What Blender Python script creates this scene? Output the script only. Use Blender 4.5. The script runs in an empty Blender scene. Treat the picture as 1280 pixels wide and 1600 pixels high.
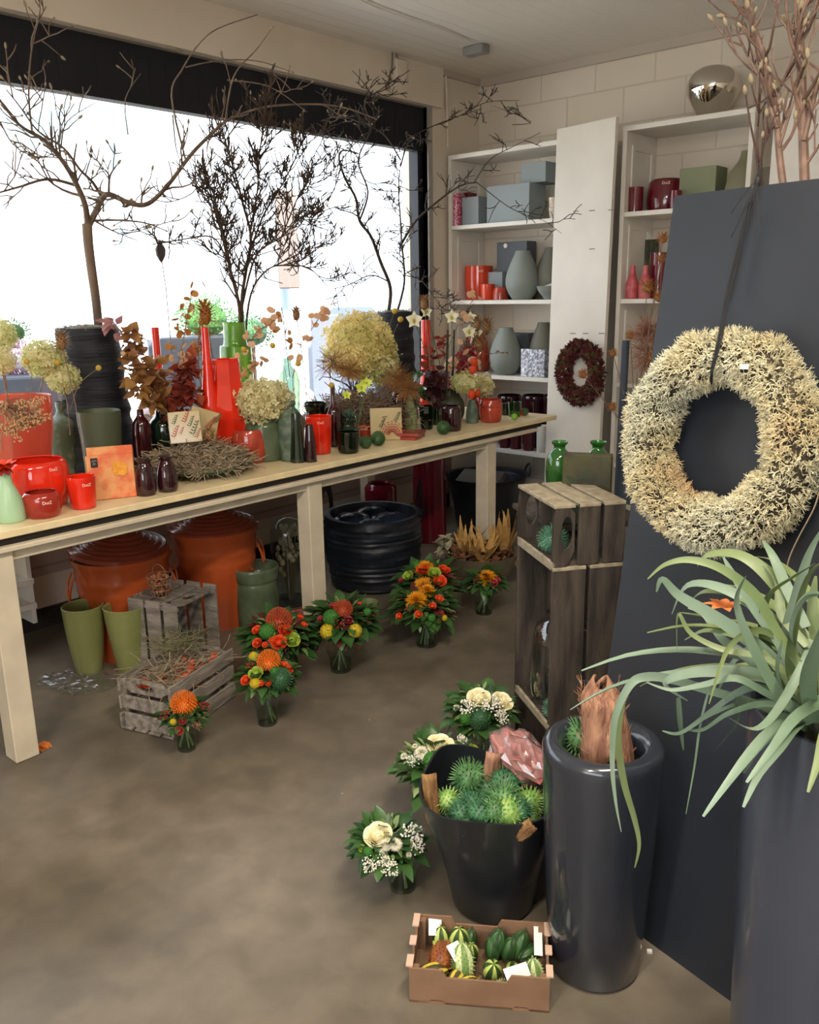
import bpy, math, random
from mathutils import Vector, Matrix, Quaternion
random.seed(7)
R = random.random
def U(a, b): return a + (b - a) * random.random()
PI = math.pi
SC = bpy.context.scene
# ------------------------------------------------------------------ camera
F_PX, CAM_H = 1350.0, 1.6
_p, _r, _yaw = math.radians(14.2), math.radians(-0.93), math.radians(41.6)
cF = Vector((-math.sin(_yaw)*math.cos(_p), math.cos(_yaw)*math.cos(_p), -math.sin(_p)))
_rt = Vector((math.cos(_yaw), math.sin(_yaw), 0)); _up = _rt.cross(cF)
cR = _rt*math.cos(_r) + _up*math.sin(_r); cU = -_rt*math.sin(_r) + _up*math.cos(_r)
CAM = Vector((0, 0, CAM_H))
cam = bpy.data.objects.new('camera', bpy.data.cameras.new('camera'))
cam.data.sensor_fit = 'VERTICAL'; cam.data.sensor_height = 36; cam.data.lens = F_PX/1600*36
cam.data.clip_start = 0.05; cam.data.clip_end = 200
mw = Matrix.Identity(4)
for i in range(3): mw[i][0], mw[i][1], mw[i][2], mw[i][3] = cR[i], cU[i], -cF[i], CAM[i]
cam.matrix_world = mw
SC.collection.objects.link(cam); SC.camera = cam
# ------------------------------------------------------------------ light
SKY_STRENGTH, SUN_STRENGTH, LAMP_W = 2.5, 15.0, 58.0
SC.view_settings.view_transform = 'Standard'; SC.view_settings.look = 'None'
SC.view_settings.gamma = 1; SC.view_settings.use_curve_mapping = False
SC.view_settings.exposure = 0.60
w = bpy.data.worlds.new('sky'); SC.world = w; w.use_nodes = True
nt = w.node_tree; bg = nt.nodes['Background']
bg.inputs[0].default_value = (0.90, 0.95, 1.0, 1); bg.inputs[1].default_value = SKY_STRENGTH
def area(name, loc, size, energy, color, rot=(0, 0, 0), portal=False):
    l = bpy.data.lights.new(name, 'AREA'); l.shape = 'RECTANGLE'; l.size, l.size_y = size
    l.energy = energy; l.color = color
    if portal: l.cycles.is_portal = True
    o = bpy.data.objects.new(name, l); o.location = loc; o.rotation_euler = rot
    SC.collection.objects.link(o); return o
sun = bpy.data.objects.new('sun', bpy.data.lights.new('sun', 'SUN')); sun.data.energy = SUN_STRENGTH; sun.data.angle = .01; sun.data.color = (1, .97, .92)
sun.rotation_euler = Vector((.55, -.35, .76)).to_track_quat('Z', 'Y').to_euler(); SC.collection.objects.link(sun)
area('window_portal', (-4.2, 1.95, 1.7), (1.8, 5.9), 1, (1, 1, 1), (0, -PI/2, 0), True)
REAR_FILL = area('rear_fill_light', (.2, -2.56, 1.75), (2.6, 1.5), 34, (.86, .93, 1), (PI/2, 0, 0))   # added fill light, set at an invented window in the wall behind the viewer
# ------------------------------------------------------------------ pixel <-> place helpers (photo frame 1280 x 1600)
def ray(x, y): return cF + cR*((x-640)/F_PX) + cU*((800-y)/F_PX)
def onZ(x, y, z=0.0): d = ray(x, y); return CAM + d*((z-CAM_H)/d.z)
def onX(x, y, X): d = ray(x, y); return CAM + d*(X/d.x)
def onY(x, y, Y): d = ray(x, y); return CAM + d*(Y/d.y)
def depth(P): return (Vector(P)-CAM).dot(cF)
def mpp(P): return depth(P)/F_PX
def proj(P):
    v = Vector(P)-CAM; z = v.dot(cF); return 640+F_PX*v.dot(cR)/z, 800-F_PX*v.dot(cU)/z
def zat(P, py):                     # height on the vertical through P that shows at image row py
    a, b = -1.0, 4.0
    for _ in range(40):
        m = (a+b)/2
        if proj((P[0], P[1], m))[1] > py: a = m
        else: b = m
    return (a+b)/2
def colX(px, X, z):                 # point of plane x=X, height z, seen in image column px
    a, b = 0.0, 8.0
    for _ in range(40):
        m = (a+b)/2
        if proj((X, m, z))[0] < px: a = m
        else: b = m
    return Vector((X, (a+b)/2, z))
def colY(px, Y, z):
    a, b = -6.0, 3.0
    for _ in range(40):
        m = (a+b)/2
        if proj((m, Y, z))[0] < px: a = m
        else: b = m
    return Vector(((a+b)/2, Y, z))
def back(P, r):                     # move away from the camera on the floor plane
    d = Vector((P[0], P[1], 0)).normalized(); return Vector((P[0]+d.x*r, P[1]+d.y*r, P[2]))
def toward(P, D): 
    d = ray(*P); return CAM + d*(D/ math.hypot(d.x, d.y))
# ------------------------------------------------------------------ materials
def lin(h):
    h = h.lstrip('#'); c = [int(h[i:i+2], 16)/255 for i in (0, 2, 4)]
    return tuple((x/12.92 if x <= .04045 else ((x+.055)/1.055)**2.4) for x in c) + (1,)
_M = {}
def mat(name, col, rough=.5, metal=0, col2=None, scale=8, contrast=(.35, .65), bump=0, bscale=None, coat=0, spec=.5,
        sheen=0, detail=4, stretch=None, transl=0, trans=0, ior=1.45, sss=0, alpha=1, wave=None, kind='noise', twoside=0):
    if name in _M: return _M[name]
    m = bpy.data.materials.new(name); m.use_nodes = True; nt = m.node_tree; N = nt.nodes; L = nt.links
    b = N['Principled BSDF']; I = b.inputs
    I['Base Color'].default_value = lin(col); I['Roughness'].default_value = rough; I['Metallic'].default_value = metal
    I['Coat Weight'].default_value = coat; I['Coat Roughness'].default_value = .05
    I['Specular IOR Level'].default_value = spec; I['Transmission Weight'].default_value = trans; I['IOR'].default_value = ior
    I['Subsurface Weight'].default_value = sss; I['Subsurface Radius'].default_value = (.02, .02, .01)
    I['Alpha'].default_value = alpha
    tc = N.new('ShaderNodeTexCoord'); mp = N.new('ShaderNodeMapping'); L.new(tc.outputs['Object'], mp.inputs[0])
    if stretch: mp.inputs['Scale'].default_value = stretch
    if col2:
        if kind == 'wave':
            n = N.new('ShaderNodeTexWave'); n.inputs['Scale'].default_value = scale; n.inputs['Distortion'].default_value = wave or 1
            n.inputs['Detail'].default_value = 2; out = n.outputs['Fac']
        elif kind == 'voronoi':
            n = N.new('ShaderNodeTexVoronoi'); n.inputs['Scale'].default_value = scale; out = n.outputs['Distance']
        else:
            n = N.new('ShaderNodeTexNoise'); n.inputs['Scale'].default_value = scale; n.inputs['Detail'].default_value = detail; out = n.outputs['Fac']
        L.new(mp.outputs[0], n.inputs['Vector'])
        cr = N.new('ShaderNodeValToRGB'); cr.color_ramp.elements[0].position, cr.color_ramp.elements[1].position = contrast
        cr.color_ramp.elements[0].color = lin(col); cr.color_ramp.elements[1].color = lin(col2)
        L.new(out, cr.inputs[0]); L.new(cr.outputs[0], I['Base Color'])
    if bump:
        n2 = N.new('ShaderNodeTexNoise'); n2.inputs['Scale'].default_value = bscale or scale; n2.inputs['Detail'].default_value = 5
        L.new(mp.outputs[0], n2.inputs['Vector']); bp = N.new('ShaderNodeBump'); bp.inputs['Strength'].default_value = bump
        bp.inputs['Distance'].default_value = .01; L.new(n2.outputs['Fac'], bp.inputs['Height']); L.new(bp.outputs[0], I['Normal'])
    if transl:
        tl = N.new('ShaderNodeBsdfTranslucent'); src = I['Base Color'].links[0].from_socket if I['Base Color'].links else None
        if src: L.new(src, tl.inputs[0])
        else: tl.inputs[0].default_value = lin(col)
        mx = N.new('ShaderNodeMixShader'); mx.inputs[0].default_value = transl; L.new(b.outputs[0], mx.inputs[1]); L.new(tl.outputs[0], mx.inputs[2]); L.new(mx.outputs[0], N['Material Output'].inputs[0])
    _M[name] = m; return m
def glass(name, tint='#ffffff', refl=1.0, rough=.02, body=0.0, bodycol=None):
    """thin see-through glass: tinted transparency + fresnel reflection (+ some tinted body)"""
    if name in _M: return _M[name]
    m = bpy.data.materials.new(name); m.use_nodes = True; nt = m.node_tree; N = nt.nodes; L = nt.links
    N.remove(N['Principled BSDF']); out = N['Material Output']
    tr = N.new('ShaderNodeBsdfTransparent'); tr.inputs[0].default_value = lin(tint)
    gl = N.new('ShaderNodeBsdfGlossy'); gl.inputs['Roughness'].default_value = rough
    lw = N.new('ShaderNodeLayerWeight'); lw.inputs[0].default_value = .5
    pw = N.new('ShaderNodeMath'); pw.operation = 'POWER'; pw.inputs[1].default_value = 4; L.new(lw.outputs['Facing'], pw.inputs[0])
    fr = N.new('ShaderNodeMath'); fr.operation = 'MULTIPLY_ADD'; fr.inputs[1].default_value = .85; fr.inputs[2].default_value = .05; L.new(pw.outputs[0], fr.inputs[0])
    base = tr.outputs[0]
    if body:
        df = N.new('ShaderNodeBsdfPrincipled'); df.inputs['Base Color'].default_value = lin(bodycol or tint); df.inputs['Roughness'].default_value = .1
        tl = N.new('ShaderNodeBsdfTranslucent'); tl.inputs[0].default_value = lin(bodycol or tint)
        m0 = N.new('ShaderNodeMixShader'); m0.inputs[0].default_value = .4; L.new(df.outputs[0], m0.inputs[1]); L.new(tl.outputs[0], m0.inputs[2])
        m1 = N.new('ShaderNodeMixShader'); m1.inputs[0].default_value = body; L.new(base, m1.inputs[1]); L.new(m0.outputs[0], m1.inputs[2]); base = m1.outputs[0]
    mx = N.new('ShaderNodeMixShader'); mu = N.new('ShaderNodeMath'); mu.operation = 'MULTIPLY'; mu.inputs[1].default_value = refl
    L.new(fr.outputs[0], mu.inputs[0]); L.new(mu.outputs[0], mx.inputs[0]); L.new(base, mx.inputs[1]); L.new(gl.outputs[0], mx.inputs[2])
    L.new(mx.outputs[0], out.inputs[0]); _M[name] = m; return m
# ------------------------------------------------------------------ objects
COL = SC.collection
def setp(o, label=None, cat=None, group=None, kind=None):
    if label: o['label'] = label
    if cat: o['category'] = cat
    if group: o['group'] = group
    if kind: o['kind'] = kind
    return o
def thing(name, label, cat, loc, group=None, rz=0):
    o = bpy.data.objects.new(name, None); o.empty_display_size = .05; COL.objects.link(o); o.location = loc; o.rotation_euler[2] = rz
    return setp(o, label, cat, group)
def inst(name, mesh, parent=None, loc=(0, 0, 0), quat=None, s=1.0):
    o = bpy.data.objects.new(name, mesh); COL.objects.link(o); o.parent = parent; o.location = loc
    if quat is not None: o.rotation_mode = 'QUATERNION'; o.rotation_quaternion = quat
    o.scale = (s, s, s) if not isinstance(s, (tuple, list)) else s
    return o
def copy_tree(o, parent=None):
    c = o.copy(); COL.objects.link(c)
    if parent: c.parent = parent
    for ch in list(o.children): copy_tree(ch, c)
    return c
class MB:
    def __init__(s): s.v = []; s.f = []; s.m = []; s.cur = 0
    def add(s, vs, fs):
        k = len(s.v); s.v += [tuple(x) for x in vs]; s.f += [tuple(i+k for i in q) for q in fs]; s.m += [s.cur]*len(fs); return s
    def box(s, c, d, rot=None, bev=0):
        hx, hy, hz = d[0]/2, d[1]/2, d[2]/2; c = Vector(c)
        if bev:
            b = min(bev, hx*.9, hy*.9, hz*.9); vs = []
            for sx in (-1, 1):
                for sy in (-1, 1):
                    for sz in (-1, 1):
                        vs += [Vector((sx*(hx-b), sy*(hy-b), sz*hz)), Vector((sx*(hx-b), sy*hy, sz*(hz-b))), Vector((sx*hx, sy*(hy-b), sz*(hz-b)))]
            if rot: vs = [rot @ x for x in vs]
            def i(sx, sy, sz, k): return ((sx*2+sy)*2+sz)*3+k
            fs = []
            for sz in (0, 1):
                q = [i(0, 0, sz, 0), i(1, 0, sz, 0), i(1, 1, sz, 0), i(0, 1, sz, 0)]; fs.append(q if sz else q[::-1])
            for sy in (0, 1):
                q = [i(0, sy, 0, 1), i(1, sy, 0, 1), i(1, sy, 1, 1), i(0, sy, 1, 1)]; fs.append(q[::-1] if sy else q)
            for sx in (0, 1):
                q = [i(sx, 0, 0, 2), i(sx, 1, 0, 2), i(sx, 1, 1, 2), i(sx, 0, 1, 2)]; fs.append(q if sx else q[::-1])
            for a in (0, 1):
                for b2 in (0, 1):
                    fs.append([i(0, a, b2, 0), i(1, a, b2, 0), i(1, a, b2, 1), i(0, a, b2, 1)])
                    fs.append([i(a, 0, b2, 0), i(a, 1, b2, 0), i(a, 1, b2, 2), i(a, 0, b2, 2)])
                    fs.append([i(a, b2, 0, 1), i(a, b2, 1, 1), i(a, b2, 1, 2), i(a, b2, 0, 2)])
                    for c3 in (0, 1): fs.append([i(a, b2, c3, 0), i(a, b2, c3, 1), i(a, b2, c3, 2)])
            return s.add([x+c for x in vs], fs)
        vs = [Vector((x*hx, y*hy, z*hz)) for x in (-1, 1) for y in (-1, 1) for z in (-1, 1)]
        if rot: vs = [rot @ x for x in vs]
        return s.add([x+c for x in vs], [(0, 1, 3, 2), (4, 6, 7, 5), (0, 4, 5, 1), (2, 3, 7, 6), (0, 2, 6, 4), (1, 5, 7, 3)])
    def span(s, x0, x1, y0, y1, z0, z1, bev=0): return s.box(((x0+x1)/2, (y0+y1)/2, (z0+z1)/2), (abs(x1-x0), abs(y1-y0), abs(z1-z0)), bev=bev)
    def beam(s, a, b, wd, th, up=(0, 0, 1), bev=0):     # plank from a to b
        a, b = Vector(a), Vector(b); x = (b-a); l = x.length; x.normalize(); y = Vector(up).cross(x).normalized(); z = x.cross(y)
        rot = Matrix((x, y, z)).transposed(); return s.box((a+b)/2, (l, wd, th), rot, bev)
    def tube(s, pts, rad, n=6, caps=True):
        pts = [Vector(p) for p in pts]; k = len(pts)
        if not isinstance(rad, (list, tuple)): rad = [rad]*k
        vs = []; fs = []; t0 = (pts[1]-pts[0]).normalized()
        a = t0.orthogonal().normalized()
        for i, p in enumerate(pts):
            t = (pts[min(i+1, k-1)]-pts[max(i-1, 0)])
            if t.length < 1e-9: t = t0
            t = t.normalized(); a = a - t*a.dot(t)
            if a.length < 1e-6: a = t.orthogonal()
            a.normalize(); b = t.cross(a)
            for j in range(n):
                q = 2*PI*j/n; vs.append(p + (a*math.cos(q)+b*math.sin(q))*rad[i])
        for i in range(k-1):
            for j in range(n): fs.append((i*n+j, i*n+(j+1) % n, (i+1)*n+(j+1) % n, (i+1)*n+j))
        if caps: fs.append(tuple(range(n))[::-1]); fs.append(tuple((k-1)*n+j for j in range(n)))
        return s.add(vs, fs)
    def lathe(s, prof, n=32, c=(0, 0, 0), fn=None, ph=0, sx=1, sy=1, cap=True):
        vs = []; fs = []; k = len(prof)
        for (r, z) in prof:
            for j in range(n):
                q = 2*PI*j/n+ph; rr = r
                if fn: rr = r*fn(q, z)
                vs.append((c[0]+rr*sx*math.cos(q), c[1]+rr*sy*math.sin(q), c[2]+z))
        for i in range(k-1):
            for j in range(n): fs.append((i*n+j, i*n+(j+1) % n, (i+1)*n+(j+1) % n, (i+1)*n+j))
        if prof[0][0] > 1e-6: fs.append(tuple(range(n))[::-1])
        if prof[-1][0] > 1e-6 and cap: fs.append(tuple((k-1)*n+j for j in range(n)))
        return s.add(vs, fs)
    def ball(s, c, r, n=10, m=7, fn=None, sc=(1, 1, 1), rot=None):
        vs = []; fs = []; c = Vector(c)
        for i in range(m+1):
            th = PI*i/m
            for j in range(n):
                q = 2*PI*j/n; d = Vector((math.sin(th)*math.cos(q), math.sin(th)*math.sin(q), math.cos(th)))
                rr = r*(fn(d) if fn else 1); p = Vector((d.x*sc[0], d.y*sc[1], d.z*sc[2]))*rr
                if rot: p = rot @ p
                vs.append(c+p)
        for i in range(m):
            for j in range(n): fs.append((i*n+j, (i+1)*n+j, (i+1)*n+(j+1) % n, i*n+(j+1) % n))
        return s.add(vs, fs)
    def leaf(s, base, d, up, L, W, curl=.2, fold=.15, seg=4, tip=1.0):
        base = Vector(base); d = Vector(d).normalized(); n = Vector(up)-d*Vector(up).dot(d)
        if n.length < 1e-4: n = d.orthogonal()
        n.normalize(); sd = d.cross(n); vs = []; fs = []
        for i in range(seg+1):
            t = i/seg; w_ = W*.5*math.sin(PI*min(1, (t*.94+.03))**(.8*tip)); p = base+d*(L*t*(1-.25*abs(curl)*t))-n*(curl*L*t*t)
            vs += [p-sd*w_+n*(fold*w_), p, p+sd*w_+n*(fold*w_)]
        for i in range(seg):
            a = i*3; fs += [(a, a+1, a+4, a+3), (a+1, a+2, a+5, a+4)]
        return s.add(vs, fs)
    def ribbon(s, pts, wid, up=(0, 0, 1), fold=.25, th=.0015):
        pts = [Vector(p) for p in pts]; k = len(pts); vs = []; fs = []; prev = None
        for i, p in enumerate(pts):
            t = (pts[min(i+1, k-1)]-pts[max(i-1, 0)]).normalized(); u = Vector(up) if prev is None else prev
            n = u-t*u.dot(t)
            if n.length < 1e-3: n = t.orthogonal()
            n.normalize(); prev = n; sd = t.cross(n); w_ = wid[i]/2
            vs += [p-sd*w_+n*fold*w_, p, p+sd*w_+n*fold*w_, p-n*min(th*3, w_*.3)]
        for i in range(k-1):
            a = i*4; b = a+4; fs += [(a, a+1, b+1, b), (a+1, a+2, b+2, b+1), (a+2, a+3, b+3, b+2), (a+3, a, b, b+3)]
        return s.add(vs, fs)
    def build(s, name, m, parent=None, loc=(0, 0, 0), smooth=True, mesh_only=False):
        me = bpy.data.meshes.new(name); me.from_pydata([tuple(v) for v in s.v], [], s.f); me.validate(verbose=False)
        for x in (m if isinstance(m, (list, tuple)) else [m]): me.materials.append(x)
        if isinstance(m, (list, tuple)) and len(me.polygons) == len(s.m): me.polygons.foreach_set('material_index', s.m)
        if smooth:
            me.polygons.foreach_set('use_smooth', [True]*len(me.polygons))
            try: me.set_sharp_from_angle(angle=math.radians(42))
            except Exception: pass
        me.update()
        if mesh_only: return me
        o = bpy.data.objects.new(name, me); COL.objects.link(o); o.location = loc
        if parent: o.parent = parent
        return o
def struct(name, mb, m, smooth=False): o = mb.build(name, m, smooth=smooth); o['kind'] = 'structure'; return o
def catmull(pts, k=4):
    out = []; n = len(pts)
    for i in range(n-1):
        p0, p1, p2, p3 = pts[max(i-1, 0)], pts[i], pts[i+1], pts[min(i+2, n-1)]
        for j in range(k):
            t = j/k
            out.append(tuple(.5*((2*b)+(-a+c)*t+(2*a-5*b+4*c-d)*t*t+(-a+3*b-3*c+d)*t*t*t) for a, b, c, d in zip(p0, p1, p2, p3)))
    out.append(tuple(pts[-1])); return out
def cm3(pts, k=4): return [Vector(p) for p in catmull([tuple(p) for p in pts], k)]
def text_part(body, size, m, parent, radius=None, loc=(0, 0, 0), ang=0, quat=None, name='lettering', ext=.0004, sx=1):
    """small raised lettering, bent round a vase of the given radius (local to parent) or flat"""
    cu = bpy.data.curves.new('txt', 'FONT'); cu.body = body; cu.size = size; cu.extrude = ext; cu.align_x = 'CENTER'; cu.align_y = 'CENTER'; cu.space_line = .85
    tmp = bpy.data.objects.new('txt', cu); COL.objects.link(tmp)
    dg = bpy.context.evaluated_depsgraph_get(); me = bpy.data.meshes.new_from_object(tmp.evaluated_get(dg))
    bpy.data.objects.remove(tmp); bpy.data.curves.remove(cu); me.name = name
    for v in me.vertices:
        x, y, z = v.co
        if radius is not None:
            rr = (radius(y+loc[2]) if callable(radius) else radius)+z+.0006; a = ang+x*sx/rr
            v.co = (rr*math.cos(a), rr*math.sin(a), y+loc[2])
    me.materials.clear(); me.materials.append(m); o = bpy.data.objects.new(name, me); COL.objects.link(o); o.parent = parent
    if radius is None:
        o.location = loc
        if quat is not None: o.rotation_mode = 'QUATERNION'; o.rotation_quaternion = quat
    return o
def facecam(P): return math.atan2(CAM.y-P[1], CAM.x-P[0])
# vessel from its outline in the photograph: rows (image row, half width px) top -> bottom; solid outer + inner wall
def outline(P, rows, smooth=True, k=4):
    pr = []
    for py, hw in rows[::-1]:
        z = zat(P, py)-P[2]; q = (P[0], P[1], P[2]+z); pr.append((hw*mpp(q), max(z, 0)))
    pr[0] = (pr[0][0], 0)
    if smooth: pr = [(max(a, .0005), b) for a, b in catmull(pr, k)]
    return pr
def shell(pr, t=.004, tb=.008, closed=False):
    """outer profile bottom->top, then lip and inner wall top->bottom; starts and ends on the axis"""
    pr = list(pr); o = [(0, pr[0][1]), (pr[0][0]*.93, pr[0][1])] + [(pr[0][0], pr[0][1]+.0015)] + pr[1:]
    if closed: return o+[(0, pr[-1][1])]
    top = pr[-1]; inner = [(max(r-t, .0008), z) for r, z in pr if z > pr[0][1]+tb and z < top[1]-t*.3]
    return o + [(top[0]-t*.5, top[1]+t*.35), (max(top[0]-t, .0008), top[1]-t*.3)] + inner[::-1] + [(max(inner[0][0]*.8, .0005) if inner else .001, pr[0][1]+tb), (0, pr[0][1]+tb)]
WALLTXT = None
def vessel(name, label, cat, P, rows, m, group=None, smooth=True, t=.004, tb=.01, n=36, text=None, tpos=.8, tang=0, tsize=.015, closed=False, fn=None, parts=None, k=4, one=False, ph=0, flat=False, tcol='#f3d9c8'):
    P = Vector(P); pr = outline(P, rows, smooth, k); mb = MB(); mb.lathe(shell(pr, t, tb, closed), n, fn=fn, ph=ph)
    if text or not one:
        root = thing(name, label, cat, P, group); b = mb.build('body', m, root, smooth=not flat)
    else:
        root = mb.build(name, m, loc=P, smooth=not flat); setp(root, label, cat, group)
    if text:
        H_ = pr[-1][1]; z = H_*tpos
        def rad(zz):
            for (r0, z0), (r1, z1) in zip(pr, pr[1:]):
                if z0 <= zz <= z1 and z1 > z0: return r0+(r1-r0)*(zz-z0)/(z1-z0)
            return pr[-1][0]
        text_part(text, tsize, mat('white_lettering', tcol, .5), root, rad, (0, 0, z), facecam(P)+tang)
    return root, pr
def baseP(px, py, z, w=0):          # base front edge seen at row py, base width w px
    P = onZ(px, py, z); return back(P, w/2*mpp(P))
# ------------------------------------------------------------------ setting
XW, YB, ZC = -4.1, 5.45, 3.08
def brick_white():
    m = mat('white_block_wall', '#d9cdbb', .6, bump=.12, bscale=60)
    nt = m.node_tree; N = nt.nodes; L = nt.links; b = N['Principled BSDF']
    tc = N.new('ShaderNodeTexCoord'); br = N.new('ShaderNodeTexBrick'); br.inputs['Scale'].default_value = 1
    br.inputs['Brick Width'].default_value = .42; br.inputs['Row Height'].default_value = .22; br.inputs['Mortar Size'].default_value = .006
    br.inputs['Mortar Smooth'].default_value = .6
    mp = N.new('ShaderNodeMapping'); mp.inputs['Rotation'].default_value = (PI/2, 0, 0); L.new(tc.outputs['Object'], mp.inputs[0]); L.new(mp.outputs[0], br.inputs['Vector'])
    bp = N.new('ShaderNodeBump'); bp.inputs['Strength'].default_value = .6; bp.inputs['Distance'].default_value = .006; bp.invert = True
    L.new(br.outputs['Fac'], bp.inputs['Height']); L.new(bp.outputs[0], b.inputs['Normal'])
    br.inputs['Color1'].default_value = lin('#dacebd'); br.inputs['Color2'].default_value = lin('#d6cab8'); br.inputs['Mortar'].default_value = lin('#d0c4b3')
    L.new(br.outputs['Color'], b.inputs['Base Color']); return m
m_wall = mat('cream_painted_wall', '#d6c9b6', .6, col2='#dccfbd', scale=3)
m_block = brick_white()
def floor_mat():
    m = mat('polished_concrete', '#7f7362', .32)
    nt = m.node_tree; N = nt.nodes; L = nt.links; b = N['Principled BSDF']; tc = N.new('ShaderNodeTexCoord')
    def noise(s, d=6, dist=0): 
        n = N.new('ShaderNodeTexNoise'); n.inputs['Scale'].default_value = s; n.inputs['Detail'].default_value = d; n.inputs['Distortion'].default_value = dist
        L.new(tc.outputs['Object'], n.inputs['Vector']); return n
    n1 = noise(1.3, 8, .15); cr = N.new('ShaderNodeValToRGB'); cr.color_ramp.elements[0].position = .36; cr.color_ramp.elements[1].position = .66
    cr.color_ramp.elements[0].color = lin('#5f574a'); cr.color_ramp.elements[1].color = lin('#80776a'); L.new(n1.outputs[0], cr.inputs[0])
    n2 = noise(9, 8, .3); c2 = N.new('ShaderNodeValToRGB'); c2.color_ramp.elements[0].position = .35; c2.color_ramp.elements[1].position = .7
    c2.color_ramp.elements[0].color = (.78, .78, .78, 1); c2.color_ramp.elements[1].color = (1.08, 1.07, 1.05, 1); L.new(n2.outputs[0], c2.inputs[0])
    mx = N.new('ShaderNodeMixRGB'); mx.blend_type = 'MULTIPLY'; mx.inputs[0].default_value = 1; L.new(cr.outputs[0], mx.inputs[1]); L.new(c2.outputs[0], mx.inputs[2])
    # white specks
    vo = N.new('ShaderNodeTexVoronoi'); vo.inputs['Scale'].default_value = 5; L.new(tc.outputs['Object'], vo.inputs['Vector'])
    c3 = N.new('ShaderNodeValToRGB'); c3.color_ramp.elements[0].position = .012; c3.color_ramp.elements[1].position = .02; c3.color_ramp.elements[0].color = (1, 1, 1, 1); c3.color_ramp.elements[1].color = (0, 0, 0, 1)
    L.new(vo.outputs['Distance'], c3.inputs[0]); m2 = N.new('ShaderNodeMixRGB'); L.new(c3.outputs[0], m2.inputs[0]); L.new(mx.outputs[0], m2.inputs[1]); m2.inputs[2].default_value = lin('#b9ae9c')
    L.new(m2.outputs[0], b.inputs['Base Color'])
    r = N.new('ShaderNodeMapRange'); r.inputs['To Min'].default_value = .22; r.inputs['To Max'].default_value = .48; n3 = noise(3, 6, 1); L.new(n3.outputs[0], r.inputs[0]); L.new(r.outputs[0], b.inputs['Roughness'])
    return m
def plank_mat(name, col, pitch, axis, rough=.5, depth_=.004, col2=None):
    m = mat(name, col, rough, col2=col2, scale=5); nt = m.node_tree; N = nt.nodes; L = nt.links; b = N['Principled BSDF']
    tc = N.new('ShaderNodeTexCoord'); sp = N.new('ShaderNodeSeparateXYZ'); L.new(tc.outputs['Object'], sp.inputs[0])
    dv = N.new('ShaderNodeMath'); dv.operation = 'DIVIDE'; dv.inputs[1].default_value = pitch; L.new(sp.outputs[axis], dv.inputs[0])
    fr = N.new('ShaderNodeMath'); fr.operation = 'FRACT'; L.new(dv.outputs[0], fr.inputs[0])
    cr = N.new('ShaderNodeValToRGB'); e = cr.color_ramp.elements; e[0].position = 0; e[0].color = (0, 0, 0, 1); e[1].position = .08; e[1].color = (1, 1, 1, 1)
    L.new(fr.outputs[0], cr.inputs[0]); bp = N.new('ShaderNodeBump'); bp.inputs['Distance'].default_value = depth_; L.new(cr.outputs[0], bp.inputs['Height']); L.new(bp.outputs[0], b.inputs['Normal']); return m
m_floor = floor_mat()
m_ceil = plank_mat('white_beadboard_ceiling', '#ddd6cc', .10, 0, .5, .003)
m_siding = plank_mat('painted_wood_siding', '#9c8579', .16, 2, .6, .006)
m_white = mat('white_painted_wood', '#e4dfd6', .45, col2='#dcd6cb', scale=6, bump=.05, bscale=40)
m_black = mat('black_blind_fabric', '#12141c', .7, bump=.2, bscale=20)
X1, Y0 = 2.6, -2.6
struct('floor', MB().span(XW-.15, X1, Y0, YB+.1, -.1, 0), m_floor)
struct('ceiling', MB().span(XW-.2, X1+.1, Y0-.1, YB+.1, ZC, ZC+.08), m_ceil)
WY0, WY1, WZ0, WZ1 = -1.0, 4.86, .80, 2.82
wl = MB(); wl.span(XW-.2, XW, Y0, YB, 0, WZ0); wl.span(XW-.2, XW, Y0, YB, WZ1, ZC); wl.span(XW-.2, XW, Y0, WY0, WZ0, WZ1); wl.span(XW-.2, XW, WY1, YB, WZ0, WZ1)
struct('wall_left', wl, m_wall)
struct('wall_back', MB().span(XW-.2, X1+.1, YB, YB+.2, 0, ZC), m_block)
struct('wall_right', MB().span(X1, X1+.1, Y0, YB, 0, ZC), m_wall)
wq = MB(); wq.span(XW-.2, -1.1, Y0-.1, Y0, 0, ZC); wq.span(1.5, X1+.1, Y0-.1, Y0, 0, ZC); wq.span(-1.1, 1.5, Y0-.1, Y0, 0, 1.0); wq.span(-1.1, 1.5, Y0-.1, Y0, 2.5, ZC)
struct('wall_front', wq, m_wall)
wg = MB(); wg.span(-1.1, 1.5, Y0-.07, Y0-.03, 1.0, 1.05); wg.span(-1.1, 1.5, Y0-.07, Y0-.03, 2.45, 2.5); wg.span(-1.1, -1.05, Y0-.07, Y0-.03, 1.0, 2.5); wg.span(1.45, 1.5, Y0-.07, Y0-.03, 1.0, 2.5); wg.span(.18, .22, Y0-.07, Y0-.03, 1.0, 2.5)
w2_ = struct('window_added', wg, m_white); MB().span(-1.05, 1.45, Y0-.055, Y0-.045, 1.05, 2.45).build('pane', glass('window_glass', '#fbfdff'), w2_)  # unseen window, added as a setting for the rear fill light
# beam above the window stands a little proud of the wall
struct('trim_1', MB().span(XW, XW+.035, Y0, 5.0, 2.83, ZC), m_wall)
struct('trim_2', MB().span(XW+.035, X1, YB-.03, YB, ZC-.055, ZC).span(XW, XW+.03, 5.0, YB, ZC-.04, ZC), mat('crown_moulding', '#b8ad9f', .5))
struct('trim_3', MB().span(XW-.14, XW+.012, WY1-.0, WY1+.045, WZ0, WZ1+.02).span(XW-.14, XW+.012, WY0, WY1, WZ1-.0, WZ1+.02), mat('grey_reveal', '#9a948c', .5))
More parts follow.
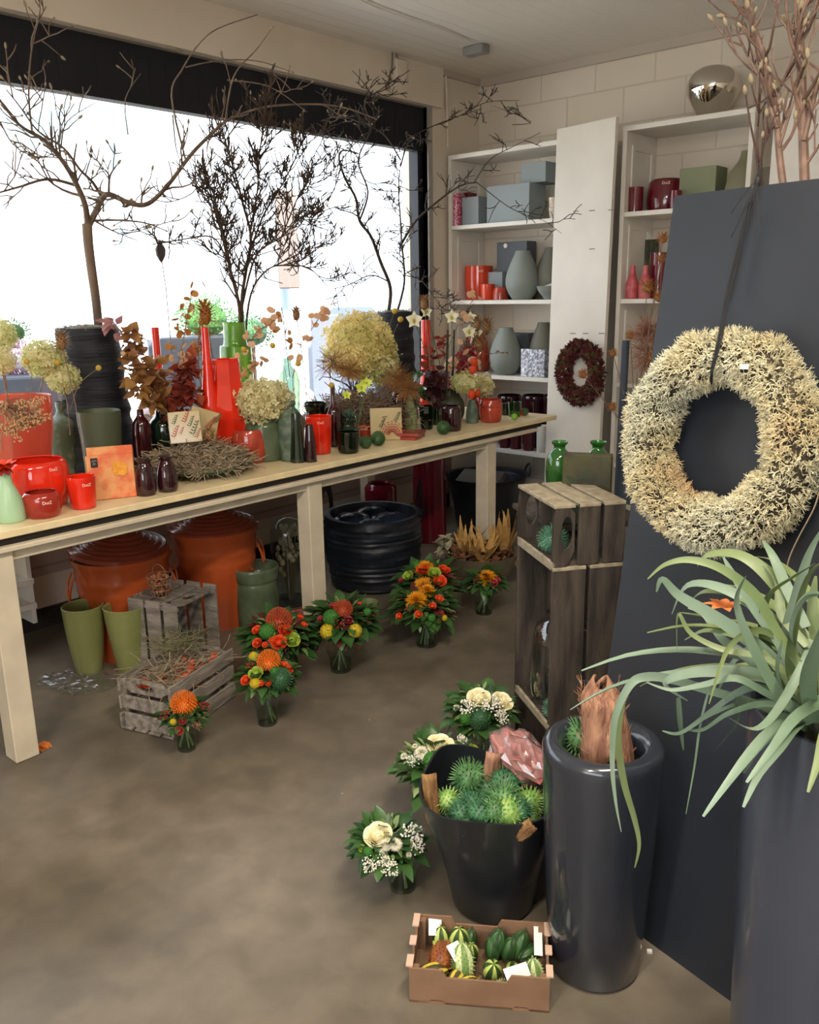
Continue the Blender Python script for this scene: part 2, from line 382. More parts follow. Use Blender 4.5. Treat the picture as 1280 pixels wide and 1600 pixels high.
# window: dark blind box, dark frame, pane
g_pane = glass('window_glass', '#fbfdff')
wf = MB(); wf.span(-4.22, -4.14, WY1-.055, WY1, WZ0, WZ1); wf.span(-4.22, -4.14, WY0, WY0+.05, WZ0, WZ1); wf.span(-4.22, -4.14, WY0, WY1, WZ0, WZ0+.05)
fr = struct('window_1', wf, mat('dark_window_frame', '#15161d', .35))
pane = MB().span(-4.185, -4.175, WY0+.05, WY1-.05, WZ0+.05, 2.6).build('pane', g_pane, fr)
bl = MB(); bl.span(-4.2, -4.13, WY0, WY1, 2.545, 2.819)
for i in range(60): bl.span(-4.131, -4.127, WY0+.02+i*.0975, WY0+.035+i*.0975, 2.58, 2.77)
bo = bl.build('blind', m_black, fr, smooth=False)
struct('baseboard_left', MB().span(XW, XW+.02, Y0, YB, 0, .1), mat('dark_base', '#2a2724', .6))
# siding below the window, and a short open shelf at its left end
struct('trim_4', MB().span(XW+.0, XW+.05, 1.75, 5.4, .28, .80), m_siding)
sh = MB(); sh.span(XW, XW+.2, 1.1, 1.72, .30, .325); sh.span(XW, XW+.2, 1.1, 1.72, .18, .205); sh.span(XW, XW+.18, 1.7, 1.72, .1, .8)
struct('trim_5', sh, m_white)
# white wall return at the right end of the shelving
_a = onY(1213, 156, 4.98)
_r = thing('display_board', 'white board standing upright at the far right end of the shelving', 'board', (_a.x+.3, 4.99, 0))
MB().box((0, 0, _a.z/2), (.6, .035, _a.z), bev=.003).build('panel', m_white, _r, smooth=False)
# ---------------- shelving along the back wall
YF = 5.05
def shelf_unit(label, x0, x1, zs, boards_back=True, panel=True):
    root = thing('shelving_unit', label, 'shelf', ((x0+x1)/2, YB-.2, 0), 'white shelving units'); ox, oy = (x0+x1)/2, YB-.2
    del root['group']
    def q(a, b, c, d, e, f): return MB().span(a-ox, b-ox, c-oy, d-oy, e, f, bev=.002)
    for xa in (x0, x1-.028): q(xa, xa+.028, YF, YB-.005, 0, zs[0]).build('side_panel', m_white, root, smooth=False)
    for i, z in enumerate(zs): q(x0+(.03 if i else -.0), x1-(.03 if i else 0), YF-.001, YB-.006, z-.028 if i else z, z+(0 if i else .03)).build('shelf_board', m_white, root, smooth=False)
    if panel:      # framed recess on the left side, seen between the boards
        for za, zb in zip(zs[1:], zs[:-1]):
            fm = MB(); a, b, c, d = YF+.1-oy, YB-.08-oy, za+.06, zb-.1
            fm.span(x0+.028-ox, x0+.036-ox, a-.03, a, c, d); fm.span(x0+.028-ox, x0+.036-ox, b, b+.03, c, d); fm.span(x0+.028-ox, x0+.036-ox, a-.03, b+.03, d, d+.03)
            fm.build('panel_frame', m_white, root, smooth=False)
    return root
ZS = [2.50, 2.06, 1.545, 1.025, .50]
shelf_unit('white open shelving full of grey vases, left of the tall white board', -4.07, -2.93, ZS)
shelf_unit('white open shelving with a chrome vase on top, right of the tall white board', -2.72, -1.93, [2.52, 2.06, 1.545, 1.025, .50])
# tall white board leaning upright in front of the shelving
P0, P1 = onY(853, 745, 4.98), onY(878, 204, 5.02)
def tall_board():
    root = thing('display_board', 'tall white painted board standing upright between the shelving units', 'board', (P0.x+.2, 4.98, 0))
    sl = (P1.x-P0.x)/(P1.z-P0.z); xb = P0.x-sl*P0.z; zt = P1.z; w_ = .405
    mb = MB(); o = root.location
    vs = []
    for (x, z) in ((xb, 0), (xb+w_, 0), (xb+w_+sl*zt, zt+.02), (xb+sl*zt, zt)):
        for y in (4.965, 5.0): vs.append((x-o.x, y-o.y, z))
    mb.add(vs, [(0, 2, 4, 6), (1, 7, 5, 3), (0, 1, 3, 2), (2, 3, 5, 4), (4, 5, 7, 6), (6, 7, 1, 0)])
    mb.build('panel', mat('white_gloss_board', '#e9e4da', .28, col2='#dfd9ce', scale=3, bump=.03, bscale=12), root, smooth=False)
    for (px, py) in ((900, 330), (925, 329), (955, 328), (925, 389), (895, 521), (940, 521), (915, 521)):
        c = onY(px, py, 4.963)-o; MB().span(c.x-.02, c.x+.02, -.0165, -.0148, c.z-.003, c.z+.003).build('scuff_slot', mat('slot_dark', '#8a8074', .7), root)
    return root
tall_board()
# ---------------- ceiling sensor, cable, small junction box
cb = thing('ceiling_sensor', 'small grey sensor box fixed to the ceiling near the corner', 'sensor', onZ(744, 72, ZC))
MB().box((0, 0, -.025), (.15, .09, .05), bev=.006).build('housing', mat('grey_plastic', '#8f8d89', .4), cb, smooth=False)
MB().box((-.03, .02, -.005), (.05, .05, .03)).build('bracket', m_white, cb, smooth=False)
pts = [onZ(x, y, ZC-.012) for x, y in ((555, -4), (590, 12), (640, 30), (690, 46), (735, 66))]
setp(MB().tube(pts, .006, 6).build('ceiling_cable', m_white), 'thin white cable running along the ceiling to the grey sensor', 'cable')
jb = onX(625, 110, XW+.05); o = thing('junction_box', 'small white junction box on the beam above the window', 'box', jb)
MB().box((0, 0, 0), (.035, .1, .13), bev=.008).build('cover', m_wall, o)
MB().tube([(.01, -.03, .06), (.01, -.05, .1), (.01, -.08, .09), (.005, -.085, -.03)], .005, 6).build('cable', mat('dark_cable', '#6d655c', .5), o)
setp(MB().tube([onX(697, 118, XW+.045), onX(699, 180, XW+.01), onX(700, 230, XW+.01)], .007, 6).build('wall_cable', m_wall), 'cream painted cable running down the wall beside the window', 'cable')
# ---------------- ceiling lamps behind the camera (what lights the room from inside)
for (lx, ly, e, lb) in ((-.6, -1.2, 1, 'long ceiling light behind the viewer'), (-.3, 1.0, 1, 'long ceiling light above the viewer')):
    lp = thing('ceiling_light', lb, 'lamp', (lx, ly, ZC))
    MB().box((0, 0, -.03), (.22, 1.4, .06), bev=.01).build('housing', m_white, lp, smooth=False)
    area('lamp_light', (lx, ly, ZC-.07), (.2, 1.35), LAMP_W*e, (1, .88, .72))
# ------------------------------------------------------------------ the long table
TZ = .845; TX0, TX1 = -3.88, -2.885
tb = thing('display_table', 'long white wooden display table with pale top along the window', 'table', (-3.4, 2.6, 0))
m_top = mat('pale_wood_top', '#e6d3a8', .4, col2='#d9c79e', scale=4, stretch=(1, 4, 1), bump=.05, bscale=30)
m_leg = mat('cream_table_paint', '#cfc3ac', .5, col2='#c3b8a2', scale=10, bump=.1, bscale=30)
def tq(name, x0, x1, y0, y1, z0, z1, m, bev=.003): return MB().span(x0+3.4, x1+3.4, y0-2.6, y1-2.6, z0, z1, bev=bev).build(name, m, tb, smooth=False)
tq('tabletop', TX0, TX1, .3, 4.66, TZ-.027, TZ, m_top)
tq('shadow_gap', TX0+.01, TX1-.012, .35, 4.5, TZ-.052, TZ-.027, mat('black_gap', '#17120f', .6), 0)
tq('rail', TX0+.01, TX1+.02, .35, 4.42, TZ-.070, TZ-.052, m_leg)
for x0, x1 in ((TX1-.055, TX1-.02), (TX0+.02, TX0+.055)): tq('apron', x0, x1, .45, 4.05, TZ-.112, TZ-.070, m_leg)
for y in (1.13, 2.565, 3.935): tq('leg', TX1-.09, TX1-.005, y, y+.085, 0, TZ-.070, m_leg)
for y in (1.0, 2.7, 3.87): tq('leg', TX0+.02, TX0+.09, y, y+.07, 0, TZ-.070, m_leg)
tq('end_apron', TX0+.05, TX1-.05, 4.02, 4.05, TZ-.112, TZ-.070, m_leg)
# ------------------------------------------------------------------ big leaning dark board
e_ = Vector((.975, -.224, 0)); n_ = Vector((.224, .975, 0))
B0 = Vector((-1.03, 1.829, 0)); T0 = Vector((-.985, 2.10, 1.82)); B1 = B0+e_*1.25; T1 = T0+e_*1.25
m_dark = mat('anthracite_board', '#272b32', .45, col2='#20242a', scale=2.5, bump=.03, bscale=20)
nb = (T0-B0).cross(e_).normalized()
if nb.y < 0: nb = -nb
mb = MB(); vs = []
for p in (B0, B1, T1, T0):
    vs += [p-B0, p-B0+nb*.03]
mb.add(vs, [(0, 2, 4, 6), (1, 7, 5, 3), (0, 1, 3, 2), (2, 3, 5, 4), (4, 5, 7, 6), (6, 7, 1, 0)])
setp(mb.build('leaning_board', m_dark, loc=B0, smooth=False), 'large anthracite board leaning back, moss wreath hung before it', 'board')
def onBoard(x, y, off=0.0):
    d = ray(x, y); nn = -nb; p0 = B0+nn*off; t = (p0-CAM).dot(nn)/d.dot(nn); return CAM+d*t
# ------------------------------------------------------------------ vessels on the table
m_red = mat('red_orange_glass', '#e8321a', .08, col2='#cf2410', scale=6, coat=.6, sss=.0, detail=2)
m_red2 = mat('brick_red_glass', '#a83224', .12, col2='#8f2418', scale=14, coat=.5)
m_terra = mat('terracotta_glass', '#b5452f', .12, col2='#933426', scale=20, coat=.4)
m_mint = mat('mint_frosted_glass', '#a9c9a4', .35, col2='#98ba93', scale=4)
m_coral = glass('coral_glass', '#f2b0a0', 1, .05, .4, '#e58a72')
m_mottle = mat('mottled_grey_green_glass', '#4c5c4c', .45, col2='#7c8a78', scale=22, contrast=(.5, .75), bump=.1, bscale=30)
m_olive = mat('olive_ceramic', '#4c5540', .5, col2='#434b38', scale=5)
m_olive2 = mat('olive_glossy_ceramic', '#45523a', .2, col2='#5b6650', scale=10)
m_plum = mat('dark_plum_glass', '#2a0b12', .06, coat=.8)
m_cherry = mat('dark_cherry_glass', '#3a0b12', .1, coat=.8, col2='#220609', scale=6)
m_dkgreen = glass('dark_green_glass', '#3e5c38', 1, .02, .35, '#1c3016')
m_dkgreen2 = mat('dark_green_thick_glass', '#16261a', .05, coat=.8)
m_green = glass('bright_green_glass', '#5fae55', 1.3, .03, .35, '#4f9a48')
m_leaf_green = glass('moss_green_glass', '#c4dc9c', 1, .04, .42, '#8fbc5c')
m_clear = glass('clear_glass', '#e9f1ec', 1.2)
m_stemgreen = mat('cut_stems', '#7a9060', .5, col2='#4e6838', scale=30)
m_orange = m_red
def frontz(px, py, w_, z=TZ): return baseP(px, py, z, w_)
V = vessel
V('bottle_vase', 'pale mint frosted bottle at the left end of the table', 'vase', frontz(18, 818, 40), [(735, 9), (742, 9), (755, 10), (770, 16), (785, 21), (800, 22.5), (812, 22), (818, 20)], m_mint, one=True)
V('barrel_vase', 'large glossy red barrel vase behind the two small red glasses', 'vase', frontz(64, 797, 72), [(719, 42), (724, 46), (740, 49), (760, 49), (780, 44), (792, 38), (797, 34)], m_red, text='DutZ', tpos=.86, tang=.55, t=.006)
V('tumbler_vase', 'small brick red bowl glass lettered in white, before the large red barrel', 'vase', frontz(69, 811, 44), [(768, 24), (775, 28), (788, 29), (800, 27), (808, 23), (811, 20)], m_red2, text='DutZ', tpos=.66, tang=.25, t=.003)
def cleared(name, label, px, y0, y1, w0, w1, m, **k):     # red tumbler on a thick clear foot
    P = frontz(px, y1, w1*2); r, pr = V(name, label, 'vase', P, [(y0, w0), (y0+4, w0), ((y0+y1)/2, (w0+w1)/2+.5), (y1-6, w1+.4)], m, **k)
    return r
def foot(root, P, wpx, h, m=None):
    MB().lathe([(0, 0), (wpx*mpp(P)*.95, 0), (wpx*mpp(P), .002), (wpx*mpp(P), h), (0, h)], 36).build('clear_foot', m or m_clear, root)
P = frontz(132, 797, 36); r, _ = V('tumbler_vase', 'upright red tumbler lettered in white, left of the orange napkins', 'vase', P, [(744, 21.5), (750, 21.5), (775, 20), (793, 18), (797, 17)], m_red, text='DutZ', tpos=.78, tang=.35, t=.003)
foot(r, P, 18.5, .006)
Pc = colX(38, -3.42, TZ); V('bucket_vase', 'wide translucent coral vase holding dried hydrangeas at the left', 'vase', Pc, [(620, 57), (640, 57), (680, 53), (720, 46), (745, 40)], m_coral, one=True, t=.005)
V('bottle_vase', 'big grey green mottled bottle left of the olive cup', 'vase', frontz(110, 742, 48), [(628, 10.5), (634, 11), (640, 10), (648, 13), (656, 24), (668, 28), (700, 28), (725, 26), (738, 25), (742, 23)], m_mottle, one=True)
Pq = colX(165, -3.38, TZ); V('cup_vase', 'matt olive cylinder cup before the black wrapped pot', 'vase', Pq, [(642, 33), (660, 32.5), (690, 30), (720, 28)], m_olive, one=True, smooth=False, t=.005)
# ribbed plum vases
for px, y0, y1, lb in ((229.5, 717, 776, 'small dark plum vase with flared lip, left of its twin'), (263, 713, 770, 'small dark plum vase with flared lip, right of its twin')):
    V('flared_vase', lb, 'vase', frontz(px, y1, 28), [(y0, 13.5), (y0+3, 12), (y0+6, 9.5), (y0+12, 12), (y0+28, 16), (y0+45, 16.5), (y1-4, 14.5), (y1, 13)], m_plum, 'small plum vases', one=True, fn=lambda q, z: 1+.02*math.cos(q*16))
# bottle + dark glass behind the platter
V('bottle_vase', 'dark cherry red bottle beside the black pot foot', 'vase', colX(227, -3.45, TZ), [(640, 5), (650, 6), (662, 13), (690, 15), (725, 14)], m_cherry, one=True)
V('round_vase', 'dark green glass vase holding the rust leaves behind the napkins', 'vase', colX(262, -3.5, TZ), [(640, 12), (648, 13), (660, 22), (685, 24), (705, 18)], m_dkgreen2, one=True)
# tall red glass
def tallred(label, px, X, y0, y1, w0, w1): return V('tapered_vase', label, 'vase', colX(px, X, TZ), [(y0, w0), (y0+40, w0*1.15), (y0+(y1-y0)*.45, w0*1.6), (y0+(y1-y0)*.75, w1*.9), (y1, w1)], m_red, one=True)
tallred('tall slim red bottle vase left of the red faceted vase', 335, -3.33, 512, 690, 5.5, 17)
V('tapered_vase', 'slim red glass vase half hidden by dried branches, furthest left', 'vase', colX(259, -3.7, TZ), [(512, 6), (560, 6), (600, 8), (660, 14), (690, 16)], m_red, one=True)
V('faceted_vase', 'red faceted glass vase with wide square shoulders', 'vase', colX(364, -3.3, TZ), [(561, 21), (566, 22), (600, 23), (640, 29), (652, 30), (690, 22)], m_red, one=True, n=7, smooth=False, flat=True, ph=.4)
V('tapered_vase', 'slim red vase standing by the window frame', 'vase', colX(667, -3.7, TZ), [(500, 7.5), (540, 7.5), (580, 8), (620, 12), (645, 12)], m_red, one=True)
V('bottle_vase', 'large moss green glass bottle behind the red vases', 'vase', colX(378, -3.62, TZ), [(504, 18), (508, 17), (535, 18), (541, 22), (545, 24.5), (600, 25), (660, 24), (690, 22)], m_leaf_green, one=True)
Pt = frontz(392, 725, 44); V('round_vase', 'brick red rounded glass at the right end of the green platter', 'vase', Pt, [(670, 26), (678, 28.5), (695, 30.5), (710, 29), (720, 25), (725, 21)], m_terra, one=True, t=.004)
Ph = colX(415, -3.2, TZ); V('flower_pot', 'glazed dark green pot under the cream hydrangea ball', 'pot', Ph, [(650, 26), (656, 26), (664, 31), (690, 33), (708, 30), (716, 27)], m_olive2, one=True)
V('bottle_vase', 'speckled grey green bottle with thin stems, mid table', 'vase', frontz(457, 722, 34), [(627, 9), (631, 9.5), (636, 7.5), (643, 14), (655, 20), (675, 21), (705, 19), (718, 18), (722, 16)], m_mottle, one=True)
P = frontz(466, 724, 24); r, _ = V('tapered_vase', 'dark green glass vase, taller of the slim pair', 'vase', P, [(646, 7), (650, 7.5), (690, 10), (715, 12), (724, 12)], m_dkgreen2, t=.003); foot(r, P, 12.6, .006)
P = frontz(486, 723, 20); r, _ = V('tapered_vase', 'dark plum and green glass vase, shorter of the slim pair', 'vase', P, [(664, 5.5), (668, 6), (690, 8.5), (712, 9.5), (723, 9.5)], m_plum, t=.003); foot(r, P, 10, .006, m_dkgreen)
P = frontz(500, 711, 34); r, _ = V('tumbler_vase', 'red tumbler lettered in white on a clear foot, right of the slim pair', 'vase', P, [(650, 20.5), (656, 20.5), (680, 19.5), (700, 18), (706, 17.5), (711, 17)], m_red, text='DutZ', tpos=.86, tang=.15, t=.003); foot(r, P, 18, .008)
V('glass_pot', 'squat dark green glass jar behind the red tumbler', 'vase', colX(495, -3.28, TZ), [(629, 17), (634, 17), (640, 15), (650, 15), (680, 15), (700, 13)], m_dkgreen, one=True)
V('bottle_vase', 'dark cherry bottle with a dried sprig, right of the red tumbler', 'vase', colX(523, -3.2, TZ), [(601, 3.5), (620, 4), (632, 6), (642, 13), (670, 14), (705, 13)], m_cherry, one=True)
P = frontz(545, 710, 28); V('tumbler_vase', 'thick green glass tumbler with rounded foot', 'vase', P, [(674, 17), (680, 17.3), (695, 17), (704, 16), (710, 13.5)], m_dkgreen, one=True, t=.003)
V('jar_vase', 'dark glass jar holding a grey green succulent', 'vase', colX(545, -3.16, TZ), [(652, 14), (658, 14), (664, 12), (672, 18), (700, 18), (712, 14)], m_dkgreen2, one=True)
P = frontz(567, 689, 24); V('tumbler_vase', 'small brick red glass lettered in white, tied with cord', 'vase', P, [(662, 13), (668, 13.5), (680, 13), (689, 12)], m_red2, text='DutZ', tpos=.75, tang=.2, t=.003, tsize=.02)
V('bottle_vase', 'slim sage green bottle right of the fern napkins', 'vase', frontz(642, 674, 20), [(617, 3.5), (620, 4), (630, 5), (640, 9), (652, 11), (665, 10.5), (674, 10)], mat('sage_glass', '#8b9a6a', .4), one=True)
V('bottle_vase', 'dark red bottle hidden behind the sage bottle', 'vase', colX(622, -3.3, TZ), [(612, 6), (622, 9), (640, 12), (680, 12)], m_cherry, one=True)
V('faceted_vase', 'dark green faceted glass with brown seed heads', 'vase', frontz(667, 672, 20), [(634, 12), (640, 12), (660, 10.5), (672, 9)], m_dkgreen, one=True, n=10, flat=True)
V('jar_vase', 'dark green jar right of the faceted glass', 'vase', colX(683, -3.25, TZ), [(634, 10), (645, 10.5), (670, 10)], m_dkgreen2, one=True)
V('jar_vase', 'dark cherry glass jar behind the spiky ball', 'vase', frontz(706, 675, 28), [(634, 12), (637, 14), (641, 14.5), (645, 15), (665, 15.5), (672, 14), (675, 12)], m_plum, one=True)
V('round_vase', 'round olive vase holding the white orchid stems', 'vase', colX(703, -3.3, TZ), [(609, 14), (612, 14), (618, 16), (628, 22), (645, 23), (668, 18)], m_olive, one=True)
V('bottle_vase', 'mottled green bottle with orange buds at its neck', 'vase', frontz(738, 662, 18), [(625, 5), (630, 6), (640, 9), (652, 10), (662, 9)], m_mottle, one=True)
P = frontz(767, 661, 28); V('jar_vase', 'orange red glass jar near the far end of the table', 'vase', P, [(624, 16), (632, 18), (636, 17.5), (640, 18), (652, 17), (658, 15), (661, 13)], m_terra, one=True)
V('jar_vase', 'orange red jar under the paired hydrangeas', 'vase', colX(748, -3.2, TZ), [(612, 13), (630, 15), (650, 13)], m_terra, one=True)
V('tumbler_vase', 'clear green tumbler near the far end of the table', 'vase', frontz(804, 652, 18), [(628, 10.5), (640, 10), (652, 9)], glass('light_green_glass', '#a8d28a', 1.2), one=True, t=.002)
V('glass_cup', 'small dark green glass behind the clear green tumbler', 'vase', colX(790, -3.15, TZ), [(630, 7), (640, 7), (652, 6)], m_dkgreen2, one=True)
V('bottle_vase', 'pale round glass bottle with lunaria stems behind the hydrangea ball', 'vase', colX(455, -3.5, TZ), [(560, 7), (572, 7), (582, 15), (600, 19), (630, 17), (680, 14)], glass('pale_green_glass', '#e2ece2', 1.3, .02, .1, '#a8bcae'), one=True)
# ------------------------------------------------------------------ napkin packs
def pack(name, label, cx, cy, z0, wd, hg, th, yaw, lean, col, group=None, cel=True, roll=0):
    """upright pack: width wd, height hg, front face turned to yaw, leaning back"""
    root = thing(name, label, 'napkins', (cx, cy, z0), group); root.rotation_euler = (-lean, roll, yaw)
    MB().box((0, 0, hg/2), (wd, th, hg), bev=.003).build('paper', col, root, smooth=False)
    MB().box((0, 0, hg/2), (wd+.003, th+.003, hg+.002), bev=.003).build('wrapper', glass('cellophane', '#fbfbf8', 1.0, .12), root, smooth=False)
    return root
def camyaw(P): return math.atan2(CAM.y-P[1], CAM.x-P[0])+PI/2     # front (-Y side) faces the camera
m_peach = mat('peach_flower_print', '#e8a268', .5, col2='#e0683c', scale=14, contrast=(.45, .6))
nP = onZ(178, 780, TZ); mp_ = mpp(nP)
a = pack('napkin_pack', 'orange flower print napkin pack with a black label, front of two', *back(nP, .012)[:2], TZ, .175, .172, .022, camyaw(nP)+.12, .12, m_peach)
MB().box((-.058, -.0135, .145), (.026, .001, .036)).build('label', mat('black_label', '#1d1c1c', .5), a, smooth=False)
text_part('AM\nBI', .013, mat('label_grey', '#8d8a80', .5), a, None, (-.058, -.0142, .146), quat=Quaternion((1, 0, 0), PI/2))
fl = MB()
for k in range(60):
    q = U(0, 2*PI); rr = U(.002, .036); fl.leaf((.035+math.cos(q)*rr*.5, -.0145, .115+math.sin(q)*rr*.5), (math.cos(q), -.08, math.sin(q)), (0, -1, 0), .018, .012, .05)
fl.build('printed_flower', mat('ochre_print', '#e8a437', .5, col2='#d98a2a', scale=60), a)
nP2 = back(nP, .045); pack('napkin_pack', 'orange napkin pack peeping out behind the black labelled one', nP2.x+.006, nP2.y, TZ, .17, .200, .022, camyaw(nP)+.05, .05, m_peach)
m_kraft = mat('cream_leaf_paper', '#cdb98f', .5, col2='#c3ae82', scale=8)
def leafprint(root, x, z, s, col, n=7, y=-.0142):
    mb = MB()
    for k in range(n):
        t = k/n
        for sgn in (-1, 1): mb.leaf((x+t*.5*s, y, z+t*s), (sgn*.8, 0, .6), (0, -1, 0), s*.32*(1-t*.5), s*.1, 0, 0, 3)
    mb.tube([(x, y, z-.2*s), (x+.5*s, y, z+s)], .0007, 4); return mb.build('printed_leaf', col, root)
m_pr, m_pg = mat('red_print', '#a8452f', .5), mat('green_print', '#4e5a34', .5)
# ------------------------------------------------------------------ twig tangles, fruit, flower heads
m_twig = mat('brown_twigs', '#6a5344', .8, col2='#8f7762', scale=40)
m_twig_g = mat('grey_twigs', '#a89880', .8, col2='#78684f', scale=40)
def tangle(mb, n, fn, L=(.04, .12), r=(.0009, .0022), curl=1.2, seg=4):
    for _ in range(n):
        p, nn = fn(); d = Vector((U(-1, 1), U(-1, 1), U(-.6, .6))); d = (d-nn*d.dot(nn)*.75).normalized(); l = U(*L)/seg; pts = [p]
        for k in range(seg):
            d = (d+Vector((U(-1, 1), U(-1, 1), U(-1, 1)))*.35*curl).normalized(); p = p+d*l; pts.append(p)
        mb.tube(pts, U(*r), 4, False)
    return mb
def spiky(r=.03, n=210, L=.35, seed=1, curl=.3):
    rs = random.getstate(); random.seed(seed); mb = MB(); mb.ball((0, 0, 0), r, 18, 12, sc=(1, 1, .95))
    for k in range(n):
        z = 1-2*(k+.5)/n; q = k*2.39996; s = math.sqrt(1-z*z); d = Vector((s*math.cos(q), s*math.sin(q), z)); t = d.cross(Vector((0, 0, 1))).normalized() if abs(z) < .95 else Vector((1, 0, 0))
        b = d*r*.95; l = r*L*U(.8, 1.15)
        mb.tube([b, b+d*l*.6+t*l*.06, b+d*l+t*l*curl*U(-.5, 1)], [r*.06, r*.04, r*.008], 3, False)
    random.setstate(rs); return mb
m_spike = mat('spiny_green_fruit', '#345a30', .5, col2='#64905a', scale=30)
m_spike4 = mat('spiny_deep_green_fruit', '#24482e', .5, col2='#477a52', scale=30)
m_spike2 = mat('spiny_bluegreen_fruit', '#3f6f58', .5, col2='#6a9a7c', scale=30)
m_spike3 = mat('spiny_dark_fruit', '#2c4626', .55, col2='#46663a', scale=30)
me_spike = spiky(.03, 135, .55, 3).build('spiny_fruit', m_spike, mesh_only=True)
me_spike5 = spiky(.03, 130, .45, 12).build('spiny_fruit', mat('spiny_lime_fruit', '#5f8c3e', .5, col2='#9ab866', scale=30), mesh_only=True)
me_spike4 = spiky(.03, 140, .5, 6).build('spiny_fruit', m_spike4, mesh_only=True)
me_spike2 = spiky(.03, 230, .6, 4, .6).build('spiny_fruit', m_spike2, mesh_only=True)
me_spike3 = spiky(.03, 300, .22, 5).build('spiny_fruit', m_spike3, mesh_only=True)
def fruit(mesh, P, r, label, group=None):
    o = inst('spiny_fruit', mesh, None, P, Quaternion((U(-1, 1), U(-1, 1), U(-1, 1), U(-1, 1))).normalized(), r/.03); return setp(o, label, 'seed pod', group)
for px, py, w_, lb in ((571, 702, 22, 'small dark spiny ball left of its neighbour, before the fern napkins'), (591, 698, 25, 'small dark spiny ball touching the fern napkin pack'), (693, 680, 23, 'dark spiny ball lying alone before the cherry jar'), (820, 650, 13, 'tiny spiny ball at the far end of the table')):
    P = baseP(px, py, TZ, w_*.5); r = w_/2*mpp(P)*.85; fruit(me_spike3, (P.x, P.y, TZ+r*1.12), r, lb)
# petals / florets
def blossom(mb, c, n, s, k=4):
    c = Vector(c); n = Vector(n).normalized(); t = n.orthogonal().normalized(); b = n.cross(t); q0 = U(0, 6)
    for j in range(k):
        q = q0+2*PI*j/k; d = t*math.cos(q)+b*math.sin(q); sd = n.cross(d); lift = n*s*U(.05, .3)
        mb.add([c, c+d*s*.55-sd*s*.38+lift, c+d*s+lift*1.3, c+d*s*.55+sd*s*.38+lift], [(0, 1, 2, 3)])
def fib(n):
    for k in range(n):
        z = 1-2*(k+.5)/n; q = k*2.39996; s = math.sqrt(max(0, 1-z*z)); yield Vector((s*math.cos(q), s*math.sin(q), z))
m_hyd = mat('dried_cream_hydrangea', '#efe8be', .7, transl=.35, col2='#cfc58c', scale=25)
m_hyd2 = mat('dried_gold_hydrangea', '#f0dc9c', .7, transl=.35, col2='#d6cc84', scale=7, contrast=(.4, .6))
m_hyd3 = mat('dried_green_hydrangea', '#ccd08c', .7, transl=.35, col2='#e4dcac', scale=14)
def hydrangea(label, P, r, m, sc=(1, 1, 1), n=520, stem=None, group=None, fs=.16):
    root = thing('hydrangea', label, 'flower', P, group); mb = MB(); mb.ball((0, 0, 0), r*.66, 16, 10, sc=sc)
    for d in fib(n):
        w_ = 1+.09*math.sin(d.x*9+r*50)*math.cos(d.y*8+d.z*7); p = Vector((d.x*sc[0], d.y*sc[1], d.z*sc[2]))*r*w_*U(.8, 1.04); blossom(mb, p, d+Vector((U(-.7, .7), U(-.7, .7), U(-.7, .7))), r*fs*U(.8, 1.2))
    mb.build('flower_head', m, root, smooth=False)
    if stem: MB().tube(cm3([Vector((0, 0, -r*.5)), (Vector(stem)-Vector(P))*.5+Vector((.01, 0, 0)), Vector(stem)-Vector(P)]), .003, 5).build('stem', m_twig, root)
    return root
def atX(px, py, X): return onX(px, py, X)
hydrangea('big cream hydrangea ball filling the dark green pot', Vector((Ph.x, Ph.y, 0))+Vector((0, 0, zat(Ph, 627))), 45*mpp(Ph), m_hyd, (1.04, 1.04, .75), 700, fs=.13)
c = atX(561, 540, -3.42); hydrangea('huge golden dried hydrangea head rising from the twig nest', c, 52*mpp(c), m_hyd2, (1.0, 1.05, .98), 900, (c.x, c.y, TZ+.16), fs=.12)
c = atX(590, 570, -3.36); hydrangea('green tinged hydrangea head low behind the golden one', c, 34*mpp(c), m_hyd3, (1, 1, .95), 420, (c.x, c.y, TZ+.14), fs=.15)
c = atX(68, 560, -3.5); hydrangea('pale green dried hydrangea leaning left of the black pot', c, 32*mpp(c), m_hyd3, (1, 1, .9), 420, (Pc.x, Pc.y, TZ+.06), fs=.16)
c = atX(98, 590, -3.46); hydrangea('pale green dried hydrangea just above the mottled bottle', c, 25*mpp(c), m_hyd3, (1, 1, .95), 360, (c.x+.01, c.y, TZ+.2), fs=.17)
c = atX(0, 525, -3.5); hydrangea('greenish hydrangea cut by the left picture edge', c, 24*mpp(c), m_hyd3, (1, 1, 1), 320, (Pc.x, Pc.y-.03, TZ+.06), fs=.17)
c = atX(2, 565, -3.44); hydrangea('cream hydrangea at the left edge below the greenish one', c, 22*mpp(c), m_hyd, (1, 1, .9), 300, (Pc.x, Pc.y-.02, TZ+.06), fs=.17)
c = atX(727, 598, -3.15); hydrangea('small hydrangea head, left of the pair above the orange jars', c, 20*mpp(c), m_hyd3, (1.1, 1.1, .8), 300, (c.x, c.y, TZ+.1), fs=.2)
c = atX(754, 602, -3.15); hydrangea('small hydrangea head, right of the pair above the orange jars', c, 18*mpp(c), m_hyd, (1, 1, .95), 280, (c.x, c.y, TZ+.1), fs=.2)
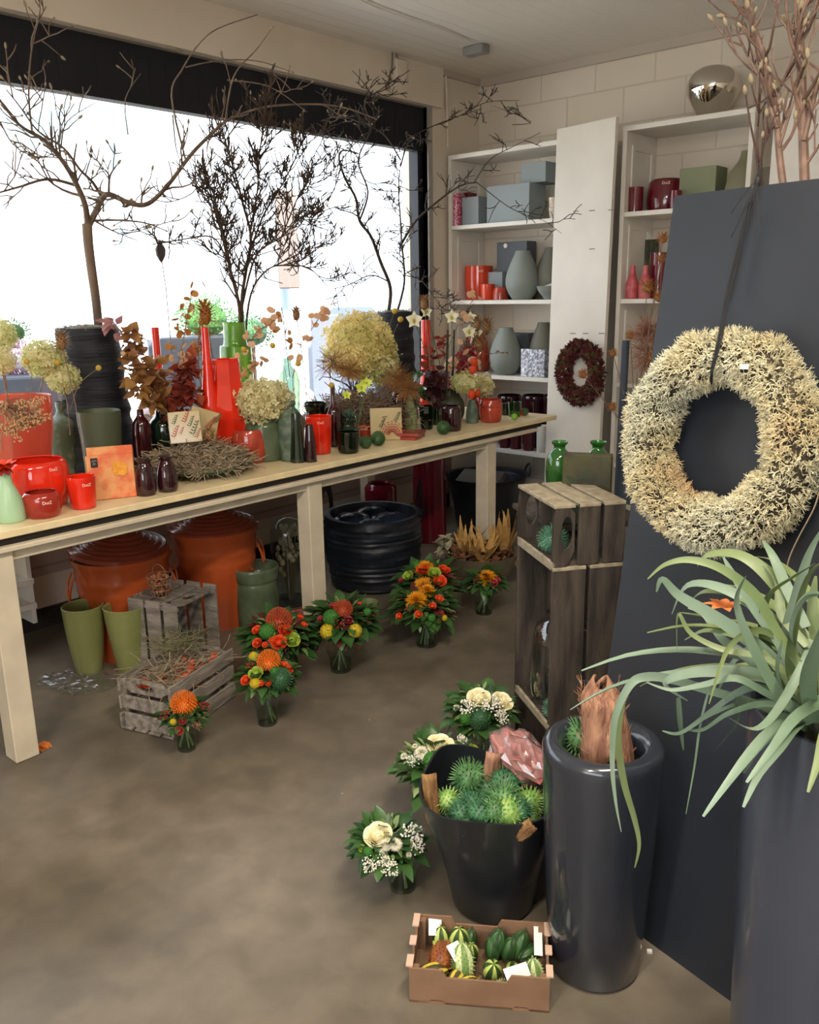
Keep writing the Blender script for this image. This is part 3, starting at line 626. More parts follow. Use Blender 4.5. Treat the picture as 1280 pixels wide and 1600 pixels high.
# ------------------------------------------------------------------ green platter with twig nest + napkins
Pp = baseP(312, 750, TZ, 70); Pp = back(Pp, .07); pw = 83*mpp(Pp)
root = thing('platter', 'wide shallow green platter filled with a tangle of twigs', 'platter', Pp)
MB().lathe([(0, 0), (pw*.45, 0), (pw*.5, .004), (pw*.8, .02), (pw*1.0, .042), (pw*.99, .046), (pw*.78, .026), (pw*.48, .01), (0, .01)], 56, sx=1, sy=1).build('dish', mat('green_platter', '#4f6a42', .3, col2='#3f5636', scale=8), root)
def fnest():
    q = U(0, 2*PI); r_ = pw*math.sqrt(R())*.95; h = .035+.095*(1-(r_/pw)**2)*U(.3, 1.1); return Vector((r_*math.cos(q), r_*math.sin(q), h)), Vector((0, 0, 1))
t_ = tangle(MB(), 1300, fnest, (.04, .11), (.0014, .003)).build('twig_nest', m_twig_g, loc=Pp); setp(t_, 'brown grey twig tangle heaped on the green platter', 'twigs', kind='stuff')
nz = Pp.z+.07; c = onX(292, 690, Pp.x+.02); c = Vector((c.x, c.y, c.z))
b_ = back(c, .06); r2 = pack('napkin_pack', 'cream leaf print napkins tilted behind on the twig nest', b_.x+.02, b_.y+.06, c.z-.0, .13, .13, .02, camyaw(c)+.3, .25, m_kraft, roll=.35)
leafprint(r2, .02, .05, .06, m_pr); leafprint(r2, .045, .08, .05, m_pg)
r1 = pack('napkin_pack', 'cream leaf print napkin pack propped in front on the twig nest', c.x, c.y, c.z-.005, .135, .135, .022, camyaw(c)-.1, .18, m_kraft, roll=-.05)
for x, z, s, m_ in ((-.05, .03, .05, m_pr), (-.045, .085, .04, m_pg), (.0, .09, .05, m_pr), (.03, .035, .06, m_pg), (.02, .07, .045, m_pg), (-.02, .04, .03, m_pr), (.045, .02, .04, m_pr)): leafprint(r1, x, z, s, m_, 5)
def seedhead(name, label, c, r, m, n=70, group=None, sc=(1, 1, 1.2), lf=.9, stem=None, up=Vector((0, 0, 1))):
    root = thing(name, label, 'dried flower', c, group); mb = MB(); mb.ball((0, 0, 0), r*.55, 10, 8, sc=sc)
    q_ = Vector((0, 0, 1)).rotation_difference(up)
    for d in fib(n):
        if d.z < -.7: continue
        p = q_ @ Vector((d.x*sc[0], d.y*sc[1], d.z*sc[2]))*r*.5; dd = q_ @ (d+Vector((0, 0, .7)))
        mb.leaf(p, dd, q_ @ d, r*lf*U(.7, 1.1), r*.22, -.4, .3, 3)
    mb.build('seed_head', m, root)
    if stem is not None: MB().tube(cm3([Vector((0, 0, 0)), (Vector(stem)-c)*.5+Vector((.008, .004, 0)), Vector(stem)-c]), .0022, 5).build('stem', m_twig, root)
    return root
m_dry = mat('dry_brown_bracts', '#7c5a3c', .75, col2='#a07a4e', scale=30)
m_dryo = mat('dry_orange_bracts', '#b0702c', .7, col2='#8a4f22', scale=30)
c = onX(327, 680, Pp.x+.06); seedhead('dried_protea', 'brown curled seed head resting on the platter right of the napkins', c, 13*mpp(c), m_dry, 60)
# brown box planter with big twig nest
Pn = colX(560, -3.42, TZ); bx = thing('box_planter', 'brown wooden box planter heaped with a twig nest', 'planter', Pn, rz=camyaw(Pn)*0)
MB().box((0, 0, .05), (.3, .52, .1), bev=.004).build('box', mat('brown_planter', '#4a2c22', .6), bx, smooth=False)
lp_ = MB(); lp_.box((0, 0, .104), (.32, .54, .012), bev=.003); lp_.build('rim', mat('brown_planter_rim', '#5a382a', .5), bx, smooth=False)
def fnest2():
    a, b = U(-1, 1), U(-1, 1)
    while a*a+b*b > 1: a, b = U(-1, 1), U(-1, 1)
    h = .10+.12*(1-a*a-b*b)*U(.3, 1.1); return Vector((a*.24, b*.37, h-.05*(a*a+b*b)*R())), Vector((0, 0, 1))
setp(tangle(MB(), 1700, fnest2, (.06, .16), (.001, .0028)).build('twig_nest', m_twig, loc=Pn), 'big brown twig nest spilling over the box planter below the golden hydrangea', 'twigs', kind='stuff')
m_fern = mat('dried_fern', '#8a5c34', .8, col2='#a5743f', scale=20)
def plume(label, px, py, X, r, m=m_fern, n=240, name='dried_plume', stem=None, flat=1):
    c = onX(px, py, X); root = thing(name, label, 'dried flower', c); mb = MB()
    for _ in range(n):
        d = Vector((U(-1, 1), U(-1, 1), U(-1, 1))).normalized(); p = d*r*U(0, .5); l = r*U(.4, .9); q = Vector((U(-.4, .4), U(-.4, .4), U(-.4, .2)))
        mb.tube([p, p+(d+q*.5).normalized()*l*.5, p+(d+q).normalized()*l], [.0012, .001, .0005], 3, False)
    mb.build('filaments', m, root, smooth=False)
    if stem is not None: MB().tube(cm3([Vector((0, 0, 0)), (Vector(stem)-c)*.5+Vector((.01, 0, 0)), Vector(stem)-c]), .002, 5).build('stem', m_twig, root)
    return root
plume('tan dried fern plume left of the golden hydrangea foot', 520, 567, -3.36, 26*mpp(Pn), m_dry)
plume('brown dried grass plume falling right of the twig nest', 620, 592, -3.2, 30*mpp(Pn), m_fern)
plume('fluffy tan dried umbels above the sage bottle', 638, 608, -3.12, 24*mpp(Pn), m_fern, 300)
plume('brown dried tuft hanging below the golden hydrangea', 545, 580, -3.28, 22*mpp(Pn), m_fern)
# fern print napkins upright + flat red packs
c = onZ(604, 690, TZ); a = pack('napkin_pack', 'cream napkin pack with a red fern print, upright mid table', *back(c, .05)[:2], TZ, .168, .17, .03, camyaw(c)+.1, .08, m_kraft)
mb = MB()
for k in range(9):
    an = PI/2+(k-4)*.32; d = Vector((math.cos(an), 0, math.sin(an))); o_ = Vector((.03, -.0185, .03))
    for t in range(5):
        for sgn in (-1, 1):
            dd = Vector((math.cos(an+sgn*.7), 0, math.sin(an+sgn*.7))); mb.leaf(o_+d*(.012+t*.013), dd, (0, -1, 0), .016*(1-t*.12), .006, 0, 0, 2)
mb.build('printed_leaf', m_pr, a); leafprint(a, -.03, .07, .05, m_pg, 6, -.0185); leafprint(a, .05, .1, .05, m_pg, 6, -.0185)
m_rpack = mat('red_napkin_paper', '#a84a3e', .35, col2='#8a3028', scale=12, coat=.5)
c = onZ(628, 687, TZ)
for k, (dx, lb) in enumerate(((0, 'flat red napkin pack, lower of two before the sage bottle'), (.012, 'flat red napkin pack, upper of two before the sage bottle'))):
    setp(MB().box((0, 0, .009), (.16, .15, .018), bev=.004).build('napkin_pack', m_rpack, loc=(c.x-.02+dx, c.y+.06, TZ+k*.019), smooth=False), lb, 'napkins').rotation_euler[2] = .35+k*.1
# succulent, orchid pieces
me_pet = None
m_yel = mat('yellow_green_orchid', '#d3dc5a', .45, col2='#b9cc3e', scale=20)
m_ivory = mat('ivory_orchid', '#f6f2d8', .45, transl=.2, col2='#ebe3b8', scale=20)
m_gstem = mat('green_stem', '#3f5a2c', .5)
def orchid(label, P, r, m, face=None, group=None, stem=None):
    root = thing('orchid_blossom', label, 'flower', P, group); mb = MB(); f = (face or (CAM-Vector(P))).normalized(); t = f.orthogonal().normalized(); t = (Vector((0, 0, 1))-f*f.z).normalized(); s = f.cross(t)
    for k in range(5):
        q = 2*PI*k/5; d = t*math.cos(q)+s*math.sin(q); mb.leaf(f*r*.05, d+f*.2, f, r*1.05, r*(1.15 if k in (1, 4) else .85), -.1, .15, 4, .5)
    mb.build('petals', m, root); c_ = MB(); c_.ball(f*r*.15, r*.16, 8, 6); c_.leaf(f*r*.15-t*r*.1, f-t*.8, t, r*.4, r*.3, .3); c_.build('lip', mat('orchid_lip', '#a8a03a', .5), root)
    if stem is not None: MB().tube(cm3([Vector((0, 0, 0)), (Vector(stem)-Vector(P))*.5-f*.02, Vector(stem)-Vector(P)]), .0022, 5).build('stem', m_gstem, root)
c0 = colX(560, -3.1, TZ+.1)
for px, py, r_, lb in ((565, 605, 11, 'yellow green orchid blossom, lower of the two by the twig nest'), (573, 598, 10, 'yellow green orchid blossom, upper of the two by the twig nest'), (542, 617, 8, 'small green orchid bud over the succulent')):
    c = onX(px, py, -3.12); orchid(lb, c, r_*mpp(c), m_yel, stem=(c0.x, c0.y, TZ+.1))
root = thing('succulent', 'grey green succulent rosette in the dark glass jar', 'plant', onX(545, 650, -3.16)); mb = MB()
for k in range(34):
    q = k*2.4; e = .3+1.1*(k/34); mb.leaf((0, 0, -.02), (math.cos(q)*math.cos(e), math.sin(q)*math.cos(e), math.sin(e)), (0, 0, 1), .06, .014, -.2, .4, 3)
mb.build('rosette', mat('succulent_leaf', '#5d7462', .5, col2='#42584a', scale=20), root)
setp(MB().tube([Vector((15*mpp(P)*math.cos(t*PI/9), 15*mpp(P)*math.sin(t*PI/9), .004*math.sin(t*2.1))) for t in range(19)], .003, 6).build('natural_cord', mat('cord', '#b09468', .8), loc=(*baseP(567, 689, TZ, 24)[:2], TZ+.078)), 'tan cord tied round the small red lettered glass', 'cord')
# poppy like red flower in the mint bottle
c = onZ(18, 818, TZ); c = back(c, .03); zt = zat(c, 735)
root = thing('paper_flower', 'orange red curled bloom stuck in the mint bottle at the left edge', 'flower', (c.x, c.y, zt))
mb = MB()
for k in range(9): q = k*.7; mb.leaf((0, 0, .0), (math.cos(q)*.5, math.sin(q)*.5, .9), (math.cos(q), math.sin(q), 0), .055, .05, -.4, .3)
mb.build('petals', mat('flame_petal', '#e0431f', .5), root)
mb = MB()
for k in range(7): q = k*.9; mb.leaf((0, 0, .005), (math.cos(q), math.sin(q), -.1), (0, 0, 1), .035, .03, .5, .3)
mb.build('calyx', mat('dark_red_calyx', '#8a2018', .5), root); MB().tube([(0, 0, .01), (0, 0, -.04)], .003).build('stem', m_gstem, root)
# ------------------------------------------------------------------ under the table
m_obin = mat('orange_enamel_bin', '#b8562a', .25, col2='#a84a24', scale=4, coat=.5)
def bin_(label, px, pyb, wpx, ptop, lidtilt, rim_w, X=None, yb=None):
    P = baseP(px, pyb, 0, wpx*.9) if X is None else X
    zt = zat(P, ptop); q = (P[0], P[1], zt); r1 = rim_w/2*mpp(q); r0 = r1*.8
    root = thing('lidded_bin', label, 'bin', P)
    pr = [(0, .0), (r0, 0), (r0*1.0, .01), (r0*1.01, .02)]
    H_ = zt; ns = [(0.1, 0), (.3, 0), (.5, 0), (.64, 0), (.665, .005), (.69, 0), (.76, 0), (.785, .005), (.81, 0), (.93, 0), (.96, .014), (1.0, .016)]
    for t, a in ns: pr.append((r0+(r1-r0)*t+a*.6, H_*t))
    pr += [(r1, H_*1.0), (r1-.008, H_*.995), (r0, .04), (0, .04)]
    def fl(q_, z): return 1+(.012*math.cos(q_*18) if H_*.05 < z < H_*.6 else 0)
    MB().lathe(pr, 108, fn=fl).build('body', m_obin, root)
    lid = MB(); lp = [(r1*1.04, -.02), (r1*1.05, 0), (r1*.98, .006)]
    for k in range(56): t = k/56; lp.append((r1*(.95-.93*t), .012+.085*t+.004*math.cos(t*7*2*PI)))
    lp.append((0, .098))
    lid.lathe([(0, -.01), (r1*1.0, -.014)]+lp, 64); lo = lid.build('lid', mat('red_brown_enamel_lid', '#8a3f2a', .22, col2='#7a3424', scale=4, coat=.3), root)
    lo.location = (0, 0, zt+.012+abs(lidtilt)*r1*.9); lo.rotation_euler = (0, lidtilt, .3)
    hb = MB(); hb.box((0, 0, .105), (.13, .03, .01), bev=.004); hb.box((-.06, 0, .095), (.012, .03, .02)); hb.box((.06, 0, .095), (.012, .03, .02)); hb.build('lid_handle', m_obin, lo, smooth=False)
    for a in (facecam(P)+1.45, facecam(P)-1.45):
        hx, hy = math.cos(a), math.sin(a); tx, ty = -hy, hx; rr = r0+(r1-r0)*.82+.008; zz = zt*.83
        pts = [(hx*rr+tx*.05, hy*rr+ty*.05, zz), (hx*(rr+.02)+tx*.055, hy*(rr+.02)+ty*.055, zz-.05), (hx*(rr+.025)+tx*.04, hy*(rr+.025)+ty*.04, zz-.1), (hx*(rr+.025), hy*(rr+.025), zz-.115),
               (hx*(rr+.025)-tx*.04, hy*(rr+.025)-ty*.04, zz-.1), (hx*(rr+.02)-tx*.055, hy*(rr+.02)-ty*.055, zz-.05), (hx*rr-tx*.05, hy*rr-ty*.05, zz)]
        MB().tube(cm3(pts), .006, 8).build('handle', m_obin, root)
    return root
bin_('orange enamel bin with its red brown lid askew, left one', 205, 1030, 100, 862, .09, 146)
bin_('orange enamel bin with red brown lid closed, right one', 345, 985, 112, 822, 0, 134)
m_pl = mat('yellow_green_glaze', '#868a56', .3, col2='#767a4a', scale=4, bump=.03, bscale=60, coat=.2)
V('tall_planter', 'tall yellow green planter, left of the pair under the table', 'planter', baseP(141, 1055, 0, 38), [(946, 31.5), (952, 31), (980, 29), (1020, 24), (1052, 19.5), (1055, 19)], m_pl, one=True, t=.008)
V('tall_planter', 'tall yellow green planter, right of the pair beside the upright crate', 'planter', baseP(206, 1053, 0, 38), [(946, 34), (952, 33), (980, 30), (1020, 24), (1052, 19.5), (1055, 19)], m_pl, one=True, t=.008)
V('cylinder_planter', 'dark olive green glazed cylinder planter with a moulded collar', 'planter', baseP(405, 985, 0, 66), [(884, 36), (888, 37), (900, 36), (905, 34), (912, 35), (940, 35), (975, 33), (985, 31)], m_olive2, one=True, t=.008)
m_cranberry = mat('cranberry_gloss', '#6e1024', .2, coat=.4, col2='#5c0c1c', scale=3)
V('tall_cylinder_vase', 'tall dark crimson cylinder vase under the far end of the table', 'vase', baseP(672, 850, 0, 52), [(690, 26), (700, 26), (800, 26), (850, 26)], m_cranberry, one=True, smooth=False, t=.01)
Pv = colX(597, -3.7, 0); V('ring_vase', 'crimson pot with a thick pale rim behind the black basket', 'vase', Pv, [(756, 22), (762, 25), (768, 25), (830, 24), (860, 22)], m_cranberry, one=True, t=.02)
# old weathered wooden crates
m_crate = mat('weathered_grey_wood', '#958d83', .8, col2='#6a635b', scale=5, stretch=(1.5, 8, 8), bump=.5, bscale=25)
m_crate2 = mat('weathered_grey_wood_upright', '#8f877d', .8, col2='#655e56', scale=5, stretch=(8, 8, 1.5), bump=.5, bscale=25)
def crate(label, O, u, v, L_, W_, H_, m=m_crate, rot=None, holes=True, name='wooden_crate', slats=3, bottom=True, gap=.018):
    """box crate, open on top: local x=length, y=width, z=height; root placed at O (a base corner), axes u,v"""
    root = thing(name, label, 'crate', O)
    u = Vector(u).normalized(); v = Vector(v).normalized(); w_ = u.cross(v)
    M_ = Matrix((u, v, w_)).transposed(); root.rotation_mode = 'QUATERNION'; root.rotation_quaternion = M_.to_quaternion()
    th = .010; sh = (H_-gap*(slats-1))/slats
    def J(): return U(-.002, .002)
    for k in range(slats):
        z = sh/2+k*(sh+gap)
        for y in (th/2, W_-th/2): MB().box((L_/2, y+J(), z), (L_+J(), th, sh+J()), bev=.002).build('side_slat', m, root, smooth=False)
        for x in (th/2+.012, L_-th/2-.012):
            if k == slats-1 and holes:    # end board with a rounded hand hole
                mb = MB(); hw = .045; hh = min(.02, sh*.3); c_ = W_/2; ym = W_/2; y0, y1 = th, W_-th; z0, z1 = z-sh/2, z+sh/2; n_ = 16
                hole = [(c_+hw*math.cos(t*2*PI/n_)*1.0, z+hh*math.sin(t*2*PI/n_)) for t in range(n_)]
                outr = []
                for t in range(n_):
                    a = t*2*PI/n_; ca, sa = math.cos(a), math.sin(a); sx = (y1-y0)/2/max(abs(ca), 1e-6); sz = sh/2/max(abs(sa), 1e-6); s_ = min(sx, sz); outr.append((c_+ca*s_, z+sa*s_))
                vs = []
                for xx in (x-th/2, x+th/2):
                    vs += [(xx, a, b) for a, b in hole]+[(xx, a, b) for a, b in outr]
                fs = []
                for t in range(n_):
                    t2 = (t+1) % n_; fs += [(t, t2, n_+t2, n_+t), (2*n_+t, 3*n_+t, 3*n_+t2, 2*n_+t2), (t, 2*n_+t, 2*n_+t2, t2), (n_+t, n_+t2, 3*n_+t2, 3*n_+t)]
                mb.add(vs, fs); mb.build('end_slat', m, root, smooth=False)
            else: MB().box((x, W_/2, z), (th, W_-2*th, sh+J()), bev=.002).build('end_slat', m, root, smooth=False)
    for x in (th+.02, L_-th-.02):
        for y in (th+.008, W_-th-.008): MB().box((x, y, H_/2), (.016, .016, H_-.01)).build('corner_post', m, root, smooth=False)
    if bottom:
        nb_ = 4; bw = (W_-.012*(nb_-1))/nb_
        for k in range(nb_): MB().box((L_/2, bw/2+k*(bw+.012), .004-.008), (L_, bw, .008), bev=.001).build('bottom_slat', m, root, smooth=False)
    return root
# low crate with lantern pods: base corners seen on the floor
A = onZ(204, 1132, 0); zc = .19
r0 = onZ(272, 1158, 0); r1 = onZ(359, 1095, 0)
ue = (r1-r0); Lc = .40; ue.normalize(); ve = Vector((-ue.y, ue.x, 0)); A0 = Vector((r0.x, r0.y, .012))
Cl = crate('low weathered crate holding orange lantern pods and dry stems', A0, ue, ve, Lc, .25, .20)
def incrate(a, b, c): return A0+ue*a+ve*b+Vector((0, 0, c))
m_lan = mat('orange_red_lantern', '#d8401c', .5, transl=.3, col2='#e8602c', scale=30)
def lantern_mesh(col=m_lan):
    mb = MB(); mb.ball((0, 0, 0), 1, 15, 8, fn=lambda d: (1+.12*abs(math.cos(math.atan2(d.y, d.x)*2.5)))*(1 if d.z > -.3 else 1), sc=(.8, .8, 1)); 
    mb.leaf((0, 0, -.9), (0, 0, -1), (1, 0, 0), .5, .4, 0, .3, 2); return mb.build('lantern_pod', col, mesh_only=True)
me_lan = lantern_mesh(); 
for k in range(34):
    P = incrate(U(.05, Lc-.05), U(.04, .2), U(.11, .18)); o = inst('lantern_pod', me_lan, None, P, Quaternion((U(-1, 1), U(-1, 1), U(-1, 1), U(-1, 1))).normalized(), U(.012, .02))
    setp(o, 'orange red lantern pod among the heap in the low crate', 'seed pod', 'lantern pods in the low crate')
def fcr():
    return incrate(U(.03, Lc-.03), U(.03, .22), U(.13, .2)), Vector((0, 0, 1))
setp(tangle(MB(), 260, lambda: (Vector((0, 0, 0))+fcr()[0]-A0, Vector((0, 0, 1))), (.06, .16), (.0008, .0018)).build('dry_stems', m_twig_g, loc=A0), 'dry grey stems lying over the lantern pods in the low crate', 'twigs', kind='stuff')
mb = MB()
for k in range(90):
    P = incrate(U(.2, Lc), U(.12, .27), U(.2, .25))-A0; mb.tube([P, P+Vector((U(-.05, .05), U(-.05, .05), U(-.02, .05))), P+Vector((U(-.1, .1), U(-.1, .1), U(-.01, .05)))], .0012, 4, False)
setp(mb.build('dried_grass', mat('greenish_dry_grass', '#6e6a4a', .8), loc=A0), 'wispy greenish dry grass along the back edge of the low crate', 'twigs', kind='stuff')
# upright crate behind it: opening faces right/front
N0 = onZ(284, 1062, 0); hU = zat(N0, 946); Wu, Du = .29, .25
crate('weathered crate standing on end with a wire basket on top', N0+ue*Wu+ve*Du, (0, 0, 1), -ue, hU, Wu, Du, m_crate2)
# wire basket
Pb = onZ(262, 930, .42); root = thing('wire_basket', 'tiny rusty wire basket of brown pods on the upright crate', 'basket', (*(N0+ue*.07+ve*.13)[:2], hU+.006)); mb = MB()
for k in range(14):
    a = 2*PI*k/14; mb.tube([(math.cos(a)*.035, math.sin(a)*.035, 0), (math.cos(a)*.05, math.sin(a)*.05, .05), (math.cos(a)*.055, math.sin(a)*.055, .09)], .0014, 4)
for z, r_ in ((.0, .035), (.03, .045), (.06, .052), (.09, .056)): mb.tube([(math.cos(t*PI/10)*r_, math.sin(t*PI/10)*r_, z) for t in range(21)], .0018, 4)
mb.build('wire_body', m_twig, root); MB().tube([(math.cos(t*PI/8)*.055, 0, .09+math.sin(t*PI/8)*.05) for t in range(9)], .002, 5).build('handle', m_twig, root)
mb = MB()
for k in range(50): mb.ball((U(-.03, .03), U(-.03, .03), U(.01, .09)), U(.008, .013), 6, 5)
setp(mb.build('brown_pods', mat('brown_pods', '#6e3a24', .6, col2='#8f5a34', scale=40), loc=root.location), 'brown dried pods filling the tiny wire basket', 'seed pods', kind='stuff')
# cellophane sheet, petal, berry, stalk
root = None; mb = MB(); cc = onZ(118, 1068, 0); N_ = 22; vs = []; fs = []
for i in range(N_):
    for j in range(N_):
        x = (i/(N_-1)-.5)*.34; y = (j/(N_-1)-.5)*.26; h = .004+.012*abs(math.sin(x*60+math.sin(y*40)*2))*abs(math.cos(y*55+x*22))+U(0, .006); vs.append((x+.02*math.sin(y*20), y+.02*math.sin(x*17), h))
for i in range(N_-1):
    for j in range(N_-1):
        if ((i-N_/2)/(N_/2))**2+((j-N_/2)/(N_/2))**2 < .95+.1*math.sin(i+j): a = i*N_+j; fs.append((a, a+1, a+N_+1, a+N_))
mb.add(vs, fs); setp(mb.build('cellophane_sheet', glass('crumpled_cellophane', '#f0f2f2', 2.5, .12, .06, '#d8dcdc'), loc=cc, smooth=False), 'crumpled clear cellophane sheet on the floor under the table', 'wrapping')
root = None; mb = MB(); mb.leaf((0, 0, .006), (1, .2, .05), (0, 0, 1), .07, .055, .3, .5); mb.leaf((.01, .01, .004), (.9, .5, .05), (0, 0, 1), .06, .04, .3, .5)
setp(mb.build('fallen_petal', mat('orange_petal', '#c06a28', .6), loc=onZ(56, 1167, 0)), 'orange fallen petal beside the nearest table leg', 'petal')
setp(MB().ball((0, 0, .018), .018, 12, 8).build('red_ball', mat('red_berry', '#a81f24', .4), loc=onZ(190, 1068, 0)), 'small red berry on the floor at the low crate corner', 'berry')
# glass dome with dried poppies
Pd = baseP(456, 948, 0, 50); zt = zat(Pd, 808); rd = 26*mpp(Pd)*1.05
root = thing('glass_dome', 'tall glass dome over dried poppy heads behind the middle table leg', 'dome', Pd)
MB().lathe([(rd, .012), (rd, zt-rd)]+[(rd*math.cos(t*PI/16), zt-rd+rd*math.sin(t*PI/16)) for t in range(1, 9)], 40).build('dome', m_clear, root)
MB().lathe([(0, 0), (rd+.012, 0), (rd+.012, .012), (0, .012)], 40).build('base', mat('dark_wood', '#2e2620', .5), root)
bq = thing('dried_poppies', 'bunch of dried poppy heads under the glass dome', 'dried flowers', Pd); mp_m = mat('poppy_seed_head', '#a89a80', .8, col2='#8a7c66', scale=40)
pm = MB(); pm.ball((0, 0, 0), .012, 10, 8, sc=(1, 1, 1.1)); pm.lathe([(0, .016), (.008, .016), (.009, .013), (0, .013)], 10); pme = pm.build('seed_head', mp_m, mesh_only=True); sb_ = MB()
for k in range(46):
    a = U(0, 2*PI); rr = rd*.82*math.sqrt(R()); z = U(zt*.35, zt*.9); rr *= min(1, (zt-z)/rd*1.2); p = Vector((rr*math.cos(a), rr*math.sin(a), z)); inst('seed_head', pme, bq, p, None, U(.8, 1.3)); sb_.tube([(rr*.2*math.cos(a), rr*.2*math.sin(a), .014), p*.5+Vector((0, 0, .01)), p], .0012, 4)
sb_.build('stems', mat('dry_stems', '#7a6a50', .8), bq)
# black wrapped basket
m_bag = mat('black_wrapped_foil', '#11151c', .45, bump=.6, bscale=14, col2='#161c26', scale=6)
Pk = baseP(586, 928, 0, 120); zt = zat(Pk, 800); q = (Pk.x, Pk.y, zt); rk = 76*mpp(q)
root = thing('black_basket', 'big round black basket of ribbed dark wrap under the table', 'basket', Pk); rs_ = [(0, 0), (rk*.8, 0)]
for k in range(1, 40): rs_.append((rk*(.88+.12*min(1, k/22))+U(-.004, .004), zt*k/40))
rs_ += [(rk, zt), (rk-.03, zt+.0), (rk-.05, zt-.06), (0, zt-.07)]
MB().lathe(rs_, 64, fn=lambda q_, z: 1+.010*math.sin(q_*3+z*44)+.009*math.sin(q_*5-z*85)+.005*math.sin(q_*17+z*60)).build('body', m_bag, root)
fm = MB()
for a0, rr in ((.4, .16), (2.4, .15), (4.2, .17), (5.4, .12)): fm.ball((math.cos(a0)*rk*.45, math.sin(a0)*rk*.45, zt-.045), rr*.75, 14, 8, fn=lambda d: 1+.1*math.sin(d.x*14)*math.cos(d.y*11), sc=(1, 1, .4))
fm.build('folded_foil', mat('shiny_dark_foil', '#1c2638', .15, bump=.5, bscale=20), root)
for a0 in (facecam(Pk)+PI/2+.1, facecam(Pk)-PI/2-.25):
    c_, s_ = math.cos(a0), math.sin(a0); tx, ty = -s_, c_
    pts = [Vector((c_*rk+tx*.11*math.cos(t*PI/10), s_*rk+ty*.11*math.cos(t*PI/10), zt-.02+.17*math.sin(t*PI/10))) for t in range(11)]
    MB().ribbon(pts, [.075]*11, (c_, s_, .2), 0, .003).build('handle', m_bag, root)
# zinc tub with handles at far end
m_zinc = mat('dark_zinc', '#2e3136', .4, metal=.5, col2='#24262b', scale=5)
Pz = back(onZ(760, 836, 0), .2); zt = zat(Pz, 742); q = (Pz.x, Pz.y, zt); rz_ = 64*mpp(q)
root = thing('zinc_tub', 'wide dark metal tub with ring handles under the shelving end of the table', 'tub', Pz)
MB().lathe([(0, 0), (rz_*.72, 0), (rz_*.8, zt*.4), (rz_*.93, zt*.9), (rz_, zt), (rz_+.008, zt+.005), (rz_-.008, zt-.003), (rz_*.7, .03), (0, .03)], 56).build('body', m_zinc, root)
for a0 in (facecam(Pz)+PI/2+.2, facecam(Pz)-PI/2+.25):
    c_, s_ = math.cos(a0), math.sin(a0); tx, ty = -s_, c_
    MB().tube([Vector((c_*(rz_+.02*math.sin(t*PI/8))+tx*.07*math.cos(t*PI/8), s_*(rz_+.02*math.sin(t*PI/8))+ty*.07*math.cos(t*PI/8), zt-.01+.08*math.sin(t*PI/8))) for t in range(9)], .007, 7).build('handle', m_zinc, root)
mb = MB(); mb.box((-.05, .0, zt*.75), (.34, .26, .16), Matrix.Rotation(.3, 3, 'Z') @ Matrix.Rotation(.25, 3, 'X'), bev=.02)
setp(mb.build('grey_sack', mat('grey_paper_sack', '#55524a', .8, bump=.5, bscale=12), loc=Pz), 'grey paper bundle lying in the dark metal tub', 'bundle')
# clay bowl of dried corn
Pw = baseP(752, 930, 0, 64); zt = zat(Pw, 862); q = (Pw.x, Pw.y, zt); rw = 58*mpp(q)
root = thing('clay_bowl', 'wide clay bowl of dried corn husks beside the far table leg', 'bowl', Pw)
m_clay = mat('grey_brown_clay', '#6e6452', .7, col2='#5e5546', scale=5)
MB().lathe([(0, 0), (rw*.5, 0), (rw*.52, .01), (rw*.78, zt*.45), (rw*.94, zt*.8), (rw, zt), (rw+.004, zt+.006), (rw-.012, zt+.002), (rw*.75, zt*.45), (rw*.45, .03), (0, .03)], 56).build('body', m_clay, root)
m_husk = mat('dry_corn_husk', '#caa464', .7, transl=.25, col2='#a87e44', scale=12, stretch=(1, 1, 4)); m_bran = mat('brown_dry_leaf', '#5a3a26', .75, col2='#7a5434', scale=20)
for k, (dx, dy, sp, n_) in enumerate(((-.05, -.08, .9, 12), (.08, -.1, .8, 12), (.12, .04, .35, 14), (-.12, .02, .9, 10), (.02, .08, .7, 12))):
    r_ = thing('corn_husk', ['tan curled corn husk at the left front of the clay bowl', 'tan corn husk at the right front of the clay bowl', 'tall upright fan of corn husk at the right of the clay bowl', 'small tan husk at the left rim of the clay bowl', 'tan corn husk at the back of the clay bowl'][k], 'dried husk', (Pw.x+dx, Pw.y+dy, zt-.02)); mb = MB()
    for j in range(n_):
        a = U(0, 2*PI); mb.leaf((0, 0, 0), (math.cos(a)*sp, math.sin(a)*sp, 1), (math.cos(a), math.sin(a), .3), U(.12, .22) if k != 2 else U(.2, .3), U(.025, .045), U(-.3, .5), .35, 5)
    mb.build('husk_leaves', m_husk, r_); cb_ = MB(); cb_.ball((0, 0, -.02), .025, 10, 8, sc=(1, 1, 2)); cb_.build('cob', mat('brown_cob', '#8a5a2c', .7, bump=.5, bscale=80), r_)
mb = MB()
for k in range(150):
    a = U(0, 2*PI); rr = rw*.85*math.sqrt(R()); p = (rr*math.cos(a), rr*math.sin(a), zt-.03+U(0, .05)); mb.leaf(p, (U(-1, 1), U(-1, 1), U(-.2, .8)), (0, 0, 1), U(.05, .1), U(.03, .05), U(.2, .9), .5, 4)
setp(mb.build('dry_leaves', m_bran, loc=Pw), 'curled brown dry leaves filling the clay bowl', 'leaves', kind='stuff')
mb = MB()
for k in range(40):
    p = (-.2+U(-.05, .06), -.06+U(-.06, .06), zt+U(-.02, .05)); mb.leaf(p, (U(-1, .3), U(-1, 1), U(-.2, .6)), (0, 0, 1), U(.05, .08), U(.035, .05), U(.1, .6), .4, 4)
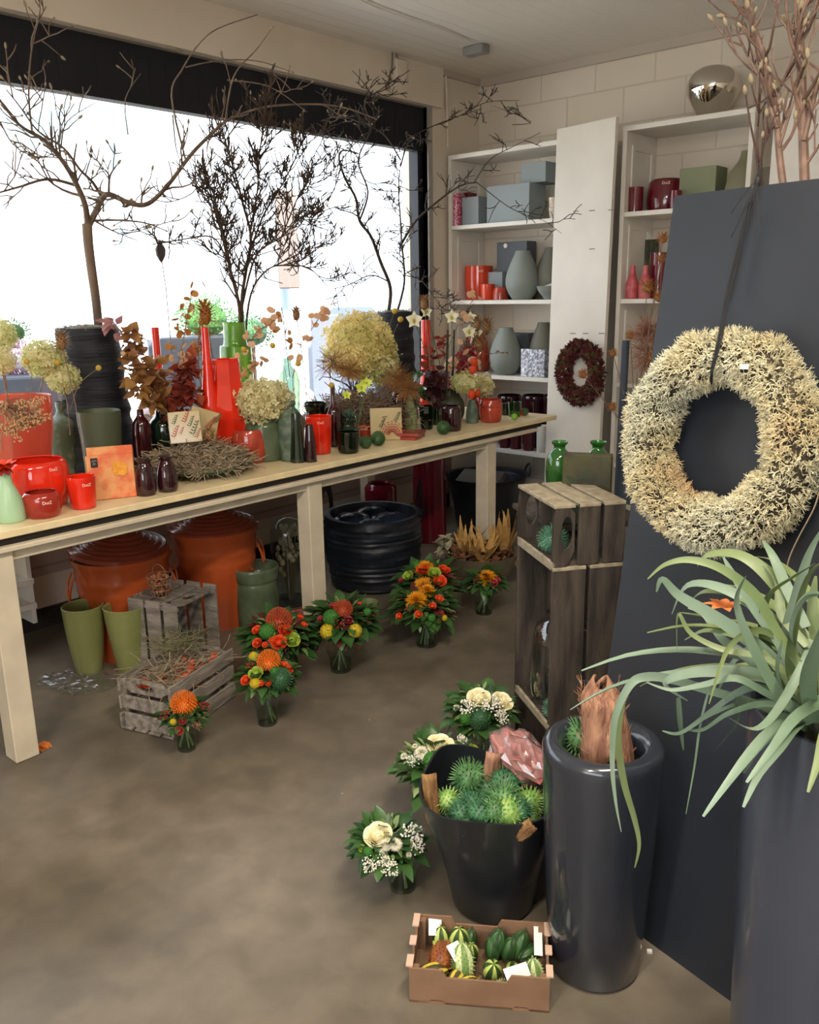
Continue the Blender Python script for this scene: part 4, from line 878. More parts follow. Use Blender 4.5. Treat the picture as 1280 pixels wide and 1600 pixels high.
setp(mb.build('grey_leaves', mat('silver_grey_dry_leaf', '#a09a80', .75, col2='#7c765e', scale=20), loc=Pw), 'silver grey dried leaves over the left rim of the clay bowl', 'leaves', kind='stuff')
# pink boxes + green votive cups
m_pink = mat('raspberry_paper', '#a83a46', .45, col2='#8f2c3a', scale=10)
for k, lb in enumerate(('raspberry napkin pack, leftmost of four leaning at the middle leg', 'raspberry napkin pack, second from left at the middle leg', 'raspberry napkin pack, third from left at the middle leg', 'raspberry napkin pack, right end of the row at the middle leg')):
    P = onZ(466+k*14, 1000-k*4, 0); o = pack('napkin_pack', lb, P.x, P.y, .0, .15, .15, .018, camyaw(P)+.5, .1, m_pink)
V('planter_bowl', 'raspberry square dish lying before the napkin packs, under bouquets', 'dish', baseP(470, 1018, 0, 60), [(1004, 40), (1012, 40), (1018, 36)], mat('raspberry_dark', '#6e2630', .4), one=True, n=4, flat=True, smooth=False)
m_gcup = mat('sage_ceramic_cup', '#6f7a52', .4)
for px, py, lb in ((533, 985, 'green ceramic cup behind the orange bouquet, left of three'), (578, 976, 'green ceramic cup, right of three on the floor'), (573, 998, 'green ceramic cup, front of three on the floor')):
    V('votive_cup', lb, 'cup', baseP(px, py, 0, 26), [(py-36, 15), (py-20, 14.5), (py, 12)], m_gcup, one=True, t=.003, smooth=False)
# cellophane bag corner behind the tall bouquet
V('glass_bowl', 'clear shallow square glass dish behind the tall yellow bouquet', 'bowl', baseP(693, 925, 0, 30), [(880, 32), (900, 24), (925, 15)], m_clear, one=True, n=4, smooth=False, flat=True, ph=.5)
# ------------------------------------------------------------------ bouquets in small glass vases
def rosemesh(name, m, layers=5):
    """open rose: rings of cupped petals, the outer ones lower and rolled back; unit radius"""
    mb = MB(); rs = random.getstate(); random.seed(5)
    for l in range(layers):
        t_ = l/(layers-1); r0 = .12+.6*t_; top = .5-.2*t_; k_ = 3+min(l, 3); roll = .04+.26*t_*t_
        for j in range(k_):
            q0 = 2*PI*j/k_+l*.9+U(-.1, .1); vs = []; fs = []; W = 2*PI/k_*.66
            for a in range(7):
                u = (a/6-.5)*2; edge = 1-.3*abs(u)**2.2
                for b in range(5):
                    v = b/4; rr = r0*(.4+.6*min(1, v*1.5))+roll*max(0, v-.6)**1.2*1.9; z = -.5+(top+.5)*(v**.8)*edge-(.28*t_*max(0, v-.7)*3*.35); q = q0+u*W*(.5+.5*min(1, v*1.6))
                    vs.append((rr*math.cos(q), rr*math.sin(q), z))
            for a in range(6):
                for b in range(4): i = a*5+b; fs.append((i, i+5, i+6, i+1))
            mb.add(vs, fs)
    mb.ball((0, 0, -.05), .42, 10, 8); random.setstate(rs); return mb.build(name, m, mesh_only=True)
m_roseo = mat('orange_rose', '#e85a24', .5, transl=.2, col2='#d8401c', scale=3); m_rosei = mat('ivory_rose', '#fbf6da', .5, transl=.12, col2='#f2e9bd', scale=3)
ROSE_O, ROSE_I = rosemesh('orange_rose', m_roseo, 6), rosemesh('ivory_rose', m_rosei, 8)
def pinmesh(name, m, n=150):
    mb = MB(); mb.ball((0, 0, -.1), .5, 12, 8)
    for d in fib(int(n*1.5)):
        if d.z < -.25: continue
        o_ = d*.45+Vector((0, 0, -.1)); e = d*.95+Vector((0, 0, .12)); tip = e*.86+Vector((0, 0, .22)); mb.tube([o_, (o_+e)*.52+d*.05, e, tip], [.02, .022, .02, .034], 4, True)
    return mb.build(name, m, mesh_only=True)
PIN_O = pinmesh('orange_pincushion', mat('orange_pincushion', '#f2902a', .5, col2='#d85a1a', scale=9)); PIN_R = pinmesh('red_pincushion', mat('coral_pincushion', '#d0603a', .5, col2='#9a3424', scale=9))
def mummesh(name, m):
    mb = MB(); rs = random.getstate(); random.seed(9)
    for l in range(6):
        n_ = 10+4*l; e = 1.35-.25*l
        for j in range(n_):
            q = 2*PI*j/n_+l*.4; mb.leaf((0, 0, -.05*l), (math.cos(q)*math.cos(e), math.sin(q)*math.cos(e), math.sin(e)), (0, 0, 1), .5+.1*l, .17, U(-.1, .25), .3, 3)
    random.setstate(rs); return mb.build(name, m, mesh_only=True)
MUM = mummesh('yellow_chrysanthemum', mat('golden_chrysanthemum', '#eaa81a', .5, transl=.25, col2='#d8881a', scale=2))
def globemesh(name, m, n=260, s=.26):
    mb = MB(); mb.ball((0, 0, 0), .85, 12, 8)
    for d in fib(n): blossom(mb, d*.88, d, s)
    return mb.build(name, m, smooth=False, mesh_only=True)
GREEN_BALL = globemesh('green_dianthus', mat('green_dianthus', '#4a8a34', .6, transl=.2, col2='#2f6a28', scale=6)); LIME = rosemesh('lime_rose', mat('lime_bloom', '#a8bc48', .5, transl=.2, col2='#8aa838', scale=3))
def spraymesh(name, m, n=40, r=.14):
    mb = MB(); rs = random.getstate(); random.seed(3)
    for k in range(n):
        d = Vector((U(-1, 1), U(-1, 1), U(0, 1))).normalized(); p = d*U(.6, 1.05); mb.ball(p, r*U(.6, 1), 6, 4)
        if k % 2: mb.tube([(0, 0, -.3), p], .02, 3, False)
    random.setstate(rs); return mb.build(name, m, mesh_only=True)
WAX = spraymesh('white_berries', mat('white_buds', '#e8e6d6', .5), 60, .12); BERRY = spraymesh('red_berries', mat('red_hypericum', '#8f1f22', .25, coat=.3), 16, .2); YEL = globemesh('yellow_filler', mat('yellow_solidago', '#d0b82a', .6, transl=.2), 70, .3)
THIS = spiky(1, 200, .3, 8).build('green_thistle', mat('dark_thistle', '#35603a', .6, col2='#24482c', scale=5), mesh_only=True)
BUD = rosemesh('rose_bud', m_roseo, 3); BUDW = mummesh('white_daisy', mat('white_daisy', '#ece8d4', .5, transl=.2))
PINKB = rosemesh('red_waxflower', mat('crimson_bloom', '#9a2f34', .5, transl=.2), 3)
KIND = dict(rose=(ROSE_O, 'rose'), ivory=(ROSE_I, 'rose'), pin=(PIN_O, 'pincushion_flower'), pinr=(PIN_R, 'pincushion_flower'), mum=(MUM, 'chrysanthemum'), green=(GREEN_BALL, 'green_pompon'), lime=(LIME, 'lime_bloom'),
            wax=(WAX, 'white_spray'), berry=(BERRY, 'berry_cluster'), yel=(YEL, 'yellow_filler'), thistle=(THIS, 'thistle'), bud=(BUD, 'rose_bud'), daisy=(BUDW, 'daisy'), crim=(PINKB, 'crimson_bloom'))
m_lv = mat('dark_bouquet_leaf', '#2a4a26', .35, transl=.15, col2='#456a36', scale=12); m_lv2 = mat('light_bouquet_leaf', '#6a8048', .5, transl=.2, col2='#98a874', scale=20); m_lv3 = mat('brown_red_leaf', '#5a2a24', .5, transl=.15)
def glassvase(label, P, h, r, water=True):
    root = thing('glass_vase', label, 'vase', P); pr = [(r*.72, 0), (r*.74, h*.1), (r*.8, h*.5), (r*.95, h*.85), (r*1.02, h)]
    MB().lathe([(0, .0), (r*.66, 0)]+catmull(pr, 4), 32, cap=False).build('body', m_clear, root)
    if water: MB().lathe([(0, .013), (r*.7, .013), (r*.76, h*.45), (0, h*.45)], 24).build('water', glass('vase_water', '#e6ece0', .5), root)
    return root
def bouquet(label, vlabel, vbase, vtop, vw, cpx, R_px, rx, flowers, nl=150, lv2=.4, lvr=0, seed=1, flat=.78, drop=.0, nostem=False, brx=None):
    """vbase=(px,py) front foot of vase; vtop=row of vase rim; cpx=(px,py) centre of the flower dome, R_px its radius"""
    random.seed(seed); P = baseP(vbase[0], vbase[1], 0, vw*.7); h = zat(P, vtop); rv = vw/2*mpp(P); vz = glassvase(vlabel, P, h, rv)
    zc_ = zat(P, cpx[1]); C = Vector((P.x, P.y, zc_)); Rr = R_px*mpp(C); d = ray(cpx[0], cpx[1]); 
    # centre sideways shift so that the dome sits where it is seen
    sx = (cpx[0]-proj(C)[0])*mpp(C); C = C+cR*sx; C.z = zc_
    root = thing('bouquet', label, 'bouquet', (P.x, P.y, h)); O = Vector((P.x, P.y, h))
    for kind, px, py, s in flowers:
        dd = ray(px, py).normalized(); oc = CAM-C; fl = flat; A = Vector((dd.x, dd.y, dd.z/fl)); B = Vector((oc.x, oc.y, oc.z/fl))
        a = A.dot(A); b = 2*A.dot(B); c = B.dot(B)-(Rr)**2; ds = b*b-4*a*c; t = (-b-math.sqrt(ds))/(2*a) if ds > 0 else -b/(2*a)
        p = CAM+dd*t; n = Vector((p.x-C.x, p.y-C.y, (p.z-C.z)/fl**2)).normalized(); n = (n+Vector((0, 0, .45))-dd*.25).normalized()
        me, nm = KIND[kind]; rr = s/2*mpp(p)*(1.12 if kind not in ('mum',) else 1.0); q = Vector((0, 0, 1)).rotation_difference(n) @ Quaternion((0, 0, 1), U(0, 6))
        inst(nm, me, root, p-O-n*rr*.25, q, rr)
    for m_, cnt, Lr, Wr in ((m_lv, int(nl*(1-lv2)), (.35, .6), .68), (m_lv2, int(nl*lv2*1.6), (.16, .3), .5), (m_lv3, int(nl*lvr), (.3, .5), .6)):
        if not cnt: continue
        mb = MB()
        for k in range(cnt):
            d = Vector((U(-1, 1), U(-1, 1), U(-.35, .95))).normalized(); base = C+Vector((d.x, d.y, d.z*flat))*Rr*U(.35, .8)-O
            dr = Vector((d.x, d.y, d.z*.5+U(-.3, .35))); mb.leaf(base, dr, Vector((d.x*.3, d.y*.3, 1)), (l_ := Rr*U(*Lr)), l_*Wr*U(.8, 1.2), U(.0, .5), .2, 4, .8)
        mb.build('foliage', m_, root)
    mb = MB()
    for k in range(10):
        a = U(0, 2*PI); b = a+PI+U(-.5, .5); mb.tube([Vector((math.cos(a)*rv*.6, math.sin(a)*rv*.6, .016-h)), Vector((0, 0, -.01)), (C-O)*.8+Vector((math.cos(b)*Rr*.4, math.sin(b)*Rr*.4, 0))], .0028, 5)
    mb.build('stems', m_stemgreen, root); return root
bouquet('small round bouquet with one orange pincushion flower before the low crate', 'small clear glass vase before the low crate', (293, 1176), 1132, 38, (287, 1120), 40, 0,
    [('pin', 287, 1098, 40), ('berry', 258, 1118, 16), ('berry', 318, 1105, 18), ('crim', 285, 1126, 12), ('crim', 280, 1142, 14), ('yel', 270, 1128, 10), ('berry', 308, 1133, 12)], 230, .6, seed=11)
bouquet('orange and green bouquet with coral pincushion and roses, rear left', 'clear glass vase hidden under the rear left orange bouquet', (440, 1078), 1038, 40, (436, 1000), 58, 0,
    [('pinr', 436, 968, 40), ('rose', 446, 983, 22), ('rose', 436, 1003, 25), ('rose', 401, 983, 17), ('rose', 401, 1004, 16), ('lime', 457, 998, 26), ('green', 417, 985, 24), ('bud', 470, 963, 11), ('bud', 425, 1000, 11), ('bud', 414, 1007, 10), ('bud', 476, 975, 11), ('lime', 426, 975, 15), ('lime', 424, 990, 12), ('bud', 440, 956, 12), ('crim', 395, 975, 9)], 260, .45, .15, seed=12)
bouquet('front orange bouquet with large pincushion and dark thistle', 'clear glass vase with cut stems under the front orange bouquet', (419, 1136), 1084, 42, (418, 1060), 48, 0,
    [('pin', 420, 1032, 36), ('rose', 383, 1062, 17), ('rose', 452, 1046, 14), ('lime', 399, 1051, 24), ('thistle', 440, 1060, 28), ('yel', 398, 1067, 16), ('yel', 396, 1024, 14), ('bud', 445, 1037, 12), ('bud', 419, 1067, 10), ('bud', 408, 1067, 10), ('bud', 451, 1042, 12), ('berry', 392, 1040, 14), ('green', 430, 1048, 14)], 230, .5, seed=13)
bouquet('dark leafy bouquet with coral pincushion beside the raspberry packs', 'round clear glass vase under the dark leafy bouquet', (533, 1053), 1010, 44, (533, 975), 56, 0,
    [('pinr', 536, 951, 30), ('green', 517, 963, 24), ('yel', 511, 986, 22), ('yel', 556, 985, 20), ('green', 575, 955, 12), ('crim', 545, 968, 14), ('berry', 528, 975, 16), ('crim', 520, 945, 12), ('crim', 500, 966, 10), ('bud', 562, 942, 7)], 330, .35, .15, seed=14)
bouquet('tall mixed bouquet of golden blooms and orange roses, rear one', 'clear glass vase under the rear golden bouquet', (668, 985), 945, 42, (668, 915), 52, 0,
    [('mum', 664, 883, 38), ('rose', 661, 889, 22), ('lime', 679, 893, 22), ('rose', 695, 888, 20), ('rose', 688, 906, 22), ('lime', 637, 898, 18), ('mum', 661, 912, 38), ('crim', 627, 905, 10), ('crim', 705, 900, 9), ('green', 650, 880, 12)], 240, .5, .1, seed=15)
bouquet('golden chrysanthemum bouquet with small orange roses, front one', 'clear glass vase under the front golden bouquet', (667, 1013), 962, 46, (662, 952), 54, 0,
    [('mum', 650, 933, 40), ('bud', 654, 959, 13), ('bud', 623, 963, 12), ('bud', 687, 934, 14), ('bud', 676, 946, 13), ('mum', 668, 918, 30), ('yel', 695, 965, 9), ('crim', 640, 950, 11), ('crim', 690, 957, 9), ('green', 675, 965, 12)], 260, .5, .1, seed=16)
bouquet('small round bouquet with a single golden bloom beside the clay bowl', 'small clear glass vase beside the clay bowl', (756, 962), 926, 36, (758, 912), 34, 0,
    [('mum', 762, 898, 36), ('crim', 772, 910, 14), ('crim', 778, 905, 10), ('berry', 745, 905, 9)], 220, .4, seed=17)
bouquet('white rose bouquet with waxflower beside the tall crates, rear one', 'clear vase under the rear white bouquet', (755, 1195), 1150, 44, (750, 1112), 58, 0,
    [('ivory', 748, 1088, 38), ('ivory', 786, 1094, 36), ('wax', 733, 1106, 30), ('wax', 770, 1104, 34), ('wax', 784, 1120, 22), ('thistle', 750, 1122, 26), ('daisy', 712, 1104, 12), ('green', 728, 1122, 20)], 250, .5, seed=18)
bouquet('white rose and lime bouquet behind the dark bucket', 'clear vase under the middle white bouquet', (690, 1290), 1245, 44, (680, 1200), 66, 0,
    [('ivory', 688, 1160, 44), ('lime', 708, 1175, 38), ('daisy', 658, 1172, 24), ('green', 676, 1187, 28), ('wax', 645, 1188, 20), ('lime', 744, 1169, 22), ('wax', 722, 1155, 18), ('daisy', 648, 1164, 10), ('daisy', 665, 1182, 14), ('daisy', 630, 1180, 12)], 280, .5, seed=19)
bouquet('low white bouquet with ivory rose and daisies, nearest the card tray', 'clear glass vase showing green cut stems, nearest the card tray', (630, 1398), 1345, 56, (606, 1322), 58, 0,
    [('ivory', 590, 1302, 46), ('daisy', 598, 1319, 24), ('daisy', 619, 1317, 22), ('wax', 645, 1302, 34), ('wax', 651, 1320, 26), ('wax', 578, 1350, 26), ('wax', 610, 1357, 26), ('wax', 600, 1345, 20), ('green', 575, 1330, 14), ('lime', 565, 1325, 12), ('daisy', 640, 1335, 10)], 300, .45, seed=20)
random.seed(77)
# ------------------------------------------------------------------ shelves
m_grey = mat('matt_grey_ceramic', '#8b928c', .6, col2='#7e857f', scale=3); m_greyd = mat('matt_taupe_ceramic', '#6b695c', .6); m_gbox = mat('grey_card_box', '#8d9698', .6); m_gboxd = mat('dark_card_box', '#50555a', .55)
m_burg = mat('burgundy_gloss', '#6e1424', .12, coat=.7, col2='#5a0e1c', scale=3); m_sred = mat('shelf_red_gloss', '#d8401f', .12, coat=.6, col2='#c2361a', scale=4)
def onshelf(px, py, y, w_=0): P = onY(px, py, y); return P
def shelfbase(px, zsh, y): return Vector((colY(px, y, zsh).x, y, zsh))
SA, SB_, SC_, SD = ZS[1], ZS[2], ZS[3], ZS[4]
def sv(name, label, px, y, zsh, rows, m, **k):
    P = shelfbase(px, zsh, y); rows = [r for r in rows]; return V(name, label, 'vase', P, rows, m, **k)
def sbox(label, px, y, zsh, wpx, ytop, dpt, m, rz=0, name='storage_box', cat='box', dz=0):
    P = shelfbase(px, zsh+dz, y); h = zat(P, ytop)-P.z; w_ = wpx*mpp(P)*1.32
    o = MB().box((0, 0, h/2), (w_, dpt, h), bev=.002).build(name, m, loc=P, smooth=False); o.rotation_euler[2] = rz; return setp(o, label, cat)
m_wrap = mat('pink_wrapped', '#9a1c4a', .15, coat=1, col2='#d890a8', scale=90, contrast=(.45, .6))
sv('wrapped_bottle', 'bubble wrapped magenta bottle at the left of the top shelf', 713, 5.12, SA, [(303, 10), (312, 11), (330, 11), (354, 10.5)], m_wrap, one=True, smooth=False)
sbox('dark burgundy box behind the wrapped magenta bottle', 729, 5.24, SA, 18, 302, .1, m_burg)
o = sbox('small grey card box right of the magenta bottle', 746, 5.2, SA, 24, 309, .17, m_gbox)
o = sbox('long grey card box in the middle of the top shelf', 806, 5.2, SA, 60, 290, .2, m_gbox)
zz = zat(o.location, 290); o2 = sbox('grey card box stacked on the long grey box', 846, 5.25, SA, 34, 256, .2, m_gbox, dz=zz-SA)
m_dot = mat('dotted_paper_cup', '#d8cfc0', .6, col2='#c4ab94', scale=120, contrast=(.55, .65), kind='voronoi')
sv('cup_vase', 'stack of pale dotted cups at the right of the top shelf', 867, 5.14, SA, [(309, 10), (324, 9), (325, 9.8), (342, 7.5)], m_dot, one=True, smooth=False)
sv('bowl', 'pale blue bowl at the left of the second shelf', 712, 5.24, SB_, [(449, 12), (460, 11), (468, 6)], mat('pale_blue_ceramic', '#8fa3ac', .4), one=True)
sv('cylinder_vase', 'large red cylinder vase on the second shelf', 748, 5.24, SB_, [(416, 22), (440, 22), (468, 20)], m_sred, smooth=False, text='DutZ', tpos=.85, tsize=.022, tang=.1)
sv('tumbler_vase', 'small bright red tumbler before the large red cylinder', 762, 5.13, SB_, [(444, 11.5), (455, 11), (468, 10)], m_sred, one=True)
sv('tumbler_vase', 'small red rounded glass touching the grey egg vase', 782, 5.15, SB_, [(449, 10), (458, 12), (468, 12.5)], m_terra, one=True)
o = sbox('dark grey box with a white round sticker on the second shelf', 806, 5.33, SB_, 42, 378, .12, m_gboxd)
P = onY(790, 384, 5.265); setp(MB().lathe([(0, 0), (.016, 0), (.016, .002), (0, .002)], 16).build('sticker', m_white, o), None); bpy.data.objects['sticker'].rotation_euler = (PI/2, 0, 0); bpy.data.objects['sticker'].location = P-o.location
sbox('small grey box behind the red tumblers', 779, 5.27, SB_, 22, 425, .1, m_gbox)
EGG = [(0, .42), (.08, .5), (.25, .72), (.45, .92), (.62, 1.0), (.78, .93), (.92, .72), (1, .55)]
def egg(label, px, y, zsh, ytop, wpx, ybot, m): sv('egg_vase', label, px, y, zsh, [(ytop+(ybot-ytop)*t, wpx/2*a) for t, a in EGG], m, one=True)
egg('grey egg shaped vase on the second shelf', 816, 5.15, SB_, 392, 53, 468, m_grey)
egg('taupe egg vase half hidden behind the tall white board, second shelf', 862, 5.27, SB_, 387, 54, 464, m_greyd)
sv('bowl', 'small grey bowl holding folded paper beside the white board', 857, 5.1, SB_, [(447, 19), (456, 15), (463, 9), (468, 7)], m_grey, one=True, t=.003)
P = shelfbase(860, SB_+.06, 5.12); setp(MB().box((0, 0, .02), (.13, .09, .03), Matrix.Rotation(-.3, 3, 'Y'), bev=.005).build('folded_paper', mat('pale_fabric', '#c9c6bc', .8, bump=.4, bscale=20), loc=P, smooth=False), 'pale folded paper lying in the small grey bowl', 'paper')
egg('grey egg shaped vase on the third shelf', 790, 5.14, SC_, 512, 51, 586, m_grey)
egg('taupe egg vase behind the silver mosaic box', 848, 5.27, SC_, 504, 44, 580, m_greyd)
sbox('grey card box between the egg vases on the third shelf', 812, 5.32, SC_, 34, 520, .1, m_gboxd)
m_mos = mat('silver_mosaic', '#e4e6ea', .25, col2='#6c7282', scale=70, contrast=(.3, .6), metal=.3)
sbox('small silver mosaic box on the third shelf', 838, 5.12, SC_, 33, 545, .1, m_mos, name='mosaic_box')
sv('bowl', 'grey bowl at the right end of the third shelf', 868, 5.12, SC_, [(570, 12), (580, 11), (590, 6)], m_grey, one=True)
egg('orange red jar behind the seed heads on the third shelf', 750, 5.25, SC_, 520, 34, 584, m_terra)
egg('dull grey vase at the left of the third shelf', 722, 5.2, SC_, 532, 44, 584, m_greyd)
for px, lb, a in ((795, 'large plum pot on the lowest shelf, left one', 0), (834, 'large plum pot on the lowest shelf, middle one', 1), (866, 'large plum pot on the lowest shelf, right one by the white board', 2)):
    sv('ribbed_pot', lb, px, 5.28, SD, [(617, 18), (621, 19), (640, 19), (690, 17)], m_plum, one=True)
for px, lb in ((789, 'plum cylinder vase at the front of the lowest shelf, left one'), (806, 'plum cylinder vase at the front of the lowest shelf, middle one'), (826, 'plum cylinder vase at the front of the lowest shelf, right one')):
    sv('cylinder_vase', lb, px, 5.12, SD, [(661, 9), (668, 8.5), (699, 8)], mat('matt_plum', '#4c1820', .4), one=True, smooth=False)
sv('cylinder_vase', 'white marbled cylinder vase at the right of the lowest shelf', 848, 5.12, SD, [(665, 10), (675, 10), (701, 9.5)], mat('white_marble', '#dcd8d0', .4, col2='#b0aca4', scale=12, contrast=(.5, .75)), one=True, smooth=False)
# right unit
R1, R2, R3 = 2.06, 1.545, 1.025
sv('cylinder_vase', 'burgundy cylinder vase beside the tall white board, top right shelf', 992, 5.14, R1, [(293, 12), (310, 12), (333, 11.5)], m_burg, one=True, smooth=False)
sv('barrel_vase', 'wide burgundy barrel vase lettered in white on the right unit', 1040, 5.27, R1, [(281, 24), (285, 27), (300, 29), (315, 30), (330, 28)], m_burg, text='DutZ', tpos=.85, tsize=.022, tang=-.05)
sv('cup_vase', 'small burgundy tumbler before the wide burgundy barrel', 1055, 5.12, R1, [(298, 9), (315, 9), (330, 8)], m_burg, one=True)
m_sagebox = mat('sage_card_box', '#7d8466', .6)
sbox('sage green card box on the right unit', 1096, 5.25, R1, 44, 263, .16, m_sagebox)
sv('egg_vase', 'tall olive taupe vase behind the top of the dark board', 1162, 5.2, R1, [(236, 9), (250, 12), (270, 24), (300, 30), (320, 22)], mat('olive_taupe', '#77745a', .6), one=True)
sv('textured_pot', 'small knitted grey pot behind the top of the dark board', 1199, 5.15, R1, [(262, 12), (275, 12), (320, 10)], mat('knitted_grey', '#7d7a6c', .8, bump=.6, bscale=90), one=True)
m_chrome = mat('mirror_chrome_glass', '#d8d4cc', .03, metal=1)
P = shelfbase(1112, 2.55, 5.22); root, pr_ = V('chrome_vase', 'mirrored bulb vase standing on top of the right shelving unit', 'vase', P, [(103, 10), (107, 24), (118, 36), (135, 41), (150, 38), (170, 27), (190, 20)], m_chrome, closed=True, n=48)
sbox('square dark olive dish standing upright behind the coral bottles', 1000, 5.36, R2, 40, 375, .02, mat('olive_grass_print', '#34382a', .4, col2='#6e7040', scale=12, stretch=(3, 1, 1), contrast=(.5, .7)), name='square_dish', cat='dish')
sv('cylinder_vase', 'burgundy cylinder vase beside the dark board edge, middle right shelf', 1028, 5.2, R2, [(395, 15), (420, 14.5), (470, 13)], m_burg, one=True, smooth=False)
m_coralb = mat('frosted_coral_bottle', '#b8424c', .35, col2='#c86a6c', scale=30)
for px, lb in ((987, 'frosted coral bottle next to the tall white board'), (1007, 'frosted coral bottle, second from the tall white board')):
    sv('bottle_vase', lb, px, 5.1, R2, [(415, 4), (425, 4.5), (432, 6), (442, 9.5), (455, 10), (467, 9)], m_coralb, one=True)
# dried pink bunch, tall grey tube and dark blue planter right of the white board
m_blueg = mat('blue_grey_planter', '#3f4956', .4, col2='#353e4a', scale=3)
Pt_ = colY(974, 4.55, .0); Pt_.z = 0; V('tall_planter', 'tall blue grey planter beside the moss wreath', 'planter', Pt_, [(658, 16), (662, 17), (700, 17), (760, 17), (830, 16)], m_blueg, one=True, smooth=False, t=.012)
m_pinkdry = mat('dusty_pink_dried', '#b07a64', .8, col2='#8f5a4a', scale=20)
for px, py, r_, lb in ((1018, 555, 34, 'dusty pink feathery dried bunch right of the grey tube'), (1012, 520, 26, 'dusty pink dried tuft above the feathery bunch'), (1030, 590, 22, 'dusty pink dried tuft low behind the moss wreath')):
    plume_c = onY(px, py, 4.7); root = thing('dried_bunch', lb, 'dried flowers', plume_c); mb = MB(); rr = r_*mpp(plume_c)
    for _ in range(420):
        d = Vector((U(-1, 1), U(-1, 1), U(-1, 1))).normalized(); p = d*rr*U(0, .7); q = Vector((U(-.6, .6), U(-.6, .6), U(-.6, .6))); mb.tube([p, p+(d+q)*rr*.25, p+(d+q*1.5)*rr*.45], [.0016, .0013, .0006], 3, False)
    mb.build('filaments', m_pinkdry, root, smooth=False); MB().tube([(0, 0, 0), Vector((Pt_.x, Pt_.y, .75))-plume_c], .002, 4).build('stem', m_twig, root)
_a, _b = colY(965, 4.55, .35), onY(978, 532, 4.55)
setp(MB().tube([_a, (_a+_b)/2, _b], .022, 16).build('grey_tube', m_blueg), 'slim blue grey tube standing in the tall planter beside the white board', 'tube')
# round straw flower heads
m_straw = mat('tan_straw_flower', '#c08a54', .75, transl=.2, col2='#a06a3c', scale=30)
for px, py, r_, ex, ey, lb in ((985, 525, 9, 1010, 600, 'tan straw flower head above the grey tube'), (911, 586, 10, 1000, 600, 'tan straw flower head before the berry wreath centre'), (958, 553, 8, 1010, 570, 'tan straw flower head at the edge of the white board'), (957, 637, 9, 1000, 605, 'tan straw flower head below the berry wreath'), (1036, 374, 11, 1040, 440, 'tan straw flower head highest beside the dark board'), (1034, 405, 9, 1040, 470, 'tan straw flower head under the highest one'), (1012, 450, 14, 1030, 520, 'pale straw flower head, larger, beside the dark board edge'), (1030, 465, 12, 1035, 540, 'pale straw flower head close to the dark board edge'), (1020, 560, 11, 1030, 600, 'straw flower head in the dusty pink bunch')):
    c = onY(px, py, 4.4); seedhead('straw_flower', lb, c, r_*mpp(c)*1.1, m_straw, 60, sc=(1, 1, .9), lf=.8, stem=Vector((Pt_.x+U(-.03, .03), Pt_.y+U(-.03, .03), .75)))
# little wreath on the white board
wc = onY(911, 582, 4.93); wr = 31*mpp(wc); wt = 11*mpp(wc)
root = thing('berry_wreath', 'small dark berry and leaf wreath hung on the tall white board', 'wreath', wc)
mb = MB(); mb2 = MB()
for k in range(2600):
    a = U(0, 2*PI); b = U(0, 2*PI); cx = math.cos(a)*wr*.95; cz = math.sin(a)*wr*1.22; n = Vector((math.cos(a)*math.cos(b), -abs(math.sin(b))*.9, math.sin(a)*math.cos(b))); p = Vector((cx, -.02, cz))+n*wt*.8
    (mb if R() < .75 else mb2).leaf(p, (n+Vector((U(-.8, .8), U(-.8, .3), U(-.8, .8)))), n, wt*U(.5, 1.0), wt*U(.4, .6), .2, .3, 2)
mb.build('dark_leaves', mat('dark_wine_leaf', '#4a1c24', .6, col2='#6e2c2c', scale=40), root); mb2.build('green_leaves', mat('dull_green_leaf', '#5c5a34', .6), root)
for px, py in ((911, 545), (925, 562), (938, 577), (935, 597), (883, 597), (877, 577), (911, 622)):
    p = onY(px, py, 4.9)-wc; me = ROSE_O; inst('red_bloom', me, root, p, Vector((0, 0, 1)).rotation_difference(Vector((0, -1, .1))), .02)
